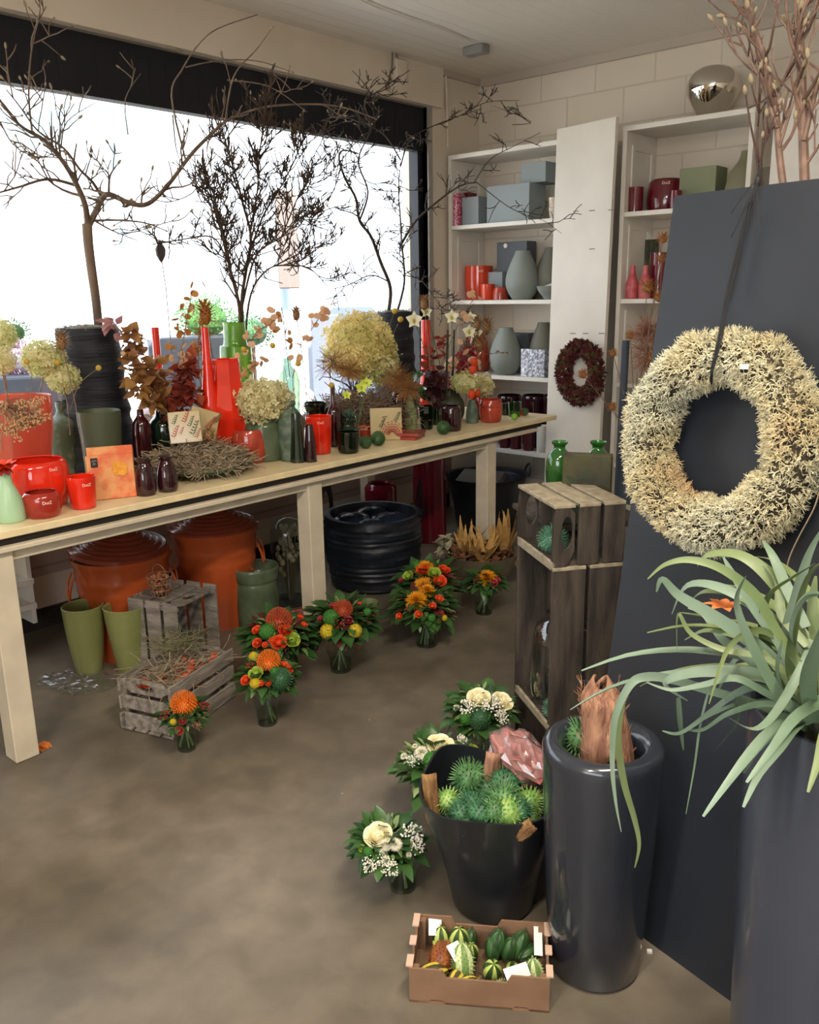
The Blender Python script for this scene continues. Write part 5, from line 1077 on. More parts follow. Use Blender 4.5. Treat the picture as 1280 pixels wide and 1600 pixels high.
# ------------------------------------------------------------------ stacked crates by the dark board
m_cr3 = mat('dark_old_crate_wood', '#4a4138', .8, col2='#2c2621', scale=4, stretch=(8, 8, 1.5), bump=.4, bscale=30); m_cr4 = mat('pale_top_crate_wood', '#a39780', .8, col2='#857a66', scale=4, stretch=(8, 8, 8), bump=.3, bscale=30)
cu = Vector((-.815, .58, 0)); cv = Vector((.58, .815, 0)); K = Vector((-1.337, 2.156, 0)); CW, CD = .307, .235
def open_crate(label, z0, z1, holes, nv, topslats=3):
    """crate lying with its mouth to the front: floor, roof, two slatted cheeks and a slatted back"""
    root = thing('wooden_crate', label, 'crate', (K.x, K.y, z0)); H_ = z1-z0; th = .012
    root.rotation_mode = 'QUATERNION'; root.rotation_quaternion = Matrix((cu, cv, Vector((0, 0, 1)))).transposed().to_quaternion() if False else Matrix((-cu, -cv*-1, Vector((0, 0, 1)))).transposed().to_quaternion()
    # local x = -cu (to the right end), y = cv (depth), z up ; box spans x in [-CW,0]
    sd = (CD-.014*(nv-1))/nv
    for k in range(nv):
        y = sd/2+k*(sd+.014)
        for x in (-th/2, -CW+th/2):
            if holes and k < 1:
                mb = MB(); n_ = 16; hh = H_*.26; hw = sd*.3; zc_ = H_*.55; hole = [(y+sd*.15+hw*math.cos(t*2*PI/n_), zc_+hh*math.sin(t*2*PI/n_)) for t in range(n_)]; outr = []
                for t in range(n_):
                    ca, sa = math.cos(t*2*PI/n_), math.sin(t*2*PI/n_); cy = y+sd*.15
                    s1 = ((y+sd/2-cy) if ca > 0 else (cy-(y-sd/2)))/max(abs(ca), 1e-6); s2 = ((H_-zc_) if sa > 0 else zc_)/max(abs(sa), 1e-6); s_ = min(s1, s2); outr.append((cy+ca*s_, zc_+sa*s_))
                vs = []
                for xx in (x-th/2, x+th/2): vs += [(xx, a, b) for a, b in hole]+[(xx, a, b) for a, b in outr]
                fs = []
                for t in range(n_):
                    t2 = (t+1) % n_; fs += [(t, t2, n_+t2, n_+t), (2*n_+t, 3*n_+t, 3*n_+t2, 2*n_+t2), (t, 2*n_+t, 2*n_+t2, t2)]
                mb.add(vs, fs); mb.build('side_slat', m_cr3, root, smooth=False)
            else: MB().box((x, y, H_/2), (th, sd, H_-.002), bev=.002).build('side_slat', m_cr3, root, smooth=False)
        MB().box((-CW/2, y, H_-th/2), (CW+.004, sd, th), Matrix.Rotation(U(-.01, .01), 3, 'Z'), bev=.002).build('top_slat', m_cr4, root, smooth=False)
    MB().box((-CW/2, CD/2, th/2), (CW-.02, CD-.01, th)).build('base_board', m_cr3, root, smooth=False)
    MB().box((-CW/2, .004, th/2), (CW, .010, .022), bev=.002).build('front_lip', m_cr4, root, smooth=False)
    for k in range(3): MB().box((-CW+ .05+k*.1, CD-.006, H_/2), (.085, .008, H_-.02)).build('back_slat', m_cr3, root, smooth=False)
    for x in (-.02, -CW+.02): MB().box((x, CD-.022, H_/2), (.016, .016, H_-.03)).build('corner_post', m_cr3, root, smooth=False)
    return root
open_crate('lowest crate of the dark stack, under the tall one', 0.0, .243, False, 2)
open_crate('tall dark crate standing on end, holding a round glass jar', .244, .783, False, 2)
open_crate('topmost slatted crate of the stack with a spiny pod inside', .784, .98, True, 3)
def incr(a, b, z): return K+cu*a+cv*b+Vector((0, 0, z))
fruit(me_spike2, incr(.135, .055, .796+.038), .034, 'blue green spiny pod inside the topmost crate')
fruit(me_spike2, incr(.045, .04, .257+.035), .028, 'blue green spiny pod beside the round glass jar in the tall crate')
Pj = incr(.178, .120, .257); g_ir = glass('iridescent_clear_glass', '#eef0f4', 3.0, .04)
root = thing('glass_jar', 'big clear rounded glass jar inside the tall crate', 'vase', Pj); s_ = .112
MB().lathe([(0, 0), (s_*.7, 0), (s_*.95, .02), (s_, .07), (s_*.92, .21), (s_*.82, .26), (s_*.5, .288), (s_*.48, .305), (s_*.51, .312)], 40, cap=False).build('body', g_ir, root)
# hidden stand behind carries green bottles and the olive block
St = toward((905, 720), 3.04); root = thing('side_table', 'low dark wooden stand behind the crate stack', 'stand', (St.x, St.y, 0), rz=math.atan2(-cu.y, -cu.x))
MB().box((0, 0, .83), (.36, .36, .02), bev=.003).build('top', m_cr3, root, smooth=False)
for x in (-.15, .15):
    for y in (-.15, .15): MB().box((x, y, .41), (.03, .03, .82)).build('leg', m_cr3, root, smooth=False)
for px, py, lb in ((874, 690, 'bright green glass bottle with flared lip left of the olive block'), (934, 690, 'bright green glass bottle behind the olive block')):
    c = toward((px, 720), 3.0 if px < 900 else 3.10); P = Vector((c.x, c.y, .84)); V('flared_bottle', lb, 'vase', P, [(py, 13), (py+3, 12), (py+7, 9), (py+12, 10), (py+22, 18), (py+40, 21), (py+70, 19), (py+95, 14)], m_green, one=True, t=.004)
c = toward((918, 740), 2.86); o = MB().box((0, 0, .12), (.16, .045, .24), bev=.004).build('printed_block', mat('olive_leaf_print', '#211f12', .5, col2='#3e3b1c', scale=10, contrast=(.4, .6)), loc=(c.x, c.y, .84), smooth=False); o.rotation_euler[2] = math.atan2(-cu.y, -cu.x)+1.05; setp(o, 'olive green leaf printed block upright behind the crate stack', 'block')
lf = MB()
for k in range(7): lf.leaf((-.05+.004*k, -.0235, .04+.02*k), ((-1)**k*.8, 0, .6), (0, -1, 0), .05, .018, 0, 0, 3)
lf.build('printed_leaf', mat('dark_leaf_print', '#26341c', .6), o)
# white crumpled bits / card box behind right
c = toward((992, 845), 3.25); o = MB().box((0, 0, .4), (.2, .12, .8), bev=.003).build('card_carton', mat('pale_carton', '#8a8578', .7), loc=(c.x, c.y, 0), smooth=False); setp(o, 'pale carton behind the crate stack beside the dark board', 'box')
# ------------------------------------------------------------------ planters in front
m_anth = mat('gloss_anthracite_planter', '#2b2f37', .2, coat=.5, col2='#252930', scale=2)
Pq_ = Vector((-.862, 1.625, 0))
root = thing('round_planter', 'tall glossy anthracite planter with thick rolled rim holding bark and a spiny pod', 'planter', Pq_)
MB().lathe([(0, 0), (.1, 0), (.108, .01), (.118, .15), (.128, .35), (.134, .5), (.137, .57), (.1375, .585), (.134, .597), (.122, .605), (.108, .605), (.096, .597), (.088, .582), (.086, .56), (.088, .5), (0, .49)], 72).build('body', m_anth, root)
m_bark = mat('red_brown_bark', '#b08468', .7, col2='#7a5240', scale=9, stretch=(5, 5, 1), bump=.6, bscale=30)
MB_ = MB(); MB_.lathe([(0, 0), (.085, 0), (.084, .012), (0, .012)], 32); setp(MB_.build('planter_filling', mat('dark_soil', '#1d1813', .9, bump=.6, bscale=60), loc=Pq_+Vector((0, 0, .50))), 'dark soil filling the thick rimmed planter', 'soil')
c = onZ(899, 1150, .58); fruit(me_spike, Vector((c.x+.01, c.y+.01, .575)), .037, 'bright green spiny pod in the thick rimmed planter')
# curled bark tube
A_, B_ = onZ(955, 1172, .60), onZ(962, 1172, .60); bb = Vector((c.x, c.y, 0)); pb = Pq_+cR*.018; root = thing('curled_bark', 'curled red brown bark tube standing in the thick rimmed planter', 'bark', (pb.x, pb.y, .515))
zt = zat((pb.x, pb.y), 1064)-.515; mb = MB(); vs = []; fs = []; n_, m_ = 40, 22; rg = Vector((cR.x, cR.y, 0)).normalized()
for i in range(m_+1):
    t = i/m_; rad = .062*(1-.36*t**1.8)*(1+.03*math.sin(t*9)); cx, cy = -rg.x*.028*t, -rg.y*.028*t
    for j in range(n_):
        u = j/(n_-1); a = facecam(pb)-2.4+u*2*PI*1.12; rr = rad*(1+.04*math.sin(j*.5+i*.3)+.01*U(-1, 1))*(1-.10*u)*(1-.55*max(0, t-.8)/.2); arch = .07*max(0, math.cos((a-facecam(pb)-.15)*1.6))**2*(1-t) if abs(a-facecam(pb)-.15) < 1 else 0
        vs.append((cx+rr*math.cos(a), cy+rr*math.sin(a), arch+t*zt*(1+.05*math.sin(a*1.5))))
for i in range(m_):
    for j in range(n_-1): q_ = i*n_+j; fs.append((q_, q_+1, q_+n_+1, q_+n_))
mb.add(vs, fs); o = mb.build('bark_sheet', m_bark, root); sol = o.modifiers.new('thickness', 'SOLIDIFY'); sol.thickness = .005
fz = MB()
for k in range(160):
    a = facecam(pb)+U(-1.6, 1.6); t = U(.1, 1); rad = .063*(1-.36*t**1.8); p = Vector((-rg.x*.028*t+rad*math.cos(a), -rg.y*.028*t+rad*math.sin(a), t*zt)); fz.tube([p, p+Vector((U(-.01, .01), U(-.01, .01), U(.01, .03)))+Vector((math.cos(a), math.sin(a), 0))*U(0, .008)], .0006, 3, False)
fz.build('bark_fibres', m_bark, root)
# big planter at the right edge, its air plant
Pb_ = Vector((-.20, 1.26, 0))
m_anth2 = mat('satin_anthracite_planter', '#3b404b', .3, coat=.3, col2='#343944', scale=2)
# bucket
def bucket():
    P = back(onZ(770, 1437, 0), .08); root = thing('rubber_bucket', 'dark wavy rimmed rubber bucket full of green spiny pods', 'bucket', P); H_ = .355; vs = []; fs = []; n_ = 64; prof = [(0, .0, 0), (.102, .0, 0), (.11, .01, 0), (.130, .12, .2), (.155, .22, .6), (.178, .31, .9), (.190, H_, 1), (.192, H_+.006, 1), (.186, H_+.006, 1), (.176, .30, .9), (.13, .12, .2), (0, .1, 0)]
    a0 = facecam(P)
    for r_, z, w_ in prof:
        for j in range(n_):
            a = 2*PI*j/n_; sq = 1+w_*.07*math.cos(4*(a-a0-.5)); dz = w_*(.018*math.cos(2*(a-a0-1.25))+.01*math.cos(3*(a-a0)))
            vs.append((r_*sq*math.cos(a), r_*sq*math.sin(a), max(0, z+dz)))
    for i in range(len(prof)-1):
        for j in range(n_): fs.append((i*n_+j, i*n_+(j+1) % n_, (i+1)*n_+(j+1) % n_, (i+1)*n_+j))
    MB().add(vs, fs).build('body', mat('dark_rubber', '#1d2126', .35, col2='#171a1e', scale=4, coat=.2), root)
    MB().lathe([(0, .2), (.142, .2), (.142, .215), (0, .215)], 32).build('filling', mat('dark_soil', '#1d1813', .9), root)
    return P
Pbk = bucket()
bp_ = [(733, 1210, 28, .03), (790, 1218, 28, .03), (826, 1250, 26, .0), (738, 1250, 24, .02), (785, 1244, 28, .035), (746, 1274, 26, .02), (800, 1282, 30, .02), (704, 1278, 26, .0), (772, 1262, 22, .03), (812, 1262, 24, .02), (700, 1246, 22, -.01), (760, 1228, 22, .0), (724, 1290, 20, -.01), (775, 1292, 20, -.01), (830, 1280, 20, -.01)]
for k, (px, py, r_, dz) in enumerate(bp_):
    p = onZ(px, py, .335+dz); rr = r_*mpp(p)*.80; dx = Vector((p.x-Pbk.x, p.y-Pbk.y, 0)); mx_ = .170-rr*1.25
    if dx.length > mx_: p = Vector((Pbk.x, Pbk.y, p.z))+dx.normalized()*mx_
    fruit([me_spike, me_spike4, me_spike5, me_spike4][k % 4], Vector((p.x, p.y, .325+dz)), rr, 'green spiny pod heaped in the dark rubber bucket', 'spiny pods in the bucket')
def chip(name, label, px, py, z, L_, W_, axis, m, curl=1.2, rz=0):
    P = onZ(px, py, z); root = MB(); vs = []; fs = []; n_, k_ = 9, 8
    for i in range(k_+1):
        for j in range(n_):
            a = (j/(n_-1)-.5)*curl*2; ww = W_*(1-.25*abs(i/k_-.5)*U(.6, 1.4)); vs.append((ww*.5*math.sin(a), -ww*.3*math.cos(a)+.003*U(-1, 1), L_*(i/k_-.5)))
    for i in range(k_):
        for j in range(n_-1): q_ = i*n_+j; fs.append((q_, q_+1, q_+n_+1, q_+n_))
    o = root.add(vs, fs).build(name, m, loc=P); sd = o.modifiers.new('thickness', 'SOLIDIFY'); sd.thickness = .005; o.rotation_mode = 'QUATERNION'; o.rotation_quaternion = Vector((0, 0, 1)).rotation_difference(Vector(axis).normalized()) @ Quaternion((0, 0, 1), rz); return setp(o, label, 'bark')
m_bark2 = mat('ochre_bark', '#a88252', .75, col2='#6e4c2e', scale=12, stretch=(5, 5, 1), bump=.7, bscale=60)
chip('bark_strip', 'upright ochre bark strip at the left inside of the bucket', 674, 1247, .33, .14, .045, (-.12, 0, 1), m_bark2, rz=facecam(Pbk)+PI/2)
chip('bark_strip', 'dark brown bark piece rising at the back of the bucket', 768, 1212, .36, .15, .05, (.1, 0, 1), m_bark, rz=facecam(Pbk)+PI/2)
chip('bark_strip', 'pale bark scrap at the front right of the bucket', 822, 1296, .345, .07, .04, (.5, 0, .6), m_bark2)
# pink crystal / wrapped bundle on top
c = onZ(812, 1182, .40); root = thing('wrapped_bundle', 'crumpled cellophane bundle with pink paper behind the bucket', 'bundle', (c.x, c.y, .40)); 
def craggy(d): return 1+.16*math.sin(d.x*5+d.z*7)*math.cos(d.y*6)+.07*math.sin(d.x*15+d.y*11+d.z*13)
mb = MB(); mb.ball((0, 0, 0), .1, 24, 16, fn=craggy, sc=(.9, .6, .55), rot=Matrix.Rotation(.35, 3, 'Y')); mb.build('pink_paper', mat('dusty_pink_paper', '#b8807c', .35, col2='#9a5a52', scale=14, bump=.7, bscale=25, coat=.5), root, smooth=False)
mb = MB(); mb.ball((0, 0, 0), .106, 18, 12, fn=lambda d: craggy(d)*U(.96, 1.05), sc=(.9, .6, .55), rot=Matrix.Rotation(.35, 3, 'Y')); mb.build('cellophane', glass('bundle_cellophane', '#f4f0f0', 2.5, .15, .12, '#c8c0c0'), root, smooth=False)
o = MB().box((0, 0, .17), (.12, .12, .34), bev=.004).build('pedestal_crate', m_cr3, loc=(c.x+.02, c.y+.03, 0), smooth=False); setp(o, 'dark box under the cellophane bundle behind the bucket', 'box')
# ------------------------------------------------------------------ card tray with gourds
C0, C1 = onZ(640, 1565, 0), onZ(858, 1583, 0); tu = (C1-C0); TL = tu.length; tu.normalize(); tv = Vector((-tu.y, tu.x, 0)); TD = (onZ(655, 1476, 0)-C0).dot(tv); 
TH = zat(C0, 1513); m_card = mat('brown_cardboard', '#8a6a52', .8, col2='#7c5e48', scale=10)
tr = thing('card_tray', 'brown cardboard tray of small striped gourds on the floor', 'tray', C0, rz=math.atan2(tu.y, tu.x)); t_ = .005
def notch(L_, H_, a, b, dp, hole):
    pts = [(0, 0), (L_*hole-.02, 0), (L_*hole-.014, .010), (L_*hole+.014, .010), (L_*hole+.02, 0), (L_*(1-hole)-.02, 0), (L_*(1-hole)-.014, .01), (L_*(1-hole)+.014, .01), (L_*(1-hole)+.02, 0), (L_, 0), (L_, H_), (b+.01, H_), (b, H_-dp), (a, H_-dp), (a-.01, H_), (0, H_)]; return pts
def poly_slab(name, pts, m, parent, loc, rz=0, th=.005):
    mb = MB(); n_ = len(pts); vs = [(x, 0, z) for x, z in pts]+[(x, th, z) for x, z in pts]
    mb.add(vs, [tuple(range(n_)), tuple(range(2*n_-1, n_-1, -1))]+[(i, n_+i, n_+(i+1) % n_, (i+1) % n_) for i in range(n_)]); o = mb.build(name, m, parent, loc, smooth=False); o.rotation_euler[2] = rz; return o
poly_slab('side_wall', notch(TL, TH, TL*.27, TL*.7, .02, .2), m_card, tr, (0, 0, 0)); poly_slab('side_wall', notch(TL, TH, TL*.3, TL*.62, .02, .2), m_card, tr, (0, TD-t_, 0))
for x in (t_, TL): poly_slab('end_wall', [(0, 0), (TD-2*t_, 0), (TD-2*t_, TH), (TD*.72, TH), (TD*.7, TH-.02), (TD*.6, TH-.02), (TD*.58, TH), (TD*.38, TH), (TD*.36, TH-.02), (TD*.26, TH-.02), (TD*.24, TH), (0, TH)], m_card, tr, (x, t_, 0), PI/2)
MB().span(0, TL, 0, TD, .0, .006).build('floor_panel', m_card, tr, smooth=False)
m_cardp = mat('pale_card_edge', '#c9aa94', .7)
for x in (0, TL):
    for y0, y1 in ((.0, .24), (.38, .58), (.72, 1)): MB().span(x-.008, x+.008, TD*y0+.004, TD*y1-.004, TH, TH+.004).build('folded_flap', m_cardp, tr, smooth=False)
for x in (.012, TL-.012):
    for y in (.012, TD-.012): MB().box((x, y, TH/2), (.02, .02, TH-.01)).build('corner_fold', m_card, tr, smooth=False)
def gourd(name, col, col2, spin=False, ribs=5):
    mb = MB(); mb.ball((0, 0, 0), 1, 30, 16, fn=lambda d: 1+.03*math.cos(10*math.atan2(d.y, d.x)), sc=(.62, .62, 1)); mb.tube([(0, 0, .95), (0, 0, 1.15), (.05, 0, 1.25)], [.06, .05, .04], 6)
    if spin:
        for d in fib(170):
            p = Vector((d.x*.62, d.y*.62, d.z)); mb.tube([p*.97, p*1.0+Vector((d.x, d.y, d.z*.6)).normalized()*.13], [.035, .006], 4, False)
    m = mat(name, col, .45); nt = m.node_tree; N = nt.nodes; L = nt.links; tc = N.new('ShaderNodeTexCoord'); g = N.new('ShaderNodeTexGradient'); g.gradient_type = 'RADIAL'; L.new(tc.outputs['Object'], g.inputs[0])
    mu = N.new('ShaderNodeMath'); mu.operation = 'MULTIPLY'; mu.inputs[1].default_value = ribs*2*PI; L.new(g.outputs['Fac'], mu.inputs[0]); sn = N.new('ShaderNodeMath'); sn.operation = 'SINE'; L.new(mu.outputs[0], sn.inputs[0])
    ns = N.new('ShaderNodeTexNoise'); ns.inputs['Scale'].default_value = 7; L.new(tc.outputs['Object'], ns.inputs['Vector']); ad = N.new('ShaderNodeMath'); ad.operation = 'ADD'; L.new(sn.outputs[0], ad.inputs[0]); L.new(ns.outputs[0], ad.inputs[1])
    cr = N.new('ShaderNodeValToRGB'); cr.color_ramp.elements[0].position = .45; cr.color_ramp.elements[1].position = .8; cr.color_ramp.elements[0].color = lin(col); cr.color_ramp.elements[1].color = lin(col2); L.new(ad.outputs[0], cr.inputs[0]); L.new(cr.outputs[0], N['Principled BSDF'].inputs['Base Color'])
    return mb.build(name, m, mesh_only=True)
GS, GD, GB, GY, GL = gourd('striped_gourd', '#2f4a22', '#b8c46a'), gourd('dark_green_gourd', '#24401f', '#34582a'), gourd('brown_spiny_gourd', '#7a4426', '#96582e', True), gourd('yellow_striped_gourd', '#4a4420', '#d0b848', ribs=6), gourd('pale_spiny_gourd', '#6f8a4c', '#c2cf9a', True)
gl = [(GS, 690, 1465, 19, 'z', 'bright striped gourd, back left of the tray'), (GS, 697, 1453, 17, 'x', 'dark striped gourd lying at the back left of the tray'), (GS, 719, 1455, 22, 'z', 'upright striped gourd at the back of the tray, left of centre'), (GD, 732, 1470, 17, 'z', 'dim green gourd left of the tray divider'), (GS, 688, 1480, 20, 'x', 'yellow green gourd lying beside the brown spiny one'), (GB, 690, 1499, 26, 'x', 'brown spiny gourd in the tray'), (GL, 724, 1511, 24, 'z', 'large pale spiny gourd at the front of the tray'), (GY, 676, 1520, 22, 'x', 'yellow brown striped gourd at the front left of the tray'), (GY, 712, 1528, 18, 'x', 'brown yellow gourd at the very front of the tray'), (GY, 728, 1537, 18, 'x', 'yellow striped gourd touching the front wall of the tray'), (GS, 737, 1488, 16, 'z', 'pale green gourd left of the clear punnet wall'),
      (GD, 776, 1463, 21, 'z', 'dark green gourd, tallest in the right back punnet'), (GD, 811, 1468, 20, 'z', 'dark green gourd, right of the tallest one'), (GD, 770, 1484, 17, 'z', 'round dark gourd, front left in the back punnet'), (GD, 796, 1486, 18, 'z', 'round dark gourd, front middle in the back punnet'), (GD, 827, 1486, 18, 'x', 'dark gourd lying by the right paper slip'), (GS, 769, 1521, 21, 'z', 'boldly striped gourd in the front right punnet'), (GL, 783, 1541, 17, 'x', 'pale round gourd behind the front wall of the tray'), (GL, 836, 1523, 19, 'z', 'small spiny green gourd in the right front corner of the tray'), (GS, 800, 1512, 15, 'x', 'striped gourd half under the white paper slip')]
for me, px, py, s, ax, lb in gl:
    p = onZ(px, py, .035); r_ = s*1.15*mpp(p); q_ = Quaternion((0, 0, 1), U(0, 6)) @ (Quaternion((1, 0, 0), PI/2+U(-.2, .2)) if ax == 'x' else Quaternion((1, 0, 0), U(.1, .5))); hz = r_*(.62 if ax == 'x' else .9)
    rel = p-C0; a = min(max(rel.dot(tu), r_*.75), TL-r_*.75); b = min(max(rel.dot(tv), r_*.75), TD-r_*.75); p = C0+tu*a+tv*b
    setp(inst(me.name, me, None, (p.x, p.y, .010+hz), q_, r_), lb, 'gourd')
m_pap = mat('white_paper_slip', '#e8e6e2', .7)
for px, py, w_, h_, rz, tx, lb in ((680, 1447, .032, .045, .1, .5, 'white paper slip at the back left of the tray'), (713, 1486, .034, .04, .7, .5, 'white paper slip leaning on the brown spiny gourd'), (841, 1470, .02, .08, 0, .2, 'white paper slip along the right wall of the tray'), (808, 1519, .06, .03, .5, .6, 'broad white paper slip in the front right punnet')):
    p = onZ(px, py, .075); o = MB().box((0, 0, 0), (w_, h_, .0008)).build('paper_slip', m_pap, loc=p, smooth=False); o.rotation_euler = (tx, 0, math.atan2(tu.y, tu.x)+rz); setp(o, lb, 'paper')
g_p = glass('punnet_plastic', '#f2f4f2', 1.5)
for x0, x1, y0, y1, lb in ((.49, .97, .5, .95, 'clear plastic punnet at the back right of the tray'), (.49, .97, .05, .48, 'clear plastic punnet at the front right of the tray'), (.03, .47, .05, .95, 'clear plastic punnet along the left of the tray')):
    a, b, c_, d_ = TL*x0, TL*x1, TD*y0, TD*y1; mb = MB(); cx, cy = (a+b)/2, (c_+d_)/2; lp = [(a, c_), (b, c_), (b, d_), (a, d_)]; vs = [(x, y, .008) for x, y in lp]+[(x+(x-cx)*.02, y+(y-cy)*.02, .06) for x, y in lp]
    mb.add(vs, [(0, 3, 2, 1)]+[(i, (i+1) % 4, 4+(i+1) % 4, 4+i) for i in range(4)]); o = mb.build('punnet', g_p, loc=C0, smooth=False); o.rotation_euler[2] = math.atan2(tu.y, tu.x); setp(o, lb, 'punnet')
setp(MB().box((0, 0, .003), (.012, .01, .006), Matrix.Rotation(.6, 3, 'Z')).build('paper_scrap', m_pap, loc=onZ(1015, 1488, 0)), 'tiny white scrap on the floor before the dark board', 'paper')
# ------------------------------------------------------------------ trees and dried branches on the table
m_brk = mat('dark_branch_bark', '#4a3f36', .75, col2='#2e2620', scale=30); m_trunk = mat('grey_brown_trunk', '#7a6654', .75, col2='#56463a', scale=20, stretch=(1, 1, .3), bump=.4, bscale=60)
m_stemr = mat('rust_lichen_stem', '#54402f', .8, col2='#33281f', scale=25, bump=.3, bscale=50); m_bud = mat('furry_grey_bud', '#a89a80', .8, col2='#7c6c54', scale=60, transl=.1)
bm = MB(); bm.lathe([(0, -1), (.28, -.8), (.42, -.2), (.36, .4), (.14, .85), (0, 1)], 8); me_bud = bm.build('bud', m_bud, mesh_only=True)
class Tree:
    def __init__(s, name, label, cat, origin, mt, budmax=90, budr=.011, group=None):
        s.root = thing(name, label, cat, origin, group); s.o = Vector(origin); s.mb = MB(); s.m = mt; s.tips = []; s.bm = budmax; s.br = budr
    def path(s, pts, r0, r1, n=6):
        k = len(pts); s.mb.tube([p-s.o for p in pts], [r0+(r1-r0)*i/(k-1) for i in range(k)], n)
    def twig(s, p, d, L_, r, lvl, wob=.35, up=.1, kids=(1, 3), dec=.6):
        k = max(3, int(L_/.035)); pts = [Vector(p)]; d = Vector(d).normalized()
        for i in range(k):
            d = (d+Vector((U(-1, 1), U(-1, 1), U(-1, 1)))*wob+Vector((0, 0, up))).normalized(); q = pts[-1]+d*(L_/k)
            if q.x < -4.02: d.x = abs(d.x); q = pts[-1]+d*(L_/k)
            if q.y > 4.98: d.y = -abs(d.y); q = pts[-1]+d*(L_/k)
            if q.z > 3.0: d.z = -abs(d.z); q = pts[-1]+d*(L_/k)
            pts.append(q)
        s.path(pts, max(r, .0028), max(r*.45, .002), 5 if r < .004 else 6); s.tips.append((pts[-1], d))
        if lvl > 0:
            for _ in range(random.randint(*kids)):
                i = random.randint(1, k-1); t = pts[i]; dd = (pts[min(i+1, k)]-pts[i-1]).normalized(); s.twig(t, (dd*.6+Vector((U(-1, 1), U(-1, 1), U(-.4, 1)))*.8), L_*dec*U(.6, 1.1), r*.6, lvl-1, wob, up, kids, dec)
    def main(s, pts, r0, r1, n=6, sprout=0, L_=.2, lvl=1, wob=.3, up=.1, kids=(1, 3), start=.2):
        P = cm3(pts, 5); s.path(P, r0, r1, n)
        for k in range(sprout):
            i = int((start+(1-start)*(k+R())/sprout)*(len(P)-2)); d = (P[i+1]-P[i]).normalized(); rr = (r0+(r1-r0)*i/len(P))*.55
            s.twig(P[i], d*.5+Vector((U(-1, 1), U(-1, 1), U(-.5, 1))), L_*U(.6, 1.2), max(rr, .0026), lvl, wob, up, kids)
        s.tips.append((P[-1], (P[-1]-P[-2]).normalized()))
    def done(s, bname='bud'):
        s.mb.build('branches', s.m, s.root)
        random.shuffle(s.tips)
        for p, d in s.tips[:s.bm]:
            inst(bname, me_bud, s.root, p+d*s.br*.6-s.o, Vector((0, 0, 1)).rotation_difference(d), s.br*U(.7, 1.2))
def tr(pts, X, dx=None):      # photo points placed on the plane x=X, optionally drifting towards the room
    out = []
    for i, (x, y) in enumerate(pts): out.append(onX(x, y, X+(dx*i/(len(pts)-1) if dx else 0)))
    return out
random.seed(21)
# black wrapped pots
m_potwrap = mat('matt_black_wrap', '#10131a', .6, col2='#1c2028', scale=5, stretch=(1, 1, 12), bump=.7, bscale=8)
def wrapped(label, px, X, ytop, w0, w1, ybot=700):
    P = colX(px, X, TZ); pr = outline(P, [(ytop, w0), ((ytop+ybot)/2, (w0+w1)/2+1), (ybot, w1)], False); H_ = zat(P, ytop)-TZ; rt, rb = pr[-1][0], pr[0][0]; prof = [(0, 0), (rb, 0)]
    for k in range(1, 36): t = k/36; prof.append((rb+(rt-rb)*t+.004*math.sin(k*1.3)+U(-.002, .002), H_*t))
    prof += [(rt, H_), (rt-.012, H_), (rt-.016, H_-.03), (0, H_-.03)]
    root = thing('wrapped_pot', label, 'pot', P); MB().lathe(prof, 48, fn=lambda q, z: 1+.006*math.sin(q*3+z*90)+.006*math.sin(q*5-z*140)).build('body', m_potwrap, root)
    mb = MB(); 
    for k in range(150):
        a, b = U(0, 2*PI), math.sqrt(R())*rt*.95; p = Vector((b*math.cos(a), b*math.sin(a), H_-.02)); mb.tube([p, p+Vector((U(-.03, .03), U(-.03, .03), U(.0, .04))), p+Vector((U(-.05, .05), U(-.05, .05), U(0, .035)))], .0012, 3, False)
    mb.lathe([(0, H_-.03), (rt*.9, H_-.03), (rt*.7, H_+.005), (0, H_+.015)], 20); mb.build('moss', mat('grey_moss', '#8a8676', .9, col2='#6a6658', scale=30), root); return P, H_
Pm, Hm = wrapped('tall black wrapped pot of the branching magnolia at the left window', 158, -3.66, 512, 46, 58)
Pz2, Hz2 = wrapped('black wrapped pot of the corkscrew branches at the right window end', 620, -3.66, 487, 27, 34, 640)
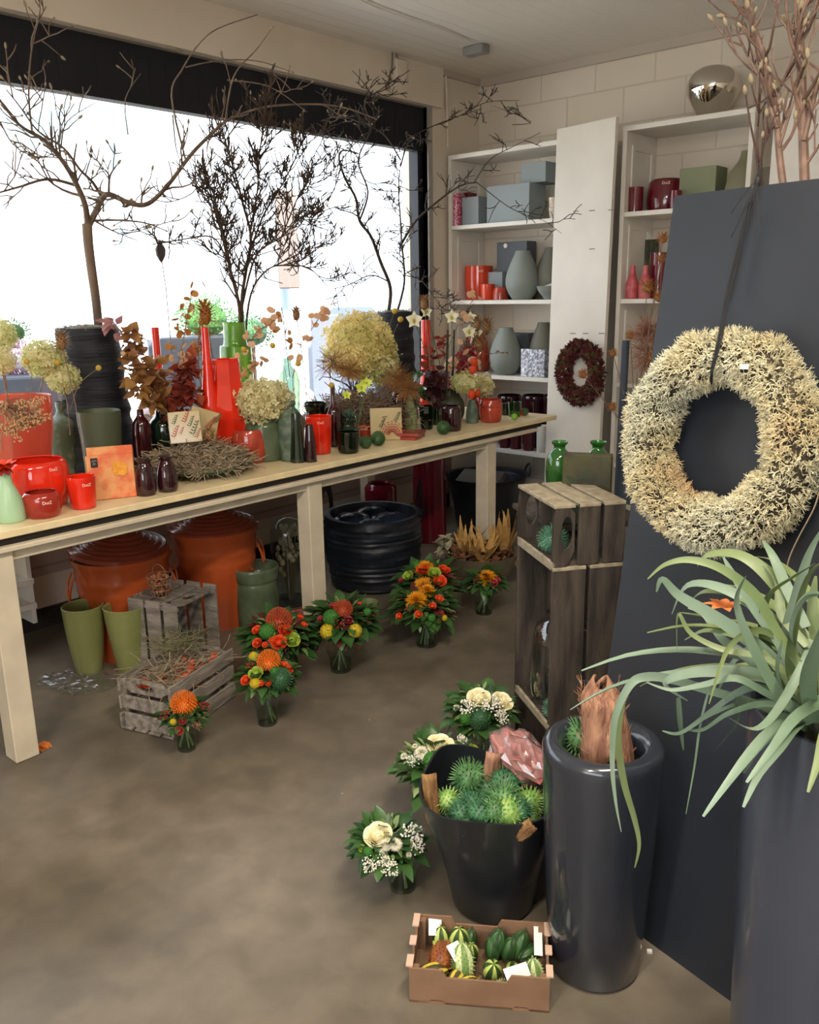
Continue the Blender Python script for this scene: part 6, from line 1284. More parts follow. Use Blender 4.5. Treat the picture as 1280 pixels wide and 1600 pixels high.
# magnolia: single trunk, spreading crown
X0 = Pm.x
T1_ = Tree('magnolia_tree', 'bare magnolia tree with one trunk and a wide forked crown at the left window', 'tree', (Pm.x, Pm.y, TZ+Hm-.03), m_trunk, 80, .012)
T1_.path(cm3(tr([(154, 512), (150, 470), (143, 420), (138, 380), (136, 350)], X0), 5), .019, .022, 12)
T1_.mb.m and None
M1 = [([(137, 352), (133, 320), (118, 285), (100, 255), (70, 220), (30, 195), (-5, 150)], .012, .004, .35, 7), ([(140, 350), (150, 330), (160, 310), (172, 304), (205, 318), (232, 318), (262, 290), (300, 240), (335, 205), (352, 190)], .012, .006, .3, 7),
      ([(352, 190), (385, 175), (430, 165), (500, 163), (545, 170), (590, 187)], .005, .0025, .5, 2), ([(120, 290), (75, 280), (30, 292), (-5, 302)], .006, .003, .1, 5), ([(145, 345), (180, 344), (225, 348), (258, 360)], .005, .002, .25, 2), ([(150, 346), (175, 360), (215, 376)], .004, .0015, .1, 2),
      ([(160, 310), (145, 285), (125, 265), (100, 232), (60, 205), (30, 165), (10, 140)], .006, .002, .2, 6), ([(170, 304), (172, 275), (185, 255)], .005, .002, .1, 3), ([(352, 190), (365, 120), (400, 78), (425, 44)], .004, .0015, .45, 1), ([(290, 250), (268, 150), (285, 108), (310, 70), (340, 45), (402, 23)], .004, .0018, .4, 1),
      ([(290, 105), (340, 95), (400, 95), (455, 112)], .003, .0015, .3, 0), ([(355, 125), (420, 135), (480, 175)], .003, .0012, .4, 1), ([(50, 205), (45, 150), (48, 90), (58, 40), (72, 10)], .004, .0018, .2, 4), ([(270, 180), (275, 230), (285, 260)], .003, .0012, .3, 1), ([(95, 232), (105, 190), (150, 160)], .003, .0012, .1, 2), ([(0, 190), (20, 225), (50, 245)], .003, .001, .1, 3), ([(200, 210), (196, 155), (220, 115)], .0025, .001, .2, 1)]
for pts, a, b, dx, sp in M1: T1_.main(tr(pts, X0, dx), a*1.2, b*1.1, 7, int(sp*1.5), .17, 1, .35, .08, (1, 3))
T1_.done()
# twiggy shrub in the moss green bottle
Xb = -3.62; c = colX(378, Xb, TZ); z0 = zat(c, 515)
T2_ = Tree('magnolia_branch', 'dense upright budded branches standing in the moss green bottle', 'branches', (c.x, c.y, z0), m_stemr, 100, .009)
for pts, a, b, sp in (([(376, 540), (374, 480), (362, 430), (350, 380), (340, 340), (325, 300), (300, 290)], .010, .003, 14), ([(380, 540), (378, 470), (385, 420), (392, 370), (380, 320), (370, 280), (352, 220), (345, 190)], .010, .003, 18), ([(382, 540), (392, 460), (420, 420), (455, 415), (485, 420), (512, 448)], .006, .002, 10), ([(378, 480), (400, 400), (440, 370), (470, 340), (500, 330)], .006, .002, 13),
                         ([(370, 450), (352, 400), (330, 370), (280, 375), (238, 382)], .005, .002, 5), ([(386, 410), (410, 340), (440, 290), (465, 240), (470, 215)], .006, .002, 15), ([(390, 370), (402, 300), (405, 240), (412, 200), (415, 130)], .005, .0015, 14), ([(440, 370), (470, 300), (495, 270)], .004, .0015, 9), ([(360, 420), (345, 350), (335, 300), (340, 250)], .005, .002, 10), ([(420, 420), (460, 400), (500, 380), (525, 385)], .004, .0015, 6)):
    T2_.main(tr(pts, Xb, .12*U(-1, 2)), a, b, 6, int(sp*1.9), .17, 2, .3, .16, (1, 4))
T2_.done()
# corkscrew branches
T3_ = Tree('corkscrew_branch', 'twisted corkscrew branches in the right black pot, reaching over the shelves', 'branches', (Pz2.x, Pz2.y, TZ+Hz2-.03), m_brk, 70, .009)
Xc = Pz2.x
def trc(pts, X, dx):
    out = []
    for i, (x, y) in enumerate(pts):
        out.append(onY(x, y, 4.42+(x-690)*.0016) if x > 690 else onX(x, y, X+.12*i/(len(pts)-1)))
    return out
for pts, a, b, dx, sp in (([(607, 490), (610, 450), (595, 410), (580, 370), (562, 345), (556, 310), (540, 280), (530, 250), (536, 235), (560, 240)], .010, .004, .1, 7), ([(620, 490), (632, 440), (628, 380), (625, 330), (623, 300), (626, 250)], .007, .002, .1, 10), ([(628, 380), (650, 345), (690, 310), (720, 290), (745, 285)], .007, .004, .4, 5), ([(745, 285), (790, 320), (820, 335), (850, 345), (878, 365)], .003, .0012, .3, 4), ([(740, 287), (765, 250), (800, 230), (845, 207)], .003, .0012, .3, 2),
                            ([(607, 440), (580, 430), (545, 445), (515, 452)], .004, .0015, .1, 4), ([(562, 345), (575, 300), (560, 250), (580, 200), (570, 160), (595, 140), (640, 110)], .005, .002, .3, 10), ([(626, 260), (640, 220), (670, 200), (720, 180), (760, 160), (812, 157)], .004, .0015, .5, 7), ([(626, 250), (600, 210), (560, 190), (520, 180), (505, 215), (520, 250)], .004, .0015, .3, 8), ([(632, 430), (660, 440), (690, 480), (720, 500)], .003, .001, .4, 8), ([(800, 195), (830, 190), (770, 165)], .002, .001, .6, 1), ([(536, 250), (520, 300), (490, 340), (450, 360)], .003, .001, .1, 6)):
    T3_.main(trc(pts, Xc, dx), a*1.15, b, 6, int(sp*2.0), .15, 2 if sp > 5 else 1, .5, .02, (1, 3))
T3_.done()
T4_ = Tree('hazel_twig', 'low knotted twig tangle behind the golden hydrangea', 'branches', (-3.5, colX(560, -3.5, TZ).y, TZ+.15), m_brk, 20, .008)
for _ in range(9):
    q = onX(U(500, 600), U(470, 500), -3.5); T4_.twig(Vector((-3.5, colX(555, -3.5, TZ).y, TZ+.18)), q-Vector((-3.5, colX(555, -3.5, TZ).y, TZ+.18)), .32, .004, 1, .5, 0, (1, 3))
T4_.done()
# hanging dark lantern ornament seen against the window
c = onX(251, 395, -3.55); root = thing('hanging_pod', 'dark dried pod on a thin stalk standing against the window', 'dried flower', c); mb = MB(); mb.lathe([(0, -.045), (.010, -.03), (.019, -.01), (.021, .015), (.013, .035), (0, .04)], 10, fn=lambda q, z: 1+.15*math.cos(q*5))
for k in range(8): mb.leaf((0, 0, .02), (math.cos(k*.8)*.4, math.sin(k*.8)*.4, 1), (math.cos(k*.8), math.sin(k*.8), 0), .05, .012, -.2, .2, 3)
mb.build('pod', mat('dark_pod', '#3a302a', .8), root); MB().tube([(0, 0, 0), (.004, .01, -.15), (.0, .015, -.4), (0, .02, -.62)], .002, 5).build('stem', m_twig, root)
# ------------------------------------------------------------------ lunaria, eucalyptus, leaves
m_lun = mat('papery_seed_disc', '#eed6b8', .55, transl=.5, col2='#dcae86', scale=30); dm = MB(); dm.lathe([(0, .03), (.8, .02), (1, 0), (.8, -.02), (0, -.03)], 14, sx=.8); me_disc = dm.build('seed_disc', m_lun, mesh_only=True)
m_lun2 = mat('ochre_seed_disc', '#dcb070', .6, transl=.5, col2='#b8803c', scale=30); dm = MB(); dm.lathe([(0, .03), (.8, .02), (1, 0), (.8, -.02), (0, -.03)], 14, sx=.8); me_disc2 = dm.build('seed_disc', m_lun2, mesh_only=True)
def lunaria(label, pts, X, n, spread, me=None, r=7.5, dx=.05):
    P = cm3(tr(pts, X, dx), 5); root = thing('lunaria_branch', label, 'dried flower', P[0]); mb = MB(); mb.tube([p-P[0] for p in P], [.002]*len(P), 5); 
    for k in range(n):
        i = int(len(P)*.25+R()*len(P)*.72); b = P[min(i, len(P)-1)]; d = Vector((U(-1, 1), U(-1, 1), U(-.9, .7))).normalized(); e = b+d*spread*mpp(b)*U(.2, 1)
        mb.tube([b-P[0], (b+e)/2-P[0]+Vector((0, 0, .004)), e-P[0]], .0008, 3, False); q = Quaternion((U(-1, 1), U(-1, 1), U(-1, 1), U(-1, 1))).normalized(); rr = r*mpp(e)*U(.75, 1.1); inst('seed_disc', me or me_disc, root, e-P[0], q, rr*.85)
    mb.build('stems', m_twig, root)
for lb, pts, X, n, sp, me in (('ochre seed disc branch against the grey planter at the window', [(262, 620), (280, 560), (292, 500), (300, 455)], -3.5, 34, 24, me_disc2), ('pale seed disc branch left of the red vases', [(300, 640), (290, 590), (285, 545)], -3.4, 16, 24, None), ('ochre seed disc spray touching the slim red vase', [(320, 640), (310, 570), (312, 510)], -3.45, 18, 16, me_disc2),
                              ('papery seed disc branch arching over the moss green bottle', [(372, 600), (380, 560), (400, 520), (425, 505), (430, 480)], -3.4, 30, 22, None), ('papery seed disc branch before the moss green bottle', [(360, 610), (385, 580), (415, 565), (435, 560)], -3.36, 16, 20, None), ('papery seed disc branch in the pale round bottle, left stem', [(453, 590), (447, 540), (443, 500), (440, 480)], -3.45, 14, 18, me_disc2),
                              ('papery seed disc branch in the pale round bottle, right stem', [(457, 590), (470, 540), (490, 510), (510, 480)], -3.45, 24, 18, None), ('pale seed disc branch low among the rust leaves at the left', [(250, 640), (220, 590), (200, 550)], -3.45, 14, 18, None), ('seed discs beside the white orchids, upper', [(700, 600), (715, 560), (728, 530)], -3.25, 10, 18, None), ('seed discs beside the white orchids, lower', [(735, 620), (735, 585), (742, 560)], -3.2, 10, 16, None), ('tiny seed discs on a twig reaching before the left shelf', [(690, 570), (715, 510), (738, 470), (745, 455)], -3.25, 12, 14, None)):
    lunaria(lb, pts, X, n, sp, me)
def leafbranch(label, pts, X, n, m, s=13, spread=1.0, name='leaf_branch', round_=True, dx=.05, drop=0):
    P = cm3(tr(pts, X, dx), 5); root = thing(name, label, 'dried leaves', P[0]); mb = MB(); mb.tube([p-P[0] for p in P], [.003-.0018*i/len(P) for i in range(len(P))], 5); mb.build('stem', m_twig, root); mb = MB()
    for k in range(int(n*1.4)):
        i = int(len(P)*.15+R()*len(P)*.85); b = P[min(i, len(P)-1)]-P[0]; d = Vector((U(-1, 1), U(-1, 1), U(-.8-drop, .8))).normalized(); ss = s*.8*mpp(P[0])*U(.8, 1.5); off = d*ss*U(.2, 1.8)*spread; mb.leaf(b+off*.5, d, (U(-1, 1), U(-1, 1), 1), ss*1.6, ss*(1.25 if round_ else .6), U(-.2, .5), .2, 4, .7)
    mb.build('leaves', m, root)
m_rust = mat('rust_eucalyptus', '#8a5a34', .6, transl=.35, col2='#b0844c', scale=9, contrast=(.4, .6)); m_wine = mat('wine_eucalyptus', '#7a2c26', .55, transl=.3, col2='#a04a30', scale=12); m_mauve = mat('mauve_eucalyptus', '#8e5a5c', .55, transl=.3, col2='#b07c74', scale=12)
m_green_e = mat('grey_green_leaf', '#6c7a50', .55, transl=.3, col2='#8a9468', scale=12)
for lb, pts, X, n, m_, s in (('rust brown leafy branch leaning right of the black pot', [(262, 650), (240, 600), (215, 550), (205, 520)], -3.45, 70, m_rust, 12), ('second rust brown leafy branch hanging over the black pot', [(262, 650), (225, 620), (208, 590), (196, 560)], -3.4, 55, m_rust, 12), ('mauve round leaved sprig at the shoulder of the black pot', [(240, 600), (215, 560), (195, 530), (172, 502)], -3.5, 22, m_mauve, 11),
                             ('dark wine leaf cluster between the black pot and red vases', [(262, 660), (275, 620), (290, 585), (295, 570)], -3.42, 80, m_wine, 12), ('dark wine drooping leaves above the cream napkins', [(270, 650), (290, 625), (310, 605)], -3.36, 45, m_wine, 12), ('brown leaves behind the wine cluster', [(262, 650), (250, 610), (240, 570)], -3.55, 45, m_rust, 12),
                             ('crimson leaf branch right of the right black pot', [(690, 640), (680, 600), (672, 570), (690, 530)], -3.32, 60, m_wine, 9), ('second crimson leaf branch around the orchid stems', [(700, 640), (720, 580), (735, 545)], -3.3, 55, mat('crimson_leaf', '#8e2434', .5, transl=.3, col2='#b03a44', scale=10), 9), ('thin red leaf twig pointing right before the shelf', [(700, 600), (740, 560), (790, 550)], -3.2, 14, m_wine, 5), ('dark wine leaf clump above the dark jars', [(690, 640), (675, 605), (685, 580)], -3.2, 40, mat('black_red_leaf', '#3a1218', .5, transl=.15), 11)):
    leafbranch(lb, pts, X, n, m_, s)
m_bigleaf = mat('glossy_orchid_leaf', '#1f4a24', .2, coat=.4, col2='#2c5a2c', scale=5)
for px, py, dx_, lb in ((645, 590, .5, 'broad glossy green orchid leaf beside the right black pot'), (672, 620, -.4, 'broad glossy green leaf lower beside the sage bottle'), (655, 605, 1.0, 'broad glossy green leaf curling above the tan umbels')):
    c = onX(px, py, -3.35); mb = MB(); mb.leaf((0, 0, -.03), (dx_*.5, .9*dx_, .8), (0, -.3, .6), .17, .085, .7, .3, 6); mb.leaf((0, 0, -.03), (-dx_*.3, -.7*dx_, .5), (0, .3, .8), .14, .075, .5, .3, 6); mb.tube([(0, 0, -.03), (0, .01, -.16)], .004, 5); setp(mb.build('orchid_leaf', m_bigleaf, loc=c), lb, 'leaf')
co = colX(703, -3.28, TZ)
for px, py, r_, lb in ((647, 500, 14, 'ivory orchid blossom nearest the right black pot'), (667, 487, 10, 'ivory orchid bud against the red vase tip'), (706, 495, 12, 'ivory orchid blossom above the crimson leaves'), (733, 518, 12, 'ivory orchid blossom right of the crimson leaves'), (735, 496, 10, 'ivory orchid petal, highest beside the shelf'), (747, 520, 9, 'ivory orchid bud furthest right')):
    c = onX(px, py, -3.25); orchid(lb, c, r_*mpp(c), m_ivory, face=(CAM-c)+Vector((U(-1, 1), U(-1, 1), .2)), stem=(co.x+U(-.01, .01), co.y+U(-.02, .02), TZ+.08))
for px, py, lb in ((707, 560, 'thick dark green upright tube by the orchids, left of the close pair'), (697, 570, 'thick dark green upright tube by the orchids, right of the close pair')):
    a, b = onX(px, 615, -3.22), onX(px+3, 515, -3.22); setp(MB().tube([Vector((0, 0, 0)), (b-a)/2, b-a], .006, 8).build('glass_tube', m_dkgreen2, loc=a), lb, 'stem')
for px, py, r_, m_, sx, lb in ((96, 535, 15, m_dry, 60, 'dried artichoke head high left of the black pot'), (321, 492, 19, m_dryo, 0, 'shaggy dried protea above the slim red vase'), (663, 475, 12, m_dry, 0, 'dried head above the slim red vase at the window frame'), (463, 492, 11, m_dry, 0, 'dried brown head in the pale round bottle'), (745, 508, 12, m_dry, 0, 'dried husk head above the orange jars, upper'), (760, 512, 14, m_dry, 0, 'dried husk head pointing right before the shelf'), (748, 540, 14, m_dry, 0, 'dried husk head above the orange jars, lower'), (678, 622, 12, m_dry, 0, 'brown fringed seed head in the faceted green glass')):
    c = onX(px, py, -3.4 if px < 600 else -3.22); seedhead('dried_protea', lb, c, r_*mpp(c), m_, 80, stem=(c.x+.02, c.y+.03, TZ+.12), sc=(.9, .9, 1.5))
for k in range(2):
    c = onX(321-2+k*4, 515+k*10, -3.38); plume(['shaggy orange dried fringe hanging on the slim red vase, upper', 'shaggy orange dried fringe hanging on the slim red vase, lower'][k], 318+k, 520+k*22, -3.38, 15*mpp(c), m_dryo, 140)
m_ball = mat('yellow_billy_button', '#c0a03c', .8, bump=.6, bscale=200)
for px, py, ex, ey, X, lb in ((42, 565, 45, 640, -3.4, 'round yellow button flower at the far left hydrangea'), (90, 567, 95, 640, -3.4, 'round yellow button flower between hydrangea and mottled bottle'), (154, 575, 110, 640, -3.36, 'round yellow button flower before the black pot'), (426, 540, 453, 625, -3.15, 'round yellow button flower on a long stem above the hydrangea ball'), (381, 546, 452, 625, -3.15, 'round yellow button flower, left one above the hydrangea ball'), (466, 568, 460, 625, -3.15, 'round yellow button flower near the twig nest'), (518, 602, 520, 640, -3.18, 'round yellow button flower on the cherry bottle'), (617, 486, 606, 560, -3.4, 'round yellow button flower before the right black pot, upper'), (626, 499, 610, 560, -3.4, 'round yellow button flower before the right black pot, lower')):
    c, e = onX(px, py, X), onX(ex, ey, X); root = thing('button_flower', lb, 'dried flower', c); rr = 4.6*mpp(c); MB().ball((0, 0, 0), rr, 10, 8).build('flower_head', m_ball, root); MB().tube(cm3([Vector((0, 0, 0)), (e-c)*.5+Vector((0, .02 if ex > px else -.02, .02)), e-c]), .0013, 5).build('stem', m_twig, root)
# umbel at the left edge
c = onX(22, 640, -3.1); root = thing('dried_umbel', 'big tan dried seed umbel drooping at the left edge', 'dried flower', c); mb = MB(); m2 = MB(); s0 = Vector((.0, -.06, .02))
for k in range(60):
    e = Vector((U(-.05, .05), U(-.06, .11), U(-.10, .03)))*U(.6, 1); mb.tube([s0, (s0+e)/2+Vector((0, 0, .02)), e], .0009, 3, False)
    for j in range(16): m2.ball(e+Vector((U(-1, 1), U(-1, 1), U(-1, 1)))*.014, .0038, 5, 4)
m2.build('seeds', mat('tan_umbel_seed', '#b8926a', .8), root); mb.tube([s0, s0+Vector((0, .0, -.16))], .002, 5); mb.build('stems', m_twig, root)
# ------------------------------------------------------------------ moss wreath on the dark board
random.seed(5)
wc = onBoard(1120, 690, .075); ax = Vector((e_.x, e_.y, 0)); az = (T0-B0).normalized(); an = -nb
if (CAM-wc).dot(an) < 0: an = -an
pL, pR_, pT, pB = onBoard(972, 690, .05), onBoard(1274, 690, .05), onBoard(1120, 518, .05), onBoard(1120, 868, .05)
RX, RZ = (pR_-pL).length/2, (pT-pB).length/2; tw = .265*RX; RX -= tw*.98; RZ -= tw*.98
root = thing('moss_wreath', 'large pale reindeer moss wreath hanging on the dark board', 'wreath', wc)
m_moss = mat('pale_reindeer_moss', '#cfc79c', .85, transl=.06, col2='#c9b070', scale=4, contrast=(.35, .65))
def mossmat():
    m = m_moss; nt = m.node_tree; N = nt.nodes; L = nt.links; cr = [n for n in N if n.type == 'VALTORGB'][0].color_ramp
    cr.elements[0].color = lin('#b4b8a6'); cr.elements[1].color = lin('#cfae84'); e = cr.elements.new(.45); e.color = lin('#d3ceb2'); e = cr.elements.new(.56); e.color = lin('#cbc09a'); cr.elements[0].position = .3; cr.elements[-1].position = .72
mossmat(); ring = MB(); vs = []; fs = []; na, nb_ = 72, 16
for i in range(na):
    a = 2*PI*i/na; c_ = ax*math.cos(a)*RX+az*math.sin(a)*RZ; ra = (ax*math.cos(a)+az*math.sin(a)).normalized()
    for j in range(nb_):
        b = 2*PI*j/nb_; vs.append(c_+(ra*math.cos(b)+an*math.sin(b))*tw*.72)
for i in range(na):
    for j in range(nb_): fs.append((i*nb_+j, ((i+1) % na)*nb_+j, ((i+1) % na)*nb_+(j+1) % nb_, i*nb_+(j+1) % nb_))
ring.add(vs, fs); ring.build('wreath_core', mat('moss_core', '#463e2e', .9, col2='#2c271d', scale=30, bump=.5, bscale=80), root)
mb = MB()
for k in range(9000):
    a = U(0, 2*PI); b = U(-.5*PI-1.2, .5*PI+1.2)+PI/2-.0; ra = ax*math.cos(a)+az*math.sin(a); n = (ra*math.cos(b)+an*math.sin(b)); 
    if n.dot(an) < -.55: continue
    lump = 1+.10*math.sin(a*7)+.07*math.sin(a*13+b*3); c_ = ax*math.cos(a)*RX+az*math.sin(a)*RZ; p = c_+n*tw*.70*lump; d = (n+Vector((U(-1, 1), U(-1, 1), U(-1, 1)))*.8).normalized(); L_ = tw*U(.18, .42); t = d.orthogonal().normalized(); p1 = p+d*L_*.5; r_ = .0013
    mb.tube([p, p1], [r_, r_*.8], 3, False)
    for q in range(3):
        d2 = (d+Vector((U(-1, 1), U(-1, 1), U(-1, 1)))*.95).normalized(); p2 = p1+d2*L_*.35; mb.tube([p1, p2], [r_*.8, r_*.6], 3, False); d3 = (d2+Vector((U(-1, 1), U(-1, 1), U(-1, 1)))*.9).normalized(); mb.tube([p2, p2+d3*L_*.25], [r_*.6, r_*.25], 3, False)
mb.build('moss_strands', m_moss, root, smooth=False)
p = onBoard(1163, 573, .15)-wc; MB().box(p, (.016, .002, .010), Matrix.Rotation(.3, 3, 'Z')).build('price_tag', m_pap, root, smooth=False)
# raffia cord from the top of the board
root = thing('raffia_cord', 'black raffia cord holding the moss wreath from the top of the dark board', 'cord', onBoard(1182, 286, .03)); o = root.location; m_raf = mat('black_raffia', '#17181a', .7)
mb = MB()
for k in range(7):
    pts = [onBoard(1188+U(-3, 3), 262, -.02), onBoard(1182+U(-4, 4), 290, .035), onBoard(1165+U(-5, 5), 350, .03), onBoard(1150+U(-5, 5), 410, .03), onBoard(1135+U(-4, 4), 470, .04), onBoard(1127+U(-3, 3), 520, .12), onBoard(1113+U(-3, 3), 560+U(0, 30), .16), onBoard(1112, 600, .12)]
    mb.tube([p-o for p in cm3(pts, 4)], .0016, 5)
for k in range(9):
    a = onBoard(1180+U(-4, 4), 290+U(-6, 10), .035); b = onBoard(1180+U(-50, 14), 330+U(0, 50), .05); mb.tube([a-o, (a+b)/2-o+Vector((0, 0, .006)), b-o], .001, 4)
mb.build('strands', m_raf, root); kb = MB(); kb.ball(onBoard(1184, 284, .03)-o, .007, 10, 8, sc=(1, 1, 1.6)); kb.build('knot', m_raf, root)
# ------------------------------------------------------------------ big planter and its air plant at the right edge
Pb_ = None
# find a planter whose left edge passes (1197,1125) and (1190,1600)
cpl = toward((1345, 1150), 1.62); zr = .93
cL = onZ(1197, 1125, zr); cc_ = onZ(1340, 1108, zr); rB = (cL-cc_).length; P = Vector((cc_.x, cc_.y, 0))
root = thing('round_planter', 'large satin anthracite planter at the right edge holding the air plant', 'planter', P)
MB().lathe([(0, 0), (rB*.82, 0), (rB*.84, .01), (rB*.93, .4), (rB*.985, .75), (rB, zr-.006), (rB-.003, zr), (rB-.010, zr), (rB-.013, zr-.006), (rB*.9, .6), (0, .6)], 72).build('body', m_anth2, root)
PL = P
m_air = mat('silver_green_strap_leaf', '#768a78', .5, transl=.08, col2='#4a6244', scale=3, contrast=(.38, .62)); m_air2 = mat('green_strap_leaf', '#586a42', .45, transl=.08, col2='#7c8a5c', scale=4)
airroot = thing('air_plant', 'big air plant with long curling silver green strap leaves in the right planter', 'plant', (PL.x, PL.y, zr)); AO = airroot.location
D0 = math.hypot(PL.x, PL.y)
def strap(pts, w_, D, m=0, dd=0.0, fold=.25):
    """pts photo points from base to tip, at horizontal distance D (+dd towards the tip)"""
    k = len(pts); P = [toward(p, D+dd*i/(k-1)) for i, p in enumerate(pts)]; P = cm3(P, 6); n_ = len(P); wd = [w_*mpp(P[0])*(.75+.35*min(1, i/n_*3))*(1-(i/n_)**2.2)+.0006 for i in range(n_)]
    MB().ribbon([p-AO for p in P], wd, (CAM-P[0]).normalized()+Vector((0, 0, .6)), fold).build('leaf', [m_air, m_air2][m], airroot)
SL = [([(1262, 1140), (1180, 1100), (1110, 1080), (1050, 1062), (1010, 1058), (985, 1070), (962, 1120), (957, 1190), (962, 1250), (971, 1300)], 15, 0, -.12), ([(975, 1085), (966, 1150), (975, 1220), (992, 1280), (999, 1320), (992, 1356)], 11, 1, .0),
      ([(1265, 1110), (1215, 1040), (1170, 1000), (1110, 960), (1060, 930), (1035, 905), (1026, 925)], 22, 0, 0), ([(1262, 1060), (1210, 980), (1180, 930), (1130, 890), (1080, 875), (1040, 882), (1012, 905)], 16, 1, .02), ([(1255, 1000), (1230, 940), (1190, 890), (1150, 866), (1105, 868), (1090, 885)], 20, 1, .1),
      ([(1260, 980), (1230, 920), (1208, 870), (1192, 845)], 18, 0, .1), ([(1270, 1100), (1200, 1060), (1140, 1050), (1080, 1052), (1040, 1068), (1075, 1095)], 22, 0, .0), ([(1262, 1120), (1200, 1085), (1150, 1060), (1100, 1070), (1050, 1078), (1010, 1066)], 12, 0, 0),
      ([(1258, 1090), (1210, 1040), (1190, 980), (1200, 930), (1240, 900), (1275, 880)], 18, 1, -.05), ([(1250, 1080), (1230, 1000), (1245, 930), (1262, 870), (1285, 825)], 20, 0, .0), ([(1268, 1120), (1235, 1050), (1240, 980), (1262, 900), (1300, 870)], 18, 1, -.1),
      ([(1265, 1120), (1220, 1090), (1170, 1000), (1150, 940), (1165, 900)], 20, 0, -.02), ([(1265, 1040), (1220, 1000), (1180, 985), (1140, 1010), (1120, 1060), (1108, 1100)], 10, 1, -.15), ([(1270, 1000), (1255, 1040), (1215, 1110), (1180, 1140), (1140, 1122)], 14, 0, -.25),
      ([(1262, 1110), (1190, 1075), (1150, 1085), (1115, 1110), (1065, 1145), (1035, 1142)], 14, 0, .05), ([(1262, 1120), (1200, 1100), (1140, 1115), (1100, 1140), (1070, 1140)], 12, 0, .08), ([(1110, 1070), (1095, 1130), (1085, 1200), (1072, 1272)], 3.5, 0, -.05), ([(1060, 1090), (1063, 1130), (1068, 1172)], 8, 0, .05),
      ([(1150, 1090), (1150, 1130), (1118, 1172)], 8, 0, .1), ([(1260, 1080), (1200, 1030), (1130, 1015), (1080, 990), (1060, 960), (1058, 1015)], 10, 1, .05), ([(1255, 1060), (1190, 960), (1130, 920), (1075, 915), (1050, 960)], 18, 0, .1), ([(1250, 1020), (1200, 960), (1150, 930), (1100, 925), (1075, 945)], 16, 1, .15),
      ([(1265, 1130), (1240, 1080), (1230, 1020), (1180, 950), (1150, 905), (1130, 870)], 24, 0, .05), ([(1270, 1130), (1262, 1060), (1280, 1000), (1300, 950)], 26, 0, -.1), ([(1272, 1135), (1240, 1110), (1215, 1050), (1222, 1000)], 26, 0, -.15), ([(1270, 1040), (1238, 1000), (1240, 960), (1262, 930), (1300, 930)], 14, 0, -.3),
      ([(1262, 1010), (1222, 960), (1215, 905), (1180, 870)], 16, 1, .12), ([(1260, 1100), (1180, 1010), (1110, 985), (1070, 1000)], 12, 1, .1), ([(1268, 1100), (1190, 1020), (1150, 1030), (1120, 1085)], 12, 0, .02), ([(1290, 1130), (1290, 1050), (1270, 960), (1275, 900)], 24, 1, .05), ([(1262, 1115), (1170, 1030), (1130, 1000), (1100, 960), (1075, 950)], 16, 0, .08)]
for k, (pts, w_, m_, dd) in enumerate(SL): strap(pts, w_, D0-.05-.03*(k % 4), m_, dd)
random.seed(31)
for k in range(44):    # inner and rear leaves, also round the far side
    a = U(0, 2*PI); L_ = U(.25, .5); d = Vector((math.cos(a)*.8, math.sin(a)*.8, U(.5, 1.3))).normalized(); p = Vector((U(-.03, .03), U(-.03, .03), -.02)); pts = [p]
    for i in range(6): d = (d+Vector((U(-.15, .15), U(-.15, .15), -.22))).normalized(); p = p+d*L_/6; pts.append(p)
    P_ = cm3(pts, 3); MB().ribbon(P_, [.028*(1-(i/len(P_))**2)+.001 for i in range(len(P_))], (0, 0, 1), .3).build('leaf', [m_air, m_air2][k % 2], airroot)
MB().ball((0, 0, -.06), .075, 14, 10, sc=(1, 1, 1.2)).build('rosette_base', mat('air_plant_base', '#8a8468', .7), airroot)
c = toward((1130, 950), D0); root = thing('orange_bloom', 'small orange bloom peeking out between the air plant leaves', 'flower', c); mb = MB()
for k in range(7): mb.leaf((0, 0, 0), (math.cos(k*.9), math.sin(k*.9), .4), (0, 0, 1), .035, .018, .2, .3, 3)
mb.build('petals', mat('peach_petal', '#e0824a', .5, transl=.2), root)
c0, c1 = onBoard(1280, 770, .06), onBoard(1235, 868, .06); setp(MB().tube(cm3([c0-c1, (c0-c1)*.6+Vector((.01, 0, .02)), (c0-c1)*.3, Vector((0, 0, 0)), Vector((-.005, 0, -.03))], 5), .0016, 5).build('loose_wire', mat('tan_wire', '#8a7a64', .6), loc=c1), 'thin tan wire dangling below the right side of the moss wreath', 'wire')
# ------------------------------------------------------------------ magnolia branches behind the dark board
zb = 1.45; base_ = toward((1248, 400), 2.75); Pvz = Vector((base_.x, base_.y, 0))
V('tall_planter', 'dark tall planter hidden behind the dark board, holding magnolia branches', 'planter', Pvz, [(330, 40), (700, 38), (1000, 36)], m_anth, one=True, smooth=False) if False else None
root = thing('tall_vase', 'tall dark vase behind the dark board holding pinkish magnolia branches', 'vase', Pvz); MB().lathe([(0, 0), (.12, 0), (.13, 1.0), (.14, 1.5), (.125, 1.5), (.11, 1.0), (0, .9)], 32).build('body', m_anth, root)
m_mag = mat('pinkish_magnolia_bark', '#84695a', .6, col2='#5c463c', scale=18, bump=.2, bscale=60); m_mag2 = mat('dark_magnolia_twig', '#3e2a25', .6, col2='#553a32', scale=18)
D = 2.75
def tw(pts, dd=0): return [toward(p, D+dd*i/(len(pts)-1)) for i, p in enumerate(pts)]
m_bud2 = mat('furry_cream_bud', '#b8ab8c', .8, col2='#6e5c44', scale=50, transl=.1); bm = MB(); bm.lathe([(0, -1), (.3, -.8), (.45, -.2), (.38, .4), (.14, .85), (0, 1)], 10); me_bud2 = bm.build('bud', m_bud2, mesh_only=True)
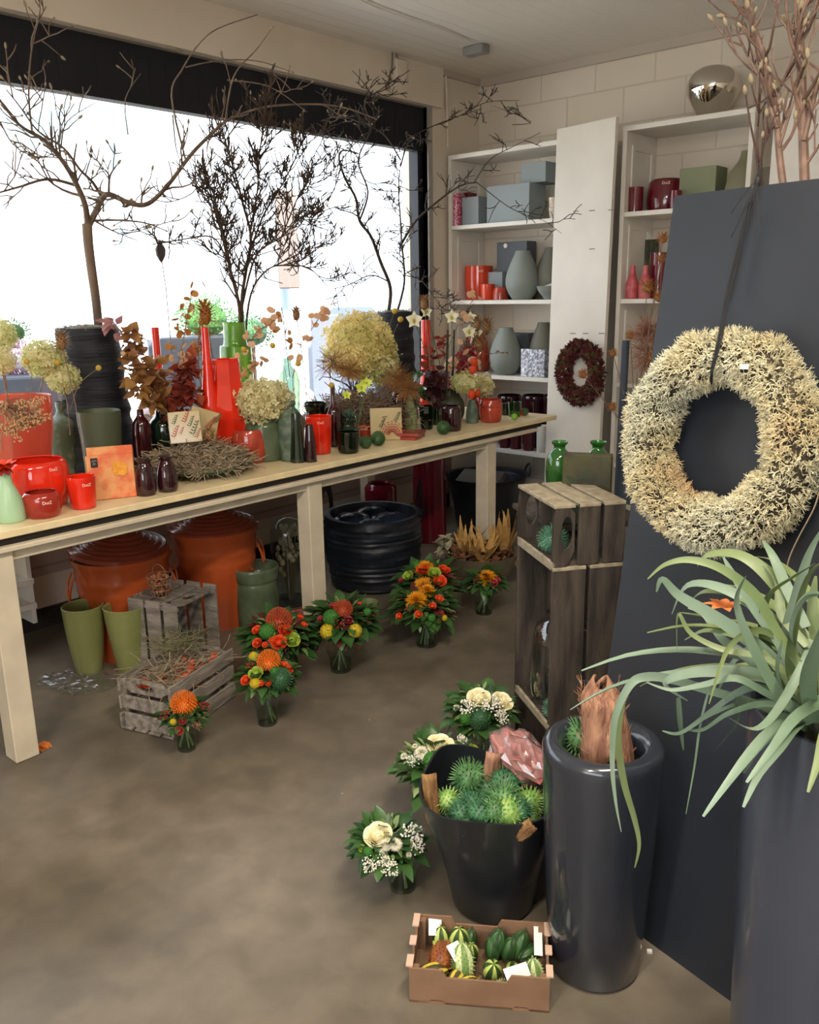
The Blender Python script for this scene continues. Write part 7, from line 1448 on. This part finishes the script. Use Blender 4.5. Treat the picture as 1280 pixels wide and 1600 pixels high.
for label, mm, paths in (('thick pinkish magnolia branch, left of two above the dark board', m_mag, [([(1225, 300), (1218, 240), (1212, 170), (1195, 90), (1170, 20), (1160, -20)], .011, .006, 9), ([(1215, 200), (1190, 130), (1165, 80), (1150, 45)], .006, .0025, 6), ([(1218, 230), (1240, 160), (1255, 120)], .005, .002, 4), ([(1215, 180), (1195, 110), (1175, 60), (1150, 30), (1130, 25)], .005, .002, 5)]),
                         ('thick pinkish magnolia branch, right of two above the dark board', m_mag, [([(1258, 300), (1255, 200), (1252, 100), (1248, 30), (1245, -20)], .014, .010, 10), ([(1256, 220), (1275, 140), (1290, 80)], .009, .005, 6), ([(1254, 110), (1235, 60), (1228, 0)], .006, .003, 6), ([(1258, 260), (1285, 220), (1300, 190)], .005, .002, 3)]),
                         ('thin dark magnolia twigs above the knot of the raffia cord', m_mag2, [([(1188, 300), (1182, 240), (1172, 190), (1165, 145)], .004, .002, 2), ([(1190, 300), (1183, 230), (1186, 180), (1188, 146)], .004, .002, 1), ([(1192, 300), (1190, 260), (1192, 215)], .003, .0015, 1)])):
    o_ = toward((paths[0][0][0]), D); t_ = Tree('magnolia_branch', label, 'branches', o_, mm, 34, .013)
    for pts, a, b, sp in paths: t_.main([Vector((Pvz.x, Pvz.y, 1.0))+(toward(pts[0], D)-Vector((Pvz.x, Pvz.y, 1.3)))*.15]*0+tw(pts, U(-.1, .1)), a, b, 8, sp, .15, 1, .22, .35, (1, 2), .15)
    lo = toward(paths[0][0][0], D); t_.path([Vector((Pvz.x, Pvz.y, .95)), Vector((Pvz.x, Pvz.y, 1.3))*.4+lo*.6, lo], paths[0][1], paths[0][1], 8)
    meb, me_bud = me_bud, me_bud2; t_.done(); me_bud = meb

# small lantern pods near the far end of the table
for px, py, X, r_, lb in ((741, 566, -3.1, 7, 'red lantern pod above the paired hydrangeas, upper'), (739, 578, -3.1, 6.5, 'red lantern pod above the paired hydrangeas, lower'), (737, 616, -3.02, 7, 'orange bud in the neck of the mottled green bottle'), (746, 614, -3.08, 6, 'orange red bud beside the neck of the mottled green bottle'), (817, 646, -3.05, 6, 'red lantern pod lying at the far end of the table')):
    c = onX(px, py, X); setp(inst('lantern_pod', me_lan, None, (c.x, c.y, max(c.z, TZ+.02)), Quaternion((1, U(-.3, .3), U(-.3, .3), 0)).normalized(), r_*mpp(c)), lb, 'seed pod')
c = onX(804, 646, -2.98); setp(MB().ball((0, 0, 0), 5*mpp(c), 12, 8).build('green_fruit', mat('green_apple', '#7fae3a', .35), loc=(c.x, c.y, TZ+.02)), 'small green fruit inside the clear green tumbler', 'fruit')
# ------------------------------------------------------------------ street side, seen through the window
random.seed(8)
struct('trim_7', MB().span(-40, XW-.2, -25, 40, -.12, -.05), mat('pale_street_paving', '#d0ccc4', .8, col2='#c4c0b8', scale=1))
def out(px, py, D): return toward((px, py), D)
def obox(name, label, cat, px0, px1, ytop, D, dpt, m, z0=-.05):
    a, b = out(px0, ytop, D), out(px1, ytop, D); c = (a+b)/2; c.z = z0; h = a.z-z0; w_ = (Vector((a.x, a.y, 0))-Vector((b.x, b.y, 0))).length; o = MB().box((0, 0, h/2), (w_, dpt, h), bev=.01).build(name, m, loc=c, smooth=False)
    o.rotation_euler[2] = math.atan2(c.y, c.x)-PI/2; return setp(o, label, cat)
m_gp = mat('grey_outdoor_planter', '#5a606c', .6); m_con = mat('conifer_green', '#3e6a34', .7, transl=.2, col2='#5a8a48', scale=6)
obox('outdoor_planter', 'large square grey planter outside behind the red vases', 'planter', 232, 358, 526, 7.0, .6, m_gp)
def bush(label, px, py, D, rpx, m, n=1400, sc=(1, 1, .8), s=.09, name='shrub'):
    c = out(px, py, D); r = rpx*mpp(c); root = thing(name, label, 'shrub', (c.x, c.y, c.z)); mb = MB()
    for d in fib(n): p = Vector((d.x*sc[0], d.y*sc[1], d.z*sc[2]))*r*U(.7, 1.03); mb.leaf(p, d+Vector((U(-.6, .6), U(-.6, .6), U(-.2, .8))), d, r*s*U(.8, 1.6), r*s*.5, .1, .2, 2)
    mb.ball((0, 0, 0), r*.68, 12, 8, sc=sc); mb.build('foliage', m, root, smooth=False); MB().tube([(0, 0, 0), (0, 0, -c.z)], .03, 6).build('stem', m_twig, root)
bush('green clipped conifer in the grey planter outside the window', 322, 500, 7.1, 48, m_con)
bush('darker green shrub outside behind the moss green bottle', 392, 520, 7.4, 38, mat('dark_conifer', '#2e5038', .7, col2='#4a7048', scale=6))
m_fl = mat('pink_white_flowers', '#d0a0b4', .7, col2='#e8e0e4', scale=14, contrast=(.45, .55))
bush('pink and white flowering plant outside at the far left, left one', 25, 565, 5.6, 38, m_fl, 700, s=.14, name='flowering_plant'); bush('pink and white flowering plant outside beside the black pot', 232, 640, 5.4, 16, m_fl, 400, s=.2, name='flowering_plant')
bush('green leafy plant outside above the flowering one', 20, 520, 5.9, 26, m_con, 500, s=.14)
obox('outdoor_trough', 'dark grey trough outside below the flowering plants', 'planter', -60, 105, 590, 5.5, .4, m_gp)
c = out(443, 430, 8.5); root = thing('sign_post', 'pale blue street post with a brown sign panel outside the window', 'post', (c.x, c.y, -.05)); MB().tube([(0, 0, 0), (0, 0, out(440, 300, 8.5).z)], .055, 12).build('pole', mat('pale_blue_metal', '#a9bccf', .4), root)
o = MB().box(out(449, 375, 8.3)-root.location, (.19, .06, out(446, 300, 8.4).z-out(446, 452, 8.4).z), Matrix.Rotation(math.atan2(c.y, c.x)-PI/2, 3, 'Z'), bev=.01).build('sign_panel', mat('brown_grey_sign', '#6e625c', .6), root, smooth=False)
root = thing('parked_car', 'dark grey parked car seen small beyond the golden hydrangea', 'car', (lambda c: (c.x, c.y, -.05))(out(545, 490, 13))); a = math.atan2(root.location.y, root.location.x)-PI/2; root.rotation_euler[2] = a
cz = out(545, 478, 13).z+.05; mb = MB(); mb.box((0, 0, cz*.42), (1.2, .9, cz*.5), bev=.08); mb.box((0.05, 0, cz*.8), (.75, .8, cz*.38), bev=.1); mb.build('car_body', mat('grey_car_paint', '#4a5260', .3), root)
for x in (-.4, .4): MB().tube([(x, -.47, .16), (x, .47, .16)], .16, 16).build('wheel', mat('tyre', '#1c1c1e', .7), root)
obox('street_bin', 'grey street cabinet outside left of the golden hydrangea', 'cabinet', 485, 530, 492, 10, .3, m_gp); 
mb = MB(); mb.span(-2, 2, -.6, .6, 0, .35); mb.span(-1.8, 1.8, -.5, .5, -.3, 0); c = out(60, 200, 20)
root = thing('canopy_roof', 'pale blue building canopy far outside at the upper left', 'canopy', c, rz=-.9+PI/2); 
MB().box((0, 0, 0), (3.4, 1.2, .45), bev=.03).build('roof', mat('pale_blue_roof', '#9fc0d0', .5), root, smooth=False)
for x in (-1.5, 1.5): MB().box((x, 0, -c.z/2), (.15, .15, c.z)).build('post', mat('pale_blue_roof', '#9fc0d0', .5), root, smooth=False)
